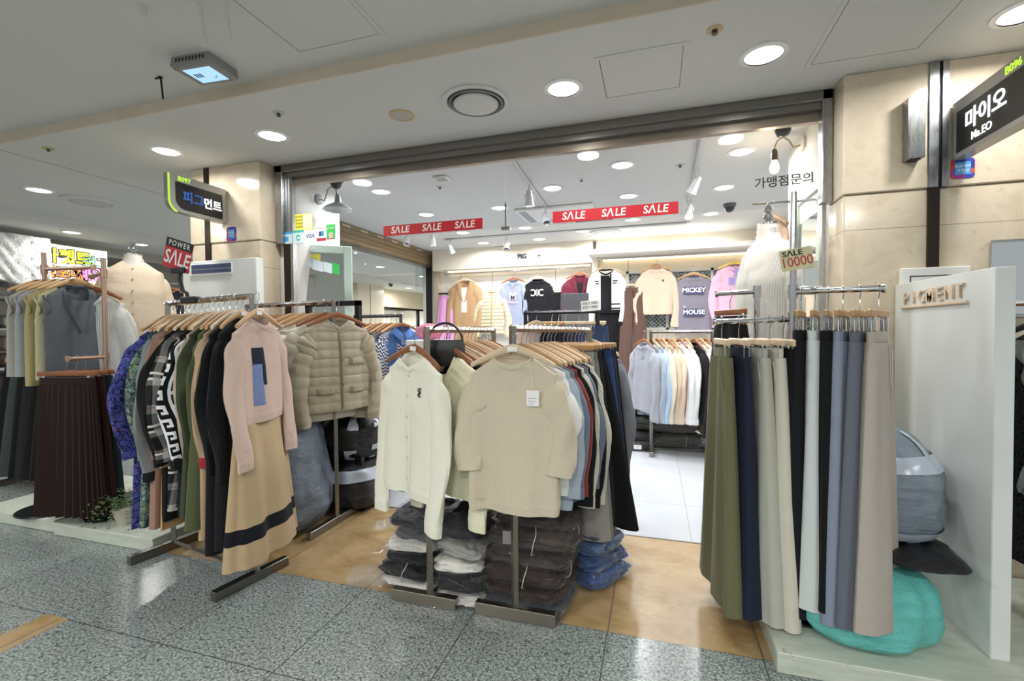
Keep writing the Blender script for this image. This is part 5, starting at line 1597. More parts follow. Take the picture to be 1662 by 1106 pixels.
t, _ = blob('crumpled_film', 'loose scrap of clear film poking from the top of the outer pile', 'plastic film', (-1.345, 2.12, 0.27), 0.045, 0.05, 0.03, film('crumpled_film', '#ffffff', 0.92, 0.05, 60.0, 1.0), 33, 0.9, 0.9, R(10), part='film')

# heaps of wrapped clothes at the back of the shop
heap = [(-0.12, 5.42, 0.0, 0.24, 0.22, 0.16, '#26282b', 'black'), (-0.20, 5.50, 0.16, 0.24, 0.22, 0.15, '#3a3d38', 'olive black'), (-0.30, 5.55, 0.31, 0.22, 0.22, 0.12, '#2b2f2c', 'dark green'),
        (0.22, 5.46, 0.0, 0.30, 0.24, 0.14, '#55524d', 'grey brown'), (0.16, 5.52, 0.14, 0.30, 0.24, 0.16, '#5d5753', 'taupe'), (0.20, 5.55, 0.30, 0.30, 0.24, 0.16, '#686058', 'stone grey'),
        (0.66, 5.45, 0.0, 0.22, 0.22, 0.13, '#9fa7b0', 'pale grey'), (0.66, 5.52, 0.13, 0.22, 0.22, 0.13, '#8d7457', 'tan'), (0.62, 5.55, 0.26, 0.25, 0.22, 0.20, '#8f959d', 'bluish grey'), (-0.35, 5.60, 0.43, 0.20, 0.20, 0.22, '#7d8490', 'blue grey')]
for i, (x, y, z, a, b_, h, col, nm) in enumerate(heap):
    t = folded('folded_clothes_packet', nm + ' bundle of clothes in film under the white sweatshirt rack', (x, y, z + 0.003), a, b_, h, pack(col), 130 + i, rz=R(rnd.uniform(-15, 15)), string=i == 3, flaps=False)
o = folded('folded_clothes_packet', 'small black packet with a white label at the near end of the heap', (-0.16, 5.14, 0.003), 0.14, 0.09, 0.08, pack('#232428'), 150)
MB().box((-0.05, -0.098, 0.02), (0.03, -0.094, 0.065)).build('white_label', MT_CARD, o, False)

# fern in a pot
t = thing('potted_fern', 'leafy green fern in a pale pot on the platform edge', 'plant', (-3.25, 2.10, 0.08))
MB().lathe([(0.055, 0), (0.075, 0.09), (0.08, 0.10), (0.072, 0.10), (0.066, 0.085), (0.0001, 0.085)], 24).build('pot', plain('pale_pot', '#b9b4a6', 0.6), t)
fr = MB(); r_ = random.Random(5)
for k in range(46):
    a = r_.uniform(0, 2 * pi); ln = r_.uniform(0.10, 0.22); up = r_.uniform(0.02, 0.12)
    prev = Vector((0.02 * cos(a), 0.02 * sin(a), 0.09)); pts = []
    for q in range(9):
        f = q / 8; pts.append(prev + Vector((cos(a) * ln * f, sin(a) * ln * f, up * sin(pi * f * 0.75) * 1.3 - 0.10 * f * f)))
    for q in range(1, 9):
        p = pts[q]; d = (pts[q] - pts[q - 1]).normalized(); sd = d.cross(Vector((0, 0, 1))).normalized()
        for s in (-1, 1):
            l_ = 0.026 * (1 - 0.5 * q / 8); tip = p + sd * s * l_ + d * 0.008 + Vector((0, 0, r_.uniform(-0.006, 0.006)))
            fr.add([p, p + d * 0.007 + sd * s * l_ * 0.5, tip, p - d * 0.004 + sd * s * l_ * 0.5], [(0, 1, 2, 3)])
fr.build('foliage', plain('fern_green', '#4f6b35', 0.5, var=0.35, vscale=30.0), t, False)

# ================================================================== racks and what hangs on them
PI2 = pi / 2


def F(col, k='plain'): return fabric(col, k)


def hung(p, hl, rz, build, wood=None, half=0.20, tilt=0.0, sticker=False, clip=False, hgroup=None):
    """hanger + garment at rail point p"""
    if clip: clip_hanger(p, rz, hl, wood, half, hgroup, tilt, clipx=min(0.10, half - 0.03))
    else: hanger(p, rz, hl, wood, half, hgroup, tilt, sticker)
    return build(p, rz, tilt)


# ---- the dress rack (front of the B097 pillar)
RA, RB = Vector((-1.995, 1.905, 0)), Vector((-2.775, 2.045, 0))
rack('dress_rack', 'steel clothes rack full of long dresses beside the platform', (RA.x, RA.y), (RB.x, RB.y), (1.487, 1.475), None, MT_RACK, 0.40, rail_mat=MT_CHROME, foot_y=(0.03, 0.03))
ang = math.atan2(0.98, 0.176)      # garment front looks along the rail towards the near post


def on_dress(s):
    q = RA + (RB - RA) * s; return (q.x, q.y, 1.487 - 0.012 * s)


def rail_rot(d):
    """rotation so that a garment's front (-y) faces direction d"""
    return math.atan2(d.x, -d.y)


rzD = R(104)


def dress_patch(T, B):
    B.patch(-0.10, -0.015, B.zn - 0.33, B.zn - 0.14, 0.003, 6, 10).build('navy_patch', F('#1d2233'), T)
    B.patch(-0.10, -0.035, B.zn - 0.43, B.zn - 0.21, 0.005, 6, 10).build('blue_patch', F('#6a7ba6', 'denim'), T)


p = (RA.x + 0.045, RA.y - 0.008, 1.487)
hanger(p, rzD, 'pale wooden hanger holding the pink beige dress at the near rack end', MT_HWOOD, 0.185, sticker=True)
top('knit_dress', 'pink beige knit dress with a navy patch and camel skirt, nearest on the dress rack', 'dress', p, rzD, F('#c9b1a4', 'knit'), L=0.47, W=0.195, sleeve=0.60, collar='crew', drop=0.045, neck=0.07,
    hem=0.215, skirt=(0.70, 0.265, F('#b79f7d'), 6, F('#15171f')), extra=dress_patch, detail=1.3, splay=0.035, fwd=-0.05, r1=0.045, seed=11, t=0.042)
specs = [
    (0.105, 'black ribbed long cardigan hanging behind the pink beige dress', 'cardigan', F('#15171c', 'rib'), dict(L=1.12, hem=0.235, sleeve=0.66, collar='v', hemrib=False, t=0.05)),
    (0.165, 'black knit dress in the middle of the dress rack', 'dress', F('#121317', 'knit'), dict(L=1.15, hem=0.24, sleeve=0.62, collar='crew', hemrib=False)),
    (0.235, 'beige dress with a red striped collar on the dress rack', 'dress', F('#b49b7d'), dict(L=1.08, hem=0.25, sleeve=0.60, collar='shirt', hemrib=False, trim=F('#9c2430'))),
    (0.305, 'olive green long dress with flared hem on the dress rack', 'dress', F('#4e5438'), dict(L=1.02, hem=0.30, sleeve=0.58, collar='crew', hemrib=False, t=0.05)),
    (0.365, 'second olive dress with a dark trim close behind the flared one', 'dress', F('#3f4630'), dict(L=0.98, hem=0.27, sleeve=0.56, collar='crew', hemrib=False)),
    (0.425, 'beige cream plaid sleeved dress just behind the olive ones', 'dress', F('#b8a99a', 'melange'), dict(L=0.95, hem=0.22, sleeve=0.60, collar='crew', hemrib=False)),
    (0.485, 'black cardigan with white maze pattern sleeves on the dress rack', 'cardigan', F('#16171a', 'knit'), dict(L=1.0, hem=0.22, sleeve=0.62, collar='crew', smat=pattern('greek'), hemrib=False, r0=0.10, r1=0.062, splay=0.075)),
    (0.570, 'black and grey plaid shirt dress with white checks', 'dress', pattern('plaid'), dict(L=0.98, hem=0.24, sleeve=0.58, collar='shirt', hemrib=False, splay=0.10, r0=0.10, r1=0.075, t=0.05)),
    (0.660, 'black puff sleeved knit dress beside the plaid one', 'dress', F('#131315', 'knit'), dict(L=1.05, hem=0.23, sleeve=0.62, collar='crew', hemrib=False, splay=0.10, sleeve_puff=0.022)),
    (0.720, 'camel long sleeved dress between black and grey ones', 'dress', F('#b8966a'), dict(L=1.10, hem=0.25, sleeve=0.64, collar='crew', hemrib=False, sleeve_puff=0.01)),
    (0.775, 'dusty pink long dress deep in the dress rack', 'dress', F('#9a7a6c'), dict(L=1.10, hem=0.25, sleeve=0.60, collar='crew', hemrib=False)),
    (0.830, 'grey knit top with black shoulder stripes on the dress rack', 'sweater', F('#85878a', 'melange'), dict(L=0.62, hem=0.23, sleeve=0.72, collar='crew', hemrib=False, splay=0.09, trim=F('#17181b'))),
    (0.890, 'green paisley dress with ruffled cuffs', 'dress', pattern('paisley_green'), dict(L=1.10, hem=0.27, sleeve=0.60, collar='v', hemrib=False, splay=0.10, sleeve_puff=0.012)),
    (0.935, 'plain dark green dress between the two paisley ones', 'dress', F('#34473c'), dict(L=1.06, hem=0.25, sleeve=0.58, collar='crew', hemrib=False, splay=0.10)),
    (0.985, 'blue paisley dress with ruffled cuffs at the far rack end', 'dress', pattern('paisley_blue'), dict(L=1.12, hem=0.27, sleeve=0.60, collar='v', hemrib=False, splay=0.14, sleeve_puff=0.012)),
]
for k, (s, lab, cat, mt, kw) in enumerate(specs):
    p = on_dress(s); rz = rzD + R(rnd.uniform(-6, 4))
    hanger(p, rz, 'wooden hanger on the dress rack holding the ' + ' '.join(lab.split()[:5]), (MT_HWOOD, MT_HWOOD3, MT_HWOOD)[k % 3], 0.19, sticker=k in (0, 4, 1))
    extra = None
    if 'shoulder stripes' in lab:
        def extra(T, B):
            for q in range(2): B.patch(-0.19, 0.19, B.zt - 0.05 - 0.05 * q, B.zt - 0.025 - 0.05 * q, 0.003, 12, 3).build('shoulder_stripe', F('#17181b'), T)
    if 'beige dress with a red' in lab:
        def extra(T, B): B.patch(-0.012, 0.012, B.zh + 0.05, B.zn - 0.10, 0.004, 3, 30).build('red_stripe', F('#9c2430'), T)
    if 'flared hem' in lab:
        def extra(T, B): B.patch(-0.21, -0.14, B.zn - 0.62, B.zn - 0.60, 0.003, 4, 2).build('red_trim', F('#b02a2e'), T)
    nm = {'dress': 'long_dress', 'cardigan': 'long_cardigan', 'sweater': 'knit_pullover'}[cat]
    top(nm, lab, cat, p, rz, mt, W=0.19, extra=extra, seed=200 + k, **kw)

# ---- the puffer jacket rack behind it
rack('jacket_rack', 'steel clothes rack of quilted jackets beside the black plastic bags', (-2.06, 2.63), (-2.80, 2.63), (1.50, 1.485), None, MT_RACK, 0.46, rail_mat=MT_CHROME, foot_y=(0.05, 0.05), low_bar=False)
PUFF = 'sheen'
jk = [(-2.035, 'beige quilted jacket with two flap pockets, nearest on the jacket rack', '#aaa08a', R(62), dict(L=0.60, W=0.215, t=0.05, puff=(0.058, 0.075), collar='v', drop=0.06, hemrib=False)),
      (-2.13, 'stone puffer jacket right behind the beige quilted one', '#b7b1a2', R(68), dict(L=0.66, W=0.215, t=0.07, puff=(0.085, None), collar='zip', hemrib=False, r0=0.10, r1=0.065)),
      (-2.22, 'pale ivory puffer jacket, second behind the beige quilted one', '#c6c2b4', R(70), dict(L=0.66, W=0.215, t=0.07, puff=(0.09, None), collar='zip', hemrib=False, r0=0.105, r1=0.065)),
      (-2.31, 'taupe puffer jacket between ivory and white ones', '#9f9888', R(75), dict(L=0.64, W=0.21, t=0.06, puff=(0.085, None), collar='zip', hemrib=False, r0=0.10, r1=0.06)),
      (-2.40, 'off white puffer jacket in the depth of the jacket rack', '#d3d4cf', R(75), dict(L=0.60, W=0.21, t=0.06, puff=(0.09, None), collar='zip', hemrib=False, r0=0.10, r1=0.06)),
      ]
for k, (x, lab, col, rz, kw) in enumerate(jk):
    p = (x, 2.63, 1.497)
    hanger(p, rz, 'brown wooden hanger holding the ' + ' '.join(lab.split()[:4]) + ' on the jacket rack', MT_HWOOD2 if k < 2 else MT_HWOOD, 0.20)

    def extra(T, B, k=k):
        if k == 0:
            B.patch(-0.011, 0.011, B.zh + 0.005, B.zn - 0.07, 0.012, 3, 20).build('front_zip_placket', F('#8d846f', 'sheen'), T)
            for z in (B.zn - 0.27, B.zn - 0.46):
                for sd in ((1,) if z > B.zn - 0.4 else (-1, 1)):
                    B.patch(sd * 0.05, sd * 0.165, z - 0.027, z + 0.027, 0.021, 6, 5).build('pocket_flap', F('#a39980', 'sheen'), T)
            for z in (B.zn - 0.10, B.zn - 0.26, B.zn - 0.42):
                q = B.front(0, z, 0.016)
                MB().lathe([(0.0001, 0.003), (0.008, 0.002), (0.008, -0.002)], 12, mat=Matrix.Translation(q) @ Matrix.Rotation(PI2, 4, 'X')).build('snap_button', MT_CHROME, T)
        else:
            B.patch(-0.012, 0.012, B.zh + 0.005, B.zn - 0.08, 0.010, 3, 20).build('front_zip_placket', F('#8a8371', 'sheen'), T)
    top('puffer_jacket', lab, 'jacket', p, rz, F(col, PUFF), cuffs=True, sleeve=0.60, extra=extra, seed=300 + k, splay=0.06, **kw)
for k, (x, lab, col, fk) in enumerate(((-2.47, 'pale pink jacket shoulder deep in the jacket rack', '#c9b1ac', 'plain'), (-2.53, 'sage green jacket deep in the jacket rack', '#8fa79c', 'plain'), (-2.60, 'charcoal jacket near the far end of the jacket rack', '#3a3d45', 'plain'), (-2.67, 'cream jacket near the far end of the jacket rack', '#d8d3c2', 'plain'), (-2.74, 'pale yellow jacket at the far end of the jacket rack', '#cfc79a', 'plain'))):
    p = (x, 2.63, 1.49)
    hanger(p, R(80), 'wooden hanger holding the ' + lab, MT_HWOOD2, 0.19)
    top('hanging_jacket', lab, 'jacket', p, R(80), F(col), L=0.58, collar='zip', seed=320 + k, r0=0.095, r1=0.06, t=0.05, detail=0.7)

# ---- sweater racks in the middle
MT_RBR = steel('warm_rack_steel', '#a59c90', 0.33, 2)
rack('sweater_rack', 'grey steel clothes rack with two ivory cardigans on its front end', (-1.018, 1.955), (-1.018, 2.90), (1.305, 1.297), None, MT_RBR, 0.335, foot_y=(0.03, 0.03), foot_h=0.055)
rack('sweater_rack', 'grey steel clothes rack with the tagged beige sweater on its front end', (-0.600, 1.965), (-0.385, 2.90), (1.305, 1.295), None, MT_RBR, 0.375, foot_y=(0.0, 0.0), foot_h=0.055, foot_dir=(1, 0, 0))


def cardi_logo(T, B):
    q = B.front(0.085, B.zn - 0.155, 0.004)
    lg = MB()
    for a0 in (0, 1):
        lg.tube([(q[0] + 0.011 * cos(R(40 + 30 * k)), q[1], q[2] + 0.010 - 0.022 * a0 + 0.009 * sin(R(40 + 30 * k))) for k in range(10)], 0.0022, 5)
    lg.tube([(q[0] - 0.004, q[1], q[2] - 0.02), (q[0] + 0.006, q[1], q[2] + 0.02)], 0.002, 5)
    lg.build('black_emblem', MT_INK, T)


p = (-1.062, 1.925, 1.305)
hanger(p, R(-24), 'brown wooden hanger with a size sticker inside the foremost ivory cardigan', MT_HWOOD2, 0.19, sticker=True, tilt=R(3))
top('knit_cardigan', 'ivory knit cardigan with a small black emblem, foremost on its rack', 'cardigan', p, R(-24), F('#f0eddd', 'knit'), L=0.60, W=0.195, sleeve=0.66, collar='crew', drop=0.065, cardigan=True, btn=(plain('ivory_button', '#d8d2b4', 0.4), 6),
    detail=1.5, hem=0.205, extra=cardi_logo, ruf=0.017, t=0.042, tilt=R(3), seed=31, splay=0.03, fwd=-0.03, hemrib=True, neck=0.07)
p = (-0.955, 2.035, 1.305)
hanger(p, R(-26), 'brown wooden hanger holding the second ivory cardigan', MT_HWOOD2, 0.20)
top('knit_cardigan', 'cream cardigan with a deep neckline tucked behind the emblem cardigan', 'cardigan', p, R(-26), F('#e8e4c6', 'knit'), L=0.61, W=0.215, sleeve=0.66, collar='cardigan', cardigan=True, btn=(plain('ivory_button', '#d8d2b4', 0.4), 5), detail=1.2, seed=32, splay=0.035, r0=0.09)
colsA = [('#15161a', 'black'), ('#1b1c22', 'blue black'), ('#23242c', 'ink navy'), ('#c9c3b6', 'pale oat'), ('#1a1a1d', 'jet black'), ('#8f99a8', 'dusty blue'), ('#e3e1da', 'white'), ('#5b52a6', 'violet'), ('#2f6d4e', 'green'), ('#c7b59a', 'sand'), ('#8a4c3a', 'rust'), ('#33353d', 'charcoal'), ('#d7cfc4', 'oatmeal')]
for k, (col, nm) in enumerate(colsA):
    y = 2.085 + k * 0.060
    p = (-1.018, y, 1.304); rz = R(rnd.uniform(-14, -2))
    hanger(p, rz, 'wooden hanger of the %s sweater in the rack behind the ivory cardigans' % nm, (MT_HWOOD2, MT_HWOOD, MT_HWOOD, MT_HWOOD3)[k % 4], 0.20, sticker=k in (0, 2, 4))
    top('knit_sweater', '%s knit sweater packed in the rack behind the ivory cardigans' % nm, 'sweater', p, rz, F(col, 'knit'), L=rnd.uniform(0.55, 0.62), W=0.20, sleeve=rnd.uniform(0.45, 0.6), collar=('v', 'crew')[k % 2], seed=400 + k, detail=0.75, t=0.026, splay=0.03)


def sweater_tag(T, B):
    q = B.front(0.095, B.zn - 0.165, 0.012)
    MB().tube([(0.078, -0.03, B.zn - 0.01), B.front(0.085, B.zn - 0.06, 0.006), B.front(0.095, B.zn - 0.13, 0.008)], 0.0008, 5).build('tag_string', MT_CARD, T)
    g_ = MB().box((q[0] - 0.027, q[1] - 0.002, q[2] - 0.033), (q[0] + 0.027, q[1], q[2] + 0.033)).build('price_tag', MT_CARD, T, False)
    g2 = plain('tag_print', '#b9bcc4', 0.6)
    for k in range(3): MB().box((q[0] - 0.018, q[1] - 0.0026, q[2] - 0.002 - 0.011 * k), (q[0] + 0.018 - 0.006 * k, q[1] - 0.002, q[2] + 0.001 - 0.011 * k)).build('tag_print', g2, g_, False)


p = (-0.578, 1.895, 1.305)
hanger(p, R(2), 'pale wooden hanger with a printed sticker inside the tagged beige sweater', MT_HWOOD3, 0.185, sticker=True)
top('knit_sweater', 'beige melange short sleeved sweater with a white price tag, foremost on its rack', 'sweater', p, R(2), F('#cfc3ac', 'melange'), L=0.615, W=0.188, sleeve=0.42, collar='crew', drop=0.045, cuffs=False, hemrib=True, extra=sweater_tag, detail=1.6, hem=0.20,
    chest=0.190, r0=0.082, r1=0.058, splay=0.035, ruf=0.018, seed=51, t=0.040, neck=0.088)
rowB = [('white', '#e6e6e3', 'plain', dict(L=0.56, sleeve=0.30, cuffs=False)), ('pale blue', '#a9b6c4', 'plain', dict(L=0.64, sleeve=0.50)), ('slate blue', '#6f7d8e', 'knit', dict(L=0.62, sleeve=0.52)), ('brick red', '#8c3a33', 'knit', dict(L=0.52, sleeve=0.52)), ('black', '#141518', 'knit', dict(L=0.66, sleeve=0.58)),
        ('oat white', '#d3cfc2', 'knit', dict(L=0.66, sleeve=0.60)), ('steel blue', '#6b7686', 'melange', dict(L=0.60, sleeve=0.52)), ('deep black', '#101114', 'plain', dict(L=0.60, sleeve=0.62)), ('ivory ribbed', '#dfdccb', 'rib', dict(L=0.60, sleeve=0.62))]
for k, (nm, col, fk, kw) in enumerate(rowB):
    y = 2.02 + k * 0.044; x = -0.600 + 0.215 * (y - 1.965) / 0.935
    p = (x + 0.012, y, 1.304); rz = R(-8 - rnd.uniform(0, 7))
    hanger(p, rz, 'light wooden hanger of the %s top behind the tagged beige sweater' % nm, (MT_HWOOD, MT_HWOOD3)[k % 2], 0.20)
    top('knit_sweater', '%s top packed in the rack behind the tagged beige sweater' % nm, 'sweater', p, rz, F(col, fk), W=0.21, collar='crew', seed=500 + k, detail=0.8, t=0.024, splay=0.028 + 0.002 * k, r0=0.08, **kw)
rowP = [('light grey', '#9a9892', 'knit', 0.92), ('mid grey', '#7f7e7b', 'knit', 0.92), ('charcoal', '#2b2c2f', 'corduroy', 0.86), ('wide black', '#121214', 'plain', 0.88), ('dark black satin', '#0e0e10', 'plain', 0.90), ('indigo denim', '#223a66', 'denim', 0.90), ('dark blue denim', '#1c2b49', 'denim', 0.92), ('brown black', '#221e1c', 'plain', 0.94)]
for k, (nm, col, fk, L_) in enumerate(rowP):
    y = 2.44 + k * 0.052; x = -0.600 + 0.215 * (y - 1.965) / 0.935
    p = (x + 0.03, y, 1.302); rz = R((-24 if k in (3, 4) else -14) + rnd.uniform(-4, 4))
    clip_hanger(p, rz, 'wooden clip hanger of the %s trousers on the sweater rack' % nm, MT_HWOOD, 0.17, clipx=0.11)
    trousers('hanging_trousers', '%s trousers clipped at the far half of the sweater rack' % nm, 'trousers', p, rz, F(col, fk), L=L_, W=0.17, hemw=0.18 if k in (3, 4) else 0.12, t=0.022, t_hem=0.04, seed=540 + k, gather=k < 2, spread=0.03)
p = (-0.372, 2.93, 1.302)
hanger(p, R(-25), 'pale hanger of the grey jersey hung on the far end post', MT_HWOOD3, 0.19)
top('knit_sweater', 'soft grey jersey hanging from the far end of the sweater rack', 'sweater', p, R(-25), F('#878b94', 'melange'), L=0.62, W=0.20, sleeve=0.62, seed=560, detail=0.8)
t = thing('handbag', 'black shoulder bag with a long strap hung on the near rack post', 'bag', (-0.955, 2.02, 1.13))
MB().loft([[(sx * 0.095 * f, sy * 0.02 * g_, z) for sx, sy in ((-1, -1), (-0.5, -1.4), (0.5, -1.4), (1, -1), (1, 1), (0.5, 1.4), (-0.5, 1.4), (-1, 1))] for f, g_, z in ((0.85, 0.7, 0.0), (1.0, 1.0, 0.015), (1.0, 1.0, 0.09), (0.95, 0.6, 0.125))], cap0=True, cap1=True).build('bag_body', plain('black_leather', '#17171a', 0.35, bump=0.3, bscale=120), t)
MB().tube([(0.09 * cos(R(180 - 18 * k)), 0.0, 0.12 + 0.085 * sin(R(18 * k))) for k in range(11)], 0.006, 6).build('strap', plain('black_leather', '#17171a', 0.35), t)

# ---- black rack by the shutter side
rack('shirt_rack', 'dark grey clothes rack of shirts with the denim jacket at its end', (-2.30, 3.90), (-3.02, 3.90), (1.445, 1.44), None, plain('dark_grey_metal', '#4a4b4e', 0.4, 0.5), 0.42, low_bar=True)
rowS = [('denim', '#4a6fa8', 'denim'), ('blue print', '#4b5796', 'pat'), ('steel grey', '#7a7f8a', 'melange'), ('striped', '#ffffff', 'nautical'), ('navy grey', '#5b606c', 'melange'), ('pale cream', '#d9d4c2', 'plain'), ('white', '#e4e2dc', 'plain'), ('black', '#1a1a1e', 'knit'), ('bright white', '#e9e8e3', 'plain'), ('maroon', '#5a3038', 'knit'), ('off white', '#dcd8cc', 'plain'), ('plum', '#4d3a46', 'knit')]
for k, (nm, col, fk) in enumerate(rowS):
    p = (-2.29 - k * 0.058, 3.90, 1.445); rz = R(72 if k else 50)
    hanger(p, rz, 'wooden hanger of the %s top on the dark grey rack' % nm, (MT_HWOOD2, MT_HWOOD)[k % 2], 0.19)
    mt = pattern('nautical') if fk == 'nautical' else pattern('zigzag') if fk == 'pat' else F(col, fk)

    def extra(T, B, k=k):
        if k == 0:
            B.patch(-0.062, 0.062, B.zh + 0.02, B.zn - 0.13, 0.003, 8, 12).build('inner_zigzag_top', pattern('zigzag'), T)
            q = B.front(0.01, B.zn - 0.10, 0.015)
            MB().box((q[0] - 0.03, q[1] - 0.003, q[2] - 0.05), (q[0] + 0.03, q[1], q[2] + 0.05)).build('hang_tag', plain('tag_blue', '#8fa8d6', 0.5), T, False)
    top('hanging_shirt', ('blue denim jacket over a zigzag top, nearest on the dark grey rack' if k == 0 else '%s top on the dark grey rack behind the denim jacket' % nm), 'jacket' if k == 0 else 'shirt', p, rz, mt, L=0.60, W=0.205, sleeve=0.58, collar='shirt' if k in (0, 6, 8) else 'crew', seed=600 + k, detail=0.8, t=0.03, extra=extra, hemrib=k != 0)
t = thing('rack_frame', 'tall square black frame standing behind the beige quilted jacket', 'clothes rack', (-2.20, 2.86, 0))
for x in (-0.26, 0.17): MB().box((x - 0.018, -0.018, 0), (x + 0.018, 0.018, 1.52)).build('post', MT_BLACKMET, t, False)
MB().box((-0.278, -0.018, 1.484), (0.188, 0.018, 1.52)).build('rail', MT_BLACKMET, t, False)
MB().box((-0.278, -0.018, 0.001), (0.188, 0.018, 0.03)).build('lower_bar', MT_BLACKMET, t, False)
t, _ = blob('folded_pillow', 'bright pink fluffy cushion peeking over the shirt rack end', 'cushion', (-1.98, 3.86, 1.215), 0.13, 0.06, 0.15, F('#e58aa6', 'fur'), 41, 0.10, 0.9, part='cushion_cover')
o = MB().bbox((-2.16, 3.74, 0), (-1.80, 4.0, 1.215), 0.006).build('storage_cabinet', MT_WHITE, None)
tag(o, 'low white cabinet under the pink cushion, mostly hidden by racks', 'cabinet')

# ---- black rack in front of the back wall
rack('accessory_rack', 'black clothes rack in the shop middle with clip hangers and skirts', (-1.10, 4.0), (-0.46, 4.0), (1.450, 1.450), None, MT_BLACKMET, 0.42)
for k, (x, nm, col) in enumerate(((-1.00, 'blush', '#c9b3a6'), (-0.62, 'navy denim', '#1b2438'), (-0.52, 'blue denim', '#22314d'))):
    p = (x, 4.0, 1.45)
    if k == 0:
        hanger(p, R(10), 'pale wooden hanger of the blush top on the black rack', MT_HWOOD3, 0.17)
        top('knit_sweater', 'blush top hanging alone near the post of the black rack', 'sweater', p, R(10), F(col, 'knit'), L=0.55, seed=640, detail=0.7)
    else:
        clip_hanger(p, R(15), 'pale clip hanger of the %s skirt on the black rack' % nm, MT_HWOOD3, 0.13)
        trousers('denim_skirt', '%s skirt with a tan belt patch on the black rack' % nm if k == 1 else '%s skirt at the end of the black rack' % nm, 'skirt', p, R(15), F(col, 'denim'), L=0.36, W=0.15, hemw=0.16, skirt=True, seed=650 + k, gather=False)
for k, x in enumerate((-0.86, -0.80, -0.74)):
    clip_hanger((x, 4.0, 1.45), R(60), ('brown bar clip hanger of the black skirt, nearest the blush top', 'brown bar clip hanger in the middle of three on the black rack', 'brown bar clip hanger of the dark skirt, nearest the denim')[k], MT_HWOOD, 0.12)
    trousers('black_skirt', ('black skirt next to the blush top on the black rack', 'dark grey skirt amid the black rack', 'ink black skirt beside the denim one on the black rack')[k], 'skirt', (x, 4.0, 1.45), R(60), F(('#18181b', '#26272b', '#121318')[k]), L=0.6, W=0.14, hemw=0.17, skirt=True, seed=660 + k, gather=False)
o = MB().bbox((-0.90, 4.62, 1.36), (-0.62, 4.64, 1.66), 0.003, Matrix.Translation((0, 0, 0))).build('grey_board', plain('dark_grey_board', '#55555a', 0.5), None)
tag(o, 'dark grey board standing behind the white price card', 'board')
st = MB().box((-0.80, 4.60, 0), (-0.72, 4.66, 1.36)).build('board_stand', MT_BLACKMET, o, False)

# ---- white sweatshirt rack
rack('sweatshirt_rack', 'small steel rack of white and grey sweatshirts over the wrapped heap', (-0.03, 5.05), (0.56, 5.05), (1.265, 1.265), None, MT_RACK, 0.40)
rowW = [(-0.10, 'light grey', '#9a9da6', 0.66, 58), (-0.02, 'pale grey blue', '#9fa9b8', 0.68, 64), (0.03, 'sky blue', '#a9c2d8', 0.66, 66), (0.08, 'cream', '#d8cfbf', 0.68, 68), (0.13, 'oat', '#c9bba8', 0.66, 66), (0.18, 'peach beige', '#d9bfa8', 0.60, 70), (0.25, 'bright white', '#e6e8ea', 0.68, 68), (0.31, 'clean white', '#dfe3e6', 0.66, 70), (0.39, 'black', '#141416', 0.68, 68), (0.45, 'off white', '#d9d4cb', 0.66, 70), (0.50, 'snow white', '#eceef0', 0.70, 70), (0.56, 'yellow', '#c9b83a', 0.66, 72), (0.61, 'navy', '#232a3a', 0.70, 72)]
for k, (x, nm, col, L_, a) in enumerate(rowW):
    p = (x, 5.05, 1.265); rz = R(-a)
    hanger(p, rz, 'wooden hanger of the %s sweatshirt on the small steel rack' % nm, (MT_HWOOD2, MT_HWOOD)[k % 2], 0.19)

    def extra(T, B, k=k):
        if k == 8:
            for z in (B.zn - 0.24, B.zn - 0.46):
                q = B.front(0.10, z, 0.006); b = MB()
                for w_ in range(5): b.tube([(q[0] - 0.03 + 0.014 * w_, q[1], q[2] - 0.03), (q[0] - 0.02 + 0.014 * w_, q[1], q[2] + 0.02 * (-1) ** w_), (q[0] - 0.03 + 0.018 * w_, q[1], q[2] + 0.035)], 0.006, 5)
                b.build('white_print', MT_PAPERW, T)
    top('sweatshirt', '%s sweatshirt hanging on the small steel rack' % nm, 'sweatshirt', p, rz, F(col, 'plain'), L=L_, W=0.21, sleeve=0.66, collar='crew', seed=700 + k, detail=0.8, t=0.034, r0=0.10, r1=0.06, extra=extra)

# ---- clothes on the back wall
YB, ZB = 6.95, 2.22


def wallh(x, z, lab, wood=None, half=0.20, Y=YB, zr=ZB, clip=False):
    """garment hanger on a drop hook: the hanger hook sits at height z"""
    if clip: clip_hanger((x, Y, z), 0, lab, wood, half)
    else: hanger((x, Y, z), 0, lab, wood, half)


wallh(-3.24, 2.00, 'dark brown clip hanger of the lilac trousers', plain('dark_wood', '#3a2722', 0.5), 0.15, clip=True)
trousers('wide_trousers', 'lilac pink wide trousers hanging first on the back wall', 'trousers', (-3.24, YB, 1.985), 0, F('#cf93c4'), L=0.95, W=0.13, hemw=0.12, seed=800)
wallh(-2.92, 2.21, 'pale hanger of the camel coat on the back wall', MT_HWOOD3)


def coat_inner(col):
    def ex(T, B): B.patch(-0.05, 0.05, B.zn - 0.5, B.zn - 0.02, 0.0035, 6, 16).build('inner_top', F(col, 'knit'), T)
    return ex


top('long_coat', 'camel long coat with wide lapels over a pale top on the back wall', 'coat', (-2.92, YB, 2.21), 0, F('#a88763', 'wool'), L=1.05, W=0.225, sleeve=0.66, collar='lapel', drop=0.30, seed=801, t=0.055, extra=coat_inner('#d8d0c6'), hemrib=False, r0=0.10, r1=0.075, splay=0.045)
wallh(-2.45, 2.02, 'pale hanger of the cream quilted jacket on the back wall', MT_HWOOD3)


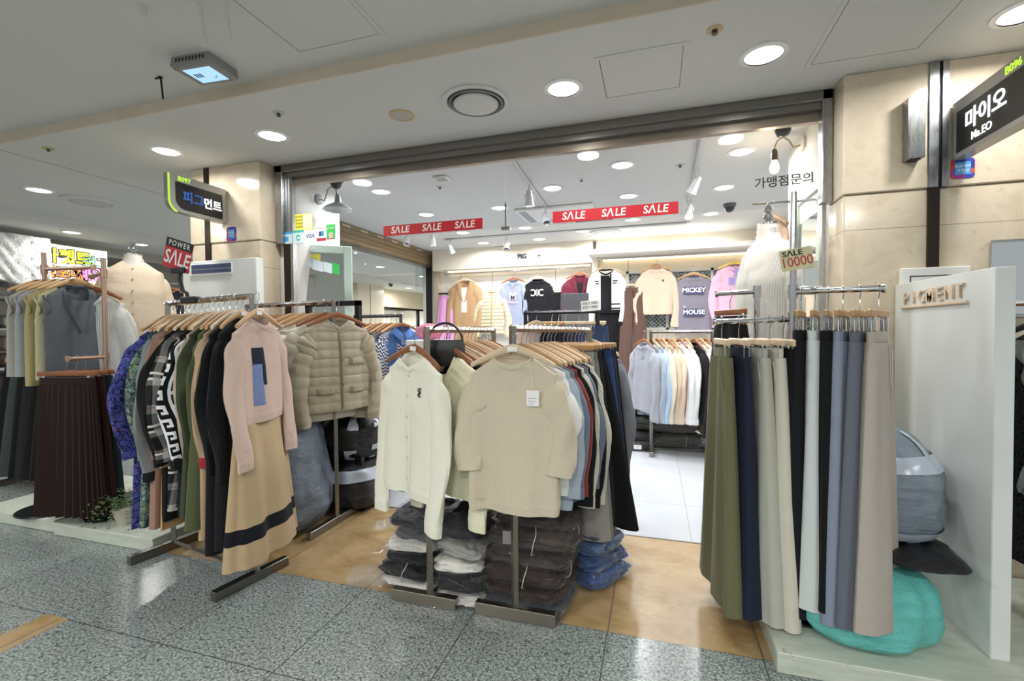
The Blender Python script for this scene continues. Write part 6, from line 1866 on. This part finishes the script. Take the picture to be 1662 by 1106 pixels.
def quilt_ex(T, B):
    B.patch(-0.010, 0.010, B.zh, B.zn - 0.06, 0.016, 3, 20).build('front_zip_placket', F('#a79a7c', 'sheen'), T)
    B.patch(0.04, 0.15, B.zn - 0.24, B.zn - 0.09, 0.014, 5, 6).build('chest_pocket', F('#c9bc9c', 'sheen'), T)


top('quilted_jacket', 'cream quilted jacket with a chest pocket on the back wall', 'jacket', (-2.45, YB, 2.02), 0, F('#c2b79b', 'sheen'), L=0.66, W=0.215, sleeve=0.62, collar='v', drop=0.05, puff=(0.055, 0.2), hemrib=False, seed=802, t=0.05, extra=quilt_ex, splay=0.07)
wallh(-2.10, 2.19, 'reddish wooden hanger of the grey hooded sweatshirt on the back wall', MT_HWOOD2)


def hood_print(T, B):
    for k, (bd, s_, dz) in enumerate((('M', 0.16, 0.245), ('Milano', 0.06, 0.335))):
        q = B.front(0, B.zn - dz, 0.012)
        text(bd, s_, (0, q[1] - 0.003, q[2]), (R(90), 0, 0), plain('pale_pink_print', '#d9b8c0', 0.6), T, 'printed_lettering', 0.001, 0.02 if k == 0 else 0.0)


top('hooded_sweatshirt', 'grey blue hooded sweatshirt with pale pink print on the back wall', 'sweatshirt', (-2.10, YB, 2.19), 0, F('#8d93a6', 'melange'), L=0.68, W=0.185, sleeve=0.66, collar='v', drop=0.10, seed=803, extra=hood_print, splay=0.025)
wallh(-1.71, 2.19, 'pale hanger of the black emblem sweater on the back wall', MT_HWOOD3)


def emblem(T, B):
    z = B.zn - 0.20; b = MB(); y = B.front(0, z, 0.012)[1] - 0.002
    for s in (-1, 1):
        b.tube([(s * (0.070 + 0.042 * cos(R(50 + 26 * k))), y, z + 0.045 * sin(R(50 + 26 * k))) for k in range(11)], 0.0085, 8, flat=0.3)
        b.tube([(s * 0.013, y, z - 0.05), (s * 0.013, y, z + 0.05)], 0.004, 6, flat=0.4)
    b.build('white_emblem', MT_PAPERW, T)


top('knit_sweater', 'black sweater with a large white double C emblem on the back wall', 'sweater', (-1.71, YB, 2.19), 0, F('#111216', 'knit'), L=0.64, W=0.20, sleeve=0.62, collar='crew', seed=804, extra=emblem, neck=0.085, splay=0.02)
wallh(-1.37, 2.00, 'pale clip hanger of the black pleated skirt on the back wall', MT_HWOOD3, 0.15, clip=True)
trousers('pleated_skirt', 'black pleated skirt beside the emblem sweater on the back wall', 'skirt', (-1.37, YB, 1.985), 0, F('#141417'), L=0.75, W=0.14, hemw=0.19, skirt=True, pleat=22, seed=805, gather=False)
o, _ = trousers('wide_trousers', 'white trousers glimpsed between the emblem sweater and black skirt', 'trousers', (-1.52, YB + 0.06, 1.95), 0, F('#dfdcd6'), L=0.85, W=0.10, hemw=0.09, seed=806), 0
wallh(-1.06, 2.22, 'reddish hanger of the burgundy coat on the back wall', MT_HWOOD2)
top('long_coat', 'burgundy coat over a black top at the end of the first back rail', 'coat', (-1.06, YB - 0.02, 2.22), R(12), F('#5a1a2b', 'wool'), L=1.0, W=0.20, sleeve=0.64, collar='lapel', drop=0.28, seed=807, t=0.055, extra=coat_inner('#131315'), hemrib=False, r0=0.10, r1=0.07, splay=0.035)
YR, ZR = 6.60, 2.28
wallh(-0.64, 2.25, 'wide pale hanger of the striped trim cardigan set', MT_HWOOD3, Y=YR)
BLKF = F('#131418', 'knit')


def cardi_set(T, B):
    B.patch(-0.075, 0.055, B.zh - 0.02, B.zn - 0.06, 0.010, 8, 20).build('inner_black_dress', BLKF, T)
    B.patch(0.055, 0.075, B.zh, B.zn - 0.04, 0.012, 3, 16).build('front_trim', BLKF, T)
    for dz in (0.16, 0.19): B.patch(0.09, 0.19, B.zn - dz - 0.008, B.zn - dz + 0.008, 0.008, 5, 2).build('trim_stripe', BLKF, T)
    for dz in (0.16, 0.19): B.patch(-0.19, -0.10, B.zn - dz - 0.008, B.zn - dz + 0.008, 0.008, 5, 2).build('trim_stripe', BLKF, T)
    for dz in (0.0, 0.06): B.patch(0.06, 0.205, B.zh + 0.01 + dz, B.zh + 0.03 + dz, 0.008, 5, 2).build('trim_stripe', BLKF, T)


top('knit_cardigan', 'white cardigan with black trim stripes over a black dress on the back wall', 'cardigan', (-0.64, YR, 2.25), 0, F('#e4e2da', 'knit'), L=0.56, W=0.21, sleeve=0.66, collar='crew', neck=0.10, drop=0.075, trim=BLKF, seed=808, extra=cardi_set, hemrib=True, splay=0.035)
trousers('pleated_skirt', 'long black pleated skirt below the striped trim cardigan', 'skirt', (-0.62, YR + 0.02, 1.75), 0, F('#131316'), L=0.95, W=0.17, hemw=0.22, skirt=True, pleat=20, seed=809, gather=False)
wallh(-0.28, 2.00, 'pale clip hanger of the brown trousers on the back wall', MT_HWOOD3, 0.15, Y=YR, clip=True)
trousers('wide_trousers', 'brown wide leg trousers hanging before the lattice window', 'trousers', (-0.28, YR, 1.985), 0, F('#5e473f'), L=1.20, W=0.145, hemw=0.105, seed=810, gather=False, t=0.04)
wallh(0.03, 2.24, 'wooden hanger of the peach sweatshirt before the lattice window', MT_HWOOD, Y=YR)


def small_mark(T, B):
    q = B.front(0.085, B.zn - 0.17, 0.006)
    MB().box((q[0] - 0.014, q[1] - 0.002, q[2] - 0.012), (q[0] + 0.014, q[1], q[2] - 0.006)).box((q[0] - 0.010, q[1] - 0.002, q[2] - 0.002), (q[0] + 0.010, q[1], q[2] + 0.012)).build('dark_chest_mark', MT_INK, T, False)


top('sweatshirt', 'peach sweatshirt with a tiny dark chest mark on the back wall', 'sweatshirt', (0.03, YR, 2.24), 0, F('#d2bba4'), L=0.58, W=0.205, sleeve=0.68, collar='crew', seed=811, extra=small_mark, splay=0.07)
wallh(0.50, 2.11, 'wooden hanger of the grey sleeveless printed top on the back wall', MT_HWOOD, Y=YR)


def word_print(T, B):
    for k, (bd, dz, s_) in enumerate((('MICKEY', 0.185, 0.082), ('MOUSE', 0.475, 0.082))):
        q = B.front(0, B.zn - dz, 0.014); y = min(B.front(dx, B.zn - dz, 0.014)[1] for dx in (-0.1, -0.05, 0, 0.05, 0.1)) - 0.004
        b = MB(); pts = [(-0.125, -0.05), (0.125, -0.05), (0.135, 0.045), (-0.135, 0.045)]
        b.loft([[(x, y + 0.001, q[2] + z) for x, z in pts], [(x, y, q[2] + z) for x, z in pts]], cap0=True, cap1=True).build('print_ground', plain('print_indigo', '#43456b', 0.7), T, False)
        text(bd, s_, (0, y - 0.002, q[2]), (R(90), 0, 0), MT_PAPERW, T, 'printed_lettering', 0.001, 0.025)
    q = B.front(-0.10, B.zn - 0.40, 0.014)
    text('x', 0.05, (-0.115, q[1] - 0.004, q[2]), (R(90), 0, 0), MT_PAPERW, T, 'printed_lettering', 0.001, 0.01)


top('sleeveless_shirt', 'washed grey sleeveless top with indigo word print on the back wall', 'top', (0.50, YR, 2.11), 0, F('#85808c', 'melange'), L=0.72, W=0.235, sleeve=0, collar='crew', seed=812, extra=word_print, chest=0.24, hem=0.235)
wallh(1.00, 2.23, 'yellow plastic hanger of the pink hooded sweatshirt', plain('yellow_hanger', '#e3c35a', 0.4), Y=YR)


def pink_print(T, B):
    q = B.front(0, B.zn - 0.20, 0.014)
    for lo, hi in (((-0.09, -0.05), (-0.05, 0.045)), ((-0.04, -0.05), (0.09, 0.035)), ((-0.02, 0.06), (0.03, 0.16))):
        MB().box((lo[0], q[1] - 0.004, q[2] + lo[1]), (hi[0], q[1] - 0.002, q[2] + hi[1])).build('violet_print', plain('violet_print', '#9f8fc9', 0.7), T, False)


top('hooded_sweatshirt', 'pink hooded sweatshirt with a violet print on the back wall', 'sweatshirt', (1.00, YR, 2.23), R(8), F('#dcb3c9'), L=0.74, W=0.225, sleeve=0.68, collar='hood', drop=0.10, seed=813, extra=pink_print, splay=0.05, r0=0.105)

# ================================================================== trouser stand and mannequins
def disc_stand(name, label, loc, z, arms, disc_r=0.19, pole_r=0.014, mat=None, extra_pole=True):
    mat = mat or MT_CHROME
    t = thing(name, label, 'clothes stand', loc)
    MB().lathe([(0.0001, 0.0), (disc_r, 0.0), (disc_r + 0.004, 0.005), (disc_r, 0.010), (0.03, 0.016), (0.0001, 0.016)], 48).build('disc_foot', plain('dark_disc', '#55575a', 0.22, 0.9), t)
    MB().tube([(0, 0, 0.012), (0, 0, z)], pole_r, 14).build('pole', mat, t)
    for a in arms:
        MB().tube([a[0], a[1]], 0.0125, 12).build('arm', mat, t)
        MB().lathe([(0.0001, -0.008), (0.018, -0.006), (0.020, 0.006), (0.0001, 0.008)], 14, mat=Matrix.Translation(a[1]) @ (Vector(a[1]) - Vector(a[0])).to_track_quat('Z', 'Y').to_matrix().to_4x4()).build('arm_knob', mat, t)
        MB().tube([(0, 0, a[0][2] - 0.03), (0, 0, a[0][2] + 0.03)], pole_r + 0.006, 12).build('arm_collar', mat, t)
    return t


SX, SY = 0.575, 2.28
disc_stand('trouser_stand', 'chrome two arm stand with a round dark foot, hung with trousers', (SX, SY, 0.082), 1.80, [((0, 0, 1.252), (-0.315, -0.01, 1.246)), ((0, 0, 1.372), (0.265, -0.165, 1.364))], 0.165)
MT_PK = {}
low = [(-0.285, 'olive', '#6b6a4d', 'plain', 1.06, -4), (-0.215, 'dark navy', '#1f2638', 'plain', 1.06, -2), (-0.150, 'pale sage grey', '#b4b5a8', 'plain', 1.07, 0), (-0.092, 'warm off white', '#cfcabb', 'plain', 1.08, 0)]
for k, (dx, nm, col, fk, L_, dr) in enumerate(low):
    p = (SX + dx, SY - 0.01, 0.082 + 1.252); rz = R(-82 + dr)
    clip_hanger(p, rz, 'pale clip hanger of the %s wide trousers on the lower arm' % nm, MT_HWOOD3, 0.15, clipx=0.11)
    trousers('wide_trousers', '%s wide knit trousers hanging on the lower chrome arm' % nm, 'trousers', p, rz, F(col, fk), L=L_, W=0.125, hemw=0.115, t=0.030, t_hem=0.052, seed=900 + k, spread=0.01)
for k, (dx, dy, nm, col) in enumerate(((-0.055, 0.02, 'jet black', '#101012'),)):
    p = (SX + dx + 0.015, SY - 0.01, 0.082 + 1.250)
    clip_hanger(p, R(-88), 'pale clip hanger of the jet black trousers by the pole', MT_HWOOD3, 0.15)
    trousers('wide_trousers', 'jet black wide trousers hanging right beside the stand pole', 'trousers', p, R(-88), F(col), L=1.03, W=0.12, hemw=0.11, t=0.03, t_hem=0.05, seed=910)
high = [(0.10, 'coal black', '#16171b', 'plain', 1.10, 0), (0.27, 'pale mint white', '#cfd6d4', 'plain', 1.05, 0), (0.42, 'soft black', '#111214', 'plain', 1.03, 0), (0.58, 'light heather blue', '#8790a3', 'melange', 1.07, 3), (0.76, 'dark heather grey', '#676d78', 'melange', 1.055, 4), (0.95, 'oatmeal heather', '#b3a9a0', 'melange', 1.035, 6)]
for k, (f, nm, col, fk, L_, dr) in enumerate(high):
    p = (SX + 0.265 * f, SY - 0.165 * f, 0.082 + 1.372 - 0.008 * f); rz = R(70 - dr * 2)
    clip_hanger(p, rz, 'wooden bar clip hanger of the %s trousers on the upper arm' % nm, MT_HWOOD, 0.15, clipx=0.10)
    trousers('wide_trousers', '%s wide knit trousers hanging on the upper chrome arm' % nm, 'trousers', (p[0], p[1], p[2] - 0.045), rz, F(col, fk), L=L_, W=0.12, hemw=0.112 if k < 5 else 0.125, t=0.032, t_hem=0.052, seed=920 + k, spread=0.012, cord=F('#c9c0b4') if k == 5 else None)
t = thing('arm_holder', 'white plastic tag holder clamped on the upper chrome arm by the pole', 'holder', (SX + 0.06, SY - 0.004, 0.082 + 1.375))
MB().bbox((-0.035, -0.022, -0.018), (0.045, 0.022, 0.02), 0.006).build('clamp', MT_WHITE, t)
MB().bbox((-0.022, -0.004, 0.02), (0.035, 0.004, 0.13), 0.004).build('upright', plain('clear_white', '#dfe5e4', 0.25), t)

# second stand behind the first, carrying the dark and sand skirts
disc_stand('trouser_stand', 'chrome stand half hidden behind the white mannequin with wooden arm tips', (0.50, 2.62, 0.004), 1.50, [((0, 0, 1.478), (-0.19, 0, 1.474))], 0.15)
clip_hanger((0.375, 2.62, 1.478), R(-60), 'wooden clip hanger of the black skirt before the white mannequin', MT_HWOOD2, 0.12)
trousers('black_skirt', 'black skirt gathered under a wooden hanger before the white mannequin', 'skirt', (0.375, 2.62, 1.478), R(-60), F('#121214'), L=0.62, W=0.11, hemw=0.20, skirt=True, seed=930, gather=False)


def mannequin(label, loc, rz, neck_z, ch=0.19, tt=0.10):
    t = thing('mannequin', label, 'mannequin', loc, rz=rz)
    MW = plain('mannequin_cloth', '#e9e4da', 0.7)
    prof = [(0.13, 0.085, neck_z - 0.86), (0.165, 0.105, neck_z - 0.80), (0.175, 0.11, neck_z - 0.70), (0.15, 0.095, neck_z - 0.58), (0.125, 0.082, neck_z - 0.46), (0.14, 0.095, neck_z - 0.34), (0.155, 0.10, neck_z - 0.24), (0.16, 0.085, neck_z - 0.16), (0.14, 0.065, neck_z - 0.115), (0.075, 0.056, neck_z - 0.085), (0.056, 0.056, neck_z - 0.05), (0.052, 0.054, neck_z)]
    MB().loft([[(a * cos(2 * pi * k / 40), b_ * sin(2 * pi * k / 40) - 0.012 * math.exp(-((z - neck_z + 0.27) / 0.07) ** 2) * (1 if sin(2 * pi * k / 40) < 0 else 0), z) for k in range(40)] for a, b_, z in prof], cap0=True, cap1=True).build('torso', MW, t)
    MB().lathe([(0.055, 0), (0.055, 0.006), (0.02, 0.012), (0.012, 0.02), (0.022, 0.032), (0.026, 0.045), (0.018, 0.058), (0.012, 0.064), (0.020, 0.074), (0.022, 0.084), (0.012, 0.096), (0.008, 0.102), (0.012, 0.110), (0.0001, 0.118)], 20, c=(0, 0, neck_z)).build('neck_finial', MT_CHROME, t)
    MB().tube([(0, 0, 0.012), (0, 0, neck_z - 0.84)], 0.014, 12).build('stand_pole', MT_CHROME, t)
    MB().lathe([(0.0001, 0), (0.15, 0), (0.15, 0.008), (0.02, 0.016), (0.0001, 0.016)], 36).build('stand_foot', MT_CHROME, t)
    return t


ML = (-3.70, 2.48, 0.082); nzl = 1.80
mannequin('headless mannequin with a chrome neck finial on the platform', ML, R(52), nzl)


def row_buttons(T, B):
    for k in range(7):
        q = B.front(0.0, B.zn - 0.06 - 0.085 * k, 0.006)
        MB().lathe([(0.0001, 0.002), (0.0055, 0.0015), (0.006, -0.002)], 10, mat=Matrix.Translation(q) @ Matrix.Rotation(PI2, 4, 'X')).build('button', plain('tan_button', '#b08f68', 0.4), T)


top('fitted_cardigan', 'cream beige fitted cardigan with a row of buttons worn by the platform mannequin', 'cardigan', (ML[0], ML[1], ML[2] + nzl - 0.045 + 0.125), R(52), F('#dfcdb4', 'knit'), L=0.76, W=0.178, chest=0.192, hem=0.20, t=0.125, neck=0.062, drop=0.012, slope=0.085, sleeve=0.58, collar='crew', splay=0.035, r0=0.075, r1=0.042, flat=0.9, hemrib=True, extra=row_buttons, seed=950, detail=1.2, ruf=0.004)
MRt = (0.60, 2.86, 0.004); nzr = 1.86
mannequin('headless mannequin with a chrome neck finial beside the trouser stand', MRt, R(-62), nzr)
top('ribbed_sweater', 'white ribbed high neck sweater worn by the mannequin by the trouser stand', 'sweater', (MRt[0], MRt[1], MRt[2] + nzr - 0.075 + 0.125), R(-62), F('#dedbd2', 'rib'), L=0.62, W=0.175, chest=0.19, hem=0.185, t=0.125, neck=0.060, drop=0.01, slope=0.085, sleeve=0.56, collar='turtle', splay=0.03, r0=0.075, r1=0.045, flat=0.9, seed=951, detail=1.2, ruf=0.004)
trousers('wide_trousers', 'sand trousers worn on the mannequin beside the trouser stand', 'trousers', (MRt[0], MRt[1], 1.28), R(-62), F('#b5ad93'), L=1.02, W=0.18, hemw=0.13, t=0.11, t_hem=0.07, seed=952, gather=False)
hanger((0.72, 3.30, 2.08), R(-70), 'pale hanger of the peach scarf top by the leaning mirror', MT_HWOOD, 0.16)
top('thin_blouse', 'thin peach top hanging behind the white mannequin', 'top', (0.72, 3.30, 2.08), R(-70), F('#e0bfa2'), L=0.55, W=0.15, sleeve=0.4, seed=953, detail=0.7)
o = MB().tube([(0.955, 3.30, 2.085), (0.60, 3.30, 2.085)], 0.008, 8).build('wall_peg', MT_CHROME, None)
tag(o, 'thin chrome wall peg carrying the peach top', 'peg')

# ================================================================== the vest stands on the far platform
disc_stand('vest_stand', 'stand with a round grey foot carrying the wool vests', (-4.02, 2.12, 0.082), 1.78, [((0, 0, 1.665), (0.40, 0.05, 1.665))], 0.185, mat=plain('copper_pole', '#b79a86', 0.3, 0.7))
vests = [(0.33, 'slate grey', '#5a5f66', 0.60, 'vest with a wide shawl collar, nearest on the vest stand'), (0.26, 'sage cream', '#b7b08f', 0.62, 'vest just behind the slate grey one'), (0.18, 'straw yellow', '#a79c6c', 0.66, 'vest with an open armhole on the vest stand'), (0.10, 'ash grey', '#9a9c9f', 0.60, 'vest near the copper coloured pole'), (0.03, 'stone', '#a3a096', 0.60, 'vest furthest along the vest stand')]
for k, (dx, nm, col, L_, rest) in enumerate(vests):
    p = (-4.10 + dx, 2.12 + 0.05 * dx / 0.4, 0.082 + 1.665); rz = R(97)
    hanger(p, rz, 'wooden hanger of the %s vest on the vest stand' % nm, MT_HWOOD, 0.19)
    top('wool_vest', '%s wool %s' % (nm, rest), 'vest', p, rz, F(col, 'wool'), L=L_, W=0.175, sleeve=0, collar='shawl', drop=0.28 if k == 0 else 0.16, seed=960 + k, t=0.045, hemrib=False, chest=0.195, hem=0.20)
disc_stand('skirt_stand', 'copper pole stand with a dark round foot by the fern', (-3.50, 2.16, 0.082), 1.72, [((0, 0, 1.62), (-0.285, 0.102, 1.62)), ((0, 0, 1.062), (0.02, -0.22, 1.062))], 0.14, mat=plain('copper_pole', '#b79a86', 0.3, 0.7))
hanger((-3.78, 2.26, 1.702), R(25), 'brown hanger of the white ribbed sweater by the mannequin', MT_HWOOD2, 0.19)
top('ribbed_sweater', 'white ribbed sweater hanging between the vests and the mannequin', 'sweater', (-3.78, 2.26, 1.70), R(25), F('#d6d5d1', 'rib'), L=0.62, W=0.20, sleeve=0.62, collar='v', drop=0.12, seed=970)
for k, (dy, nm, col, dxx) in enumerate(((-0.19, 'dark brown', '#2a1b18', 0.0), (-0.12, 'maroon', '#3d2422', -0.03), (-0.06, 'deep teal grey', '#2b373b', -0.05))):
    p = (-3.55 + dxx, 2.16 + dy, 0.082 + 1.062); rz = R(14)
    clip_hanger(p, rz, 'brown wooden clip hanger of the %s pleated skirt' % nm, MT_HWOOD2, 0.20, clipx=0.15)
    trousers('pleated_skirt', '%s pleated long skirt hanging over the platform by the fern' % nm, 'skirt', p, rz, F(col), L=0.83, W=0.185, hemw=0.235, skirt=True, pleat=30, t=0.03, t_hem=0.06, seed=972 + k, gather=False)

# dark clothes at the picture edge beyond the vests
rack('trouser_rack', 'low rack of black trousers behind the vest stand', (-5.35, 2.65), (-4.55, 2.65), (1.17, 1.17), None, MT_RACK, 0.4)
for k in range(8):
    x = -5.30 + k * 0.095; nm = ('coal black', 'smoky velvet', 'pitch black', 'charcoal', 'jet', 'soot black', 'grey black', 'ink black')[k]
    col = ('#101012', '#3b4244', '#0d0e10', '#202224', '#0f0f11', '#141517', '#2a2d2f', '#101114')[k]
    clip_hanger((x, 2.65, 1.17), R(40), 'wooden clip hanger of the %s trousers behind the vests' % nm, MT_HWOOD, 0.14)
    trousers('hanging_trousers', '%s trousers on the low rack behind the vests' % nm, 'trousers', (x, 2.65, 1.17), R(40), F(col), L=0.93, W=0.14, hemw=0.12, t=0.03, t_hem=0.05, seed=990 + k, gather=False, pocket=False)

# ================================================================== the carpet shop across the corridor
t = thing('shop_banner', 'white hand lettered banner of the carpet shop across the corridor', 'banner', (-7.52, 4.32, 2.235))
MB().box((-0.004, -0.37, -0.245), (0, 0.37, 0.245)).build('banner_sheet', plain('banner_white', '#eceee6', 0.5), t, False)
BK = plain('banner_black', '#1c1820', 0.6)
for body, y, z, col, s_ in (('카펫트', -0.11, 0.085, '#e3dc1c', 0.20), ('러그', 0.225, 0.045, '#8fcfa6', 0.18), ('점포대', -0.16, -0.125, '#e87f2e', 0.17), ('세일', 0.17, -0.12, '#e884c0', 0.20)):
    text(body, s_, (0.003, y, z), (R(90), 0, R(90)), BK, t, 'lettering_outline', 0.0005, 0.085)
    text(body, s_, (0.0055, y, z), (R(90), 0, R(90)), plain('banner_' + col, col, 0.6), t, 'lettering', 0.0005, 0.030)
t = thing('shop_banner', 'small white sheet with a yellow cloud word behind the sale card', 'banner', (-7.896, 6.25, 2.267))
MB().box((-0.004, -0.14, -0.15), (0, 0.17, 0.215)).build('banner_sheet', plain('banner_white', '#eceee6', 0.5), t, False)
MB().lathe([(0.0001, 0.002), (0.10, 0.001), (0.10, -0.001)], 16, mat=Matrix.Translation((0.002, -0.03, 0.03)) @ Matrix.Rotation(PI2, 4, 'Y')).build('yellow_cloud', plain('banner_#e3dc1c', '#e3dc1c', 0.6), t)
text('이불', 0.09, (0.006, -0.03, 0.03), (R(90), 0, R(90)), plain('banner_blue', '#3f66b8', 0.6), t, 'lettering', 0.0005, 0.02)
t = thing('hanging_blanket', 'fluffy white blanket with raised chevrons hanging across the corridor', 'blanket', (-7.45, 3.62, 1.90))
rows = []
for k in range(41):
    row = []
    for i in range(41):
        y = -0.42 + 0.78 * i / 40; z = 0.62 * k / 40
        h = abs(((y * 7 + z * 5 * (1 if int((y + 1) * 6) % 2 else -1)) % 1) - 0.5) * 0.05
        lowz = 0.16 * max(0, 0.75 - abs(i / 40 - 0.45) * 2) if False else 0.12 * (1 - i / 40 if i < 20 else (i / 40 - 0.2) * 0.5)
        row.append((0.03 + h + 0.02 * noise.noise(Vector((y * 9, z * 9, 0))), y, z + (1 - k / 40) * (0.22 * (1 - min(1, i / 26))) * 0.6))
    rows.append(row)
m_ = MB().loft(rows, closed=False); m_.loft([[(-0.03, p[1], p[2]) for p in r_] for r_ in rows], closed=False)
m_.loft([[(-0.03, p[1], p[2]) for p in rows[0]], rows[0]], closed=False); m_.loft([rows[-1], [(-0.03, p[1], p[2]) for p in rows[-1]]], closed=False)
m_.build('fleece', F('#e9e9e6', 'fur'), t)
t = thing('shop_shelf', 'grey shelf unit stacked with folded bedding in the carpet shop', 'shelf', (-8.1, 4.25, 0))
for z in (0.35, 0.85, 1.35, 1.75): MB().box((-0.3, -1.2, z), (0.3, 5.5, z + 0.03)).build('shelf_board', plain('shelf_grey', '#8e9096', 0.5), t, False)
for y in (-1.2, 0.4, 2.0, 3.7, 5.5): MB().box((-0.3, y - 0.02, 0), (0.3, y + 0.02, 1.78)).build('upright', plain('shelf_grey', '#8e9096', 0.5), t, False)
cc = ['#6d6f78', '#8a7d70', '#a7a39c', '#57606a', '#7d6655', '#b6b0a6', '#4b4f5a', '#93877a']
bn = ['slate', 'brown', 'ash', 'steel blue', 'umber', 'cream', 'dark blue', 'tan']
n_ = 0
for z in (0.38, 0.88, 1.38):
    for j in range(9):
        y = 3.05 + j * 0.68
        for q in range(2):
            h = 0.15 + 0.05 * ((j + q) % 3) / 2
            if z + 0.02 + q * 0.2 + h > 1.78 and z > 1.3: continue
            o = MB().bbox((-8.38, y, z + q * 0.205), (-7.84, y + 0.56, z + q * 0.205 + h), 0.05).build('folded_bedding', F(cc[(n_ * 3) % 8], 'plain'), None)
            tag(o, 'folded bedding bundle on the grey shelves of the carpet shop', 'bedding', 'folded bedding on the carpet shop shelves'); n_ += 1
for k, (y, z, col, nm) in enumerate(((3.45, 1.80, '#8f8f8c', 'patterned grey'), (3.45, 1.93, '#6f7480', 'slate blue'), (3.5, 2.06, '#a08f7c', 'brown beige'))):
    o = MB().bbox((-8.3, y - 0.35, z), (-7.7, y + 0.30, z + 0.12), 0.04).build('folded_rug', F(col, 'melange'), None)
    tag(o, '%s folded rug on the shelf top beside the white blanket' % nm, 'rug')
for k in range(7):
    y = 5.2 + k * 0.14
    hanger((-7.70, y, 2.13), R(90), 'plain hanger on the dark garment rail of the carpet shop', MT_HWOOD2, 0.17, 'hangers of the carpet shop rail')
    top('padded_garment', 'dark padded garment on the carpet shop rail, behind the mannequin', 'garment', (-7.70, y, 2.13), R(90), F('#1d1e22'), 'dark garments of the carpet shop rail', L=0.5, W=0.19, seed=1100, detail=0.5, sleeve=0.5)
o = MB().tube([(-7.70, 5.0, 2.13), (-7.70, 6.3, 2.13)], 0.012, 8).build('garment_rail', MT_CHROME, None); tag(o, 'chrome garment rail in the carpet shop behind the mannequin', 'rail')

# ================================================================== the neighbour shop beyond the divider board
rack('lace_rack', 'chrome rack of lace garments at the picture edge beyond the divider', (1.50, 2.35), (2.3, 2.35), (1.42, 1.42), None, MT_CHROME, 0.4)
for k, (x, nm, mt, L_) in enumerate(((1.52, 'black lace dress nearest the divider board', pattern('lace'), 0.98), (1.66, 'second black lace dress beside the divider board', pattern('lace'), 0.98), (1.80, 'dotted dark dress in the lace rack', pattern('dots'), 1.05))):
    p = (x, 2.35, 1.42)
    hanger(p, R(-70), 'black hanger of the ' + nm, MT_BLACK, 0.19)
    top('lace_dress', nm[0:1] + nm[1:], 'dress', p, R(-70), mt, L=L_, W=0.19, sleeve=0.5, collar='crew', seed=1200 + k, hemrib=False, hem=0.24)
t = thing('film_cover', 'crumpled clear plastic cover hanging along the lace dresses', 'plastic cover', (1.375, 2.25, 0.62))
rows = []
for k in range(26):
    f = k / 25; rows.append([Vector((0.05 * sin(3 * f) + 0.035 * noise.noise(Vector((i * 0.5, k * 0.3, 2))) + 0.05 * (1 - f), -0.10 + 0.24 * i / 15, 0.62 * f)) + Vector((0.012 * noise.noise(Vector((i * 1.3, k * 0.9, 7))), 0, 0)) for i in range(16)])
m_ = MB().loft(rows, closed=False); m_.build('film', MT_FILM2, t)
o = MB().bbox((1.40, 2.45, 1.44), (1.75, 2.70, 1.60), 0.004).build('white_box', MT_WHITE, None)
tag(o, 'white box standing on the rail top beyond the divider', 'box'); 
bpy.data.objects.remove(o)
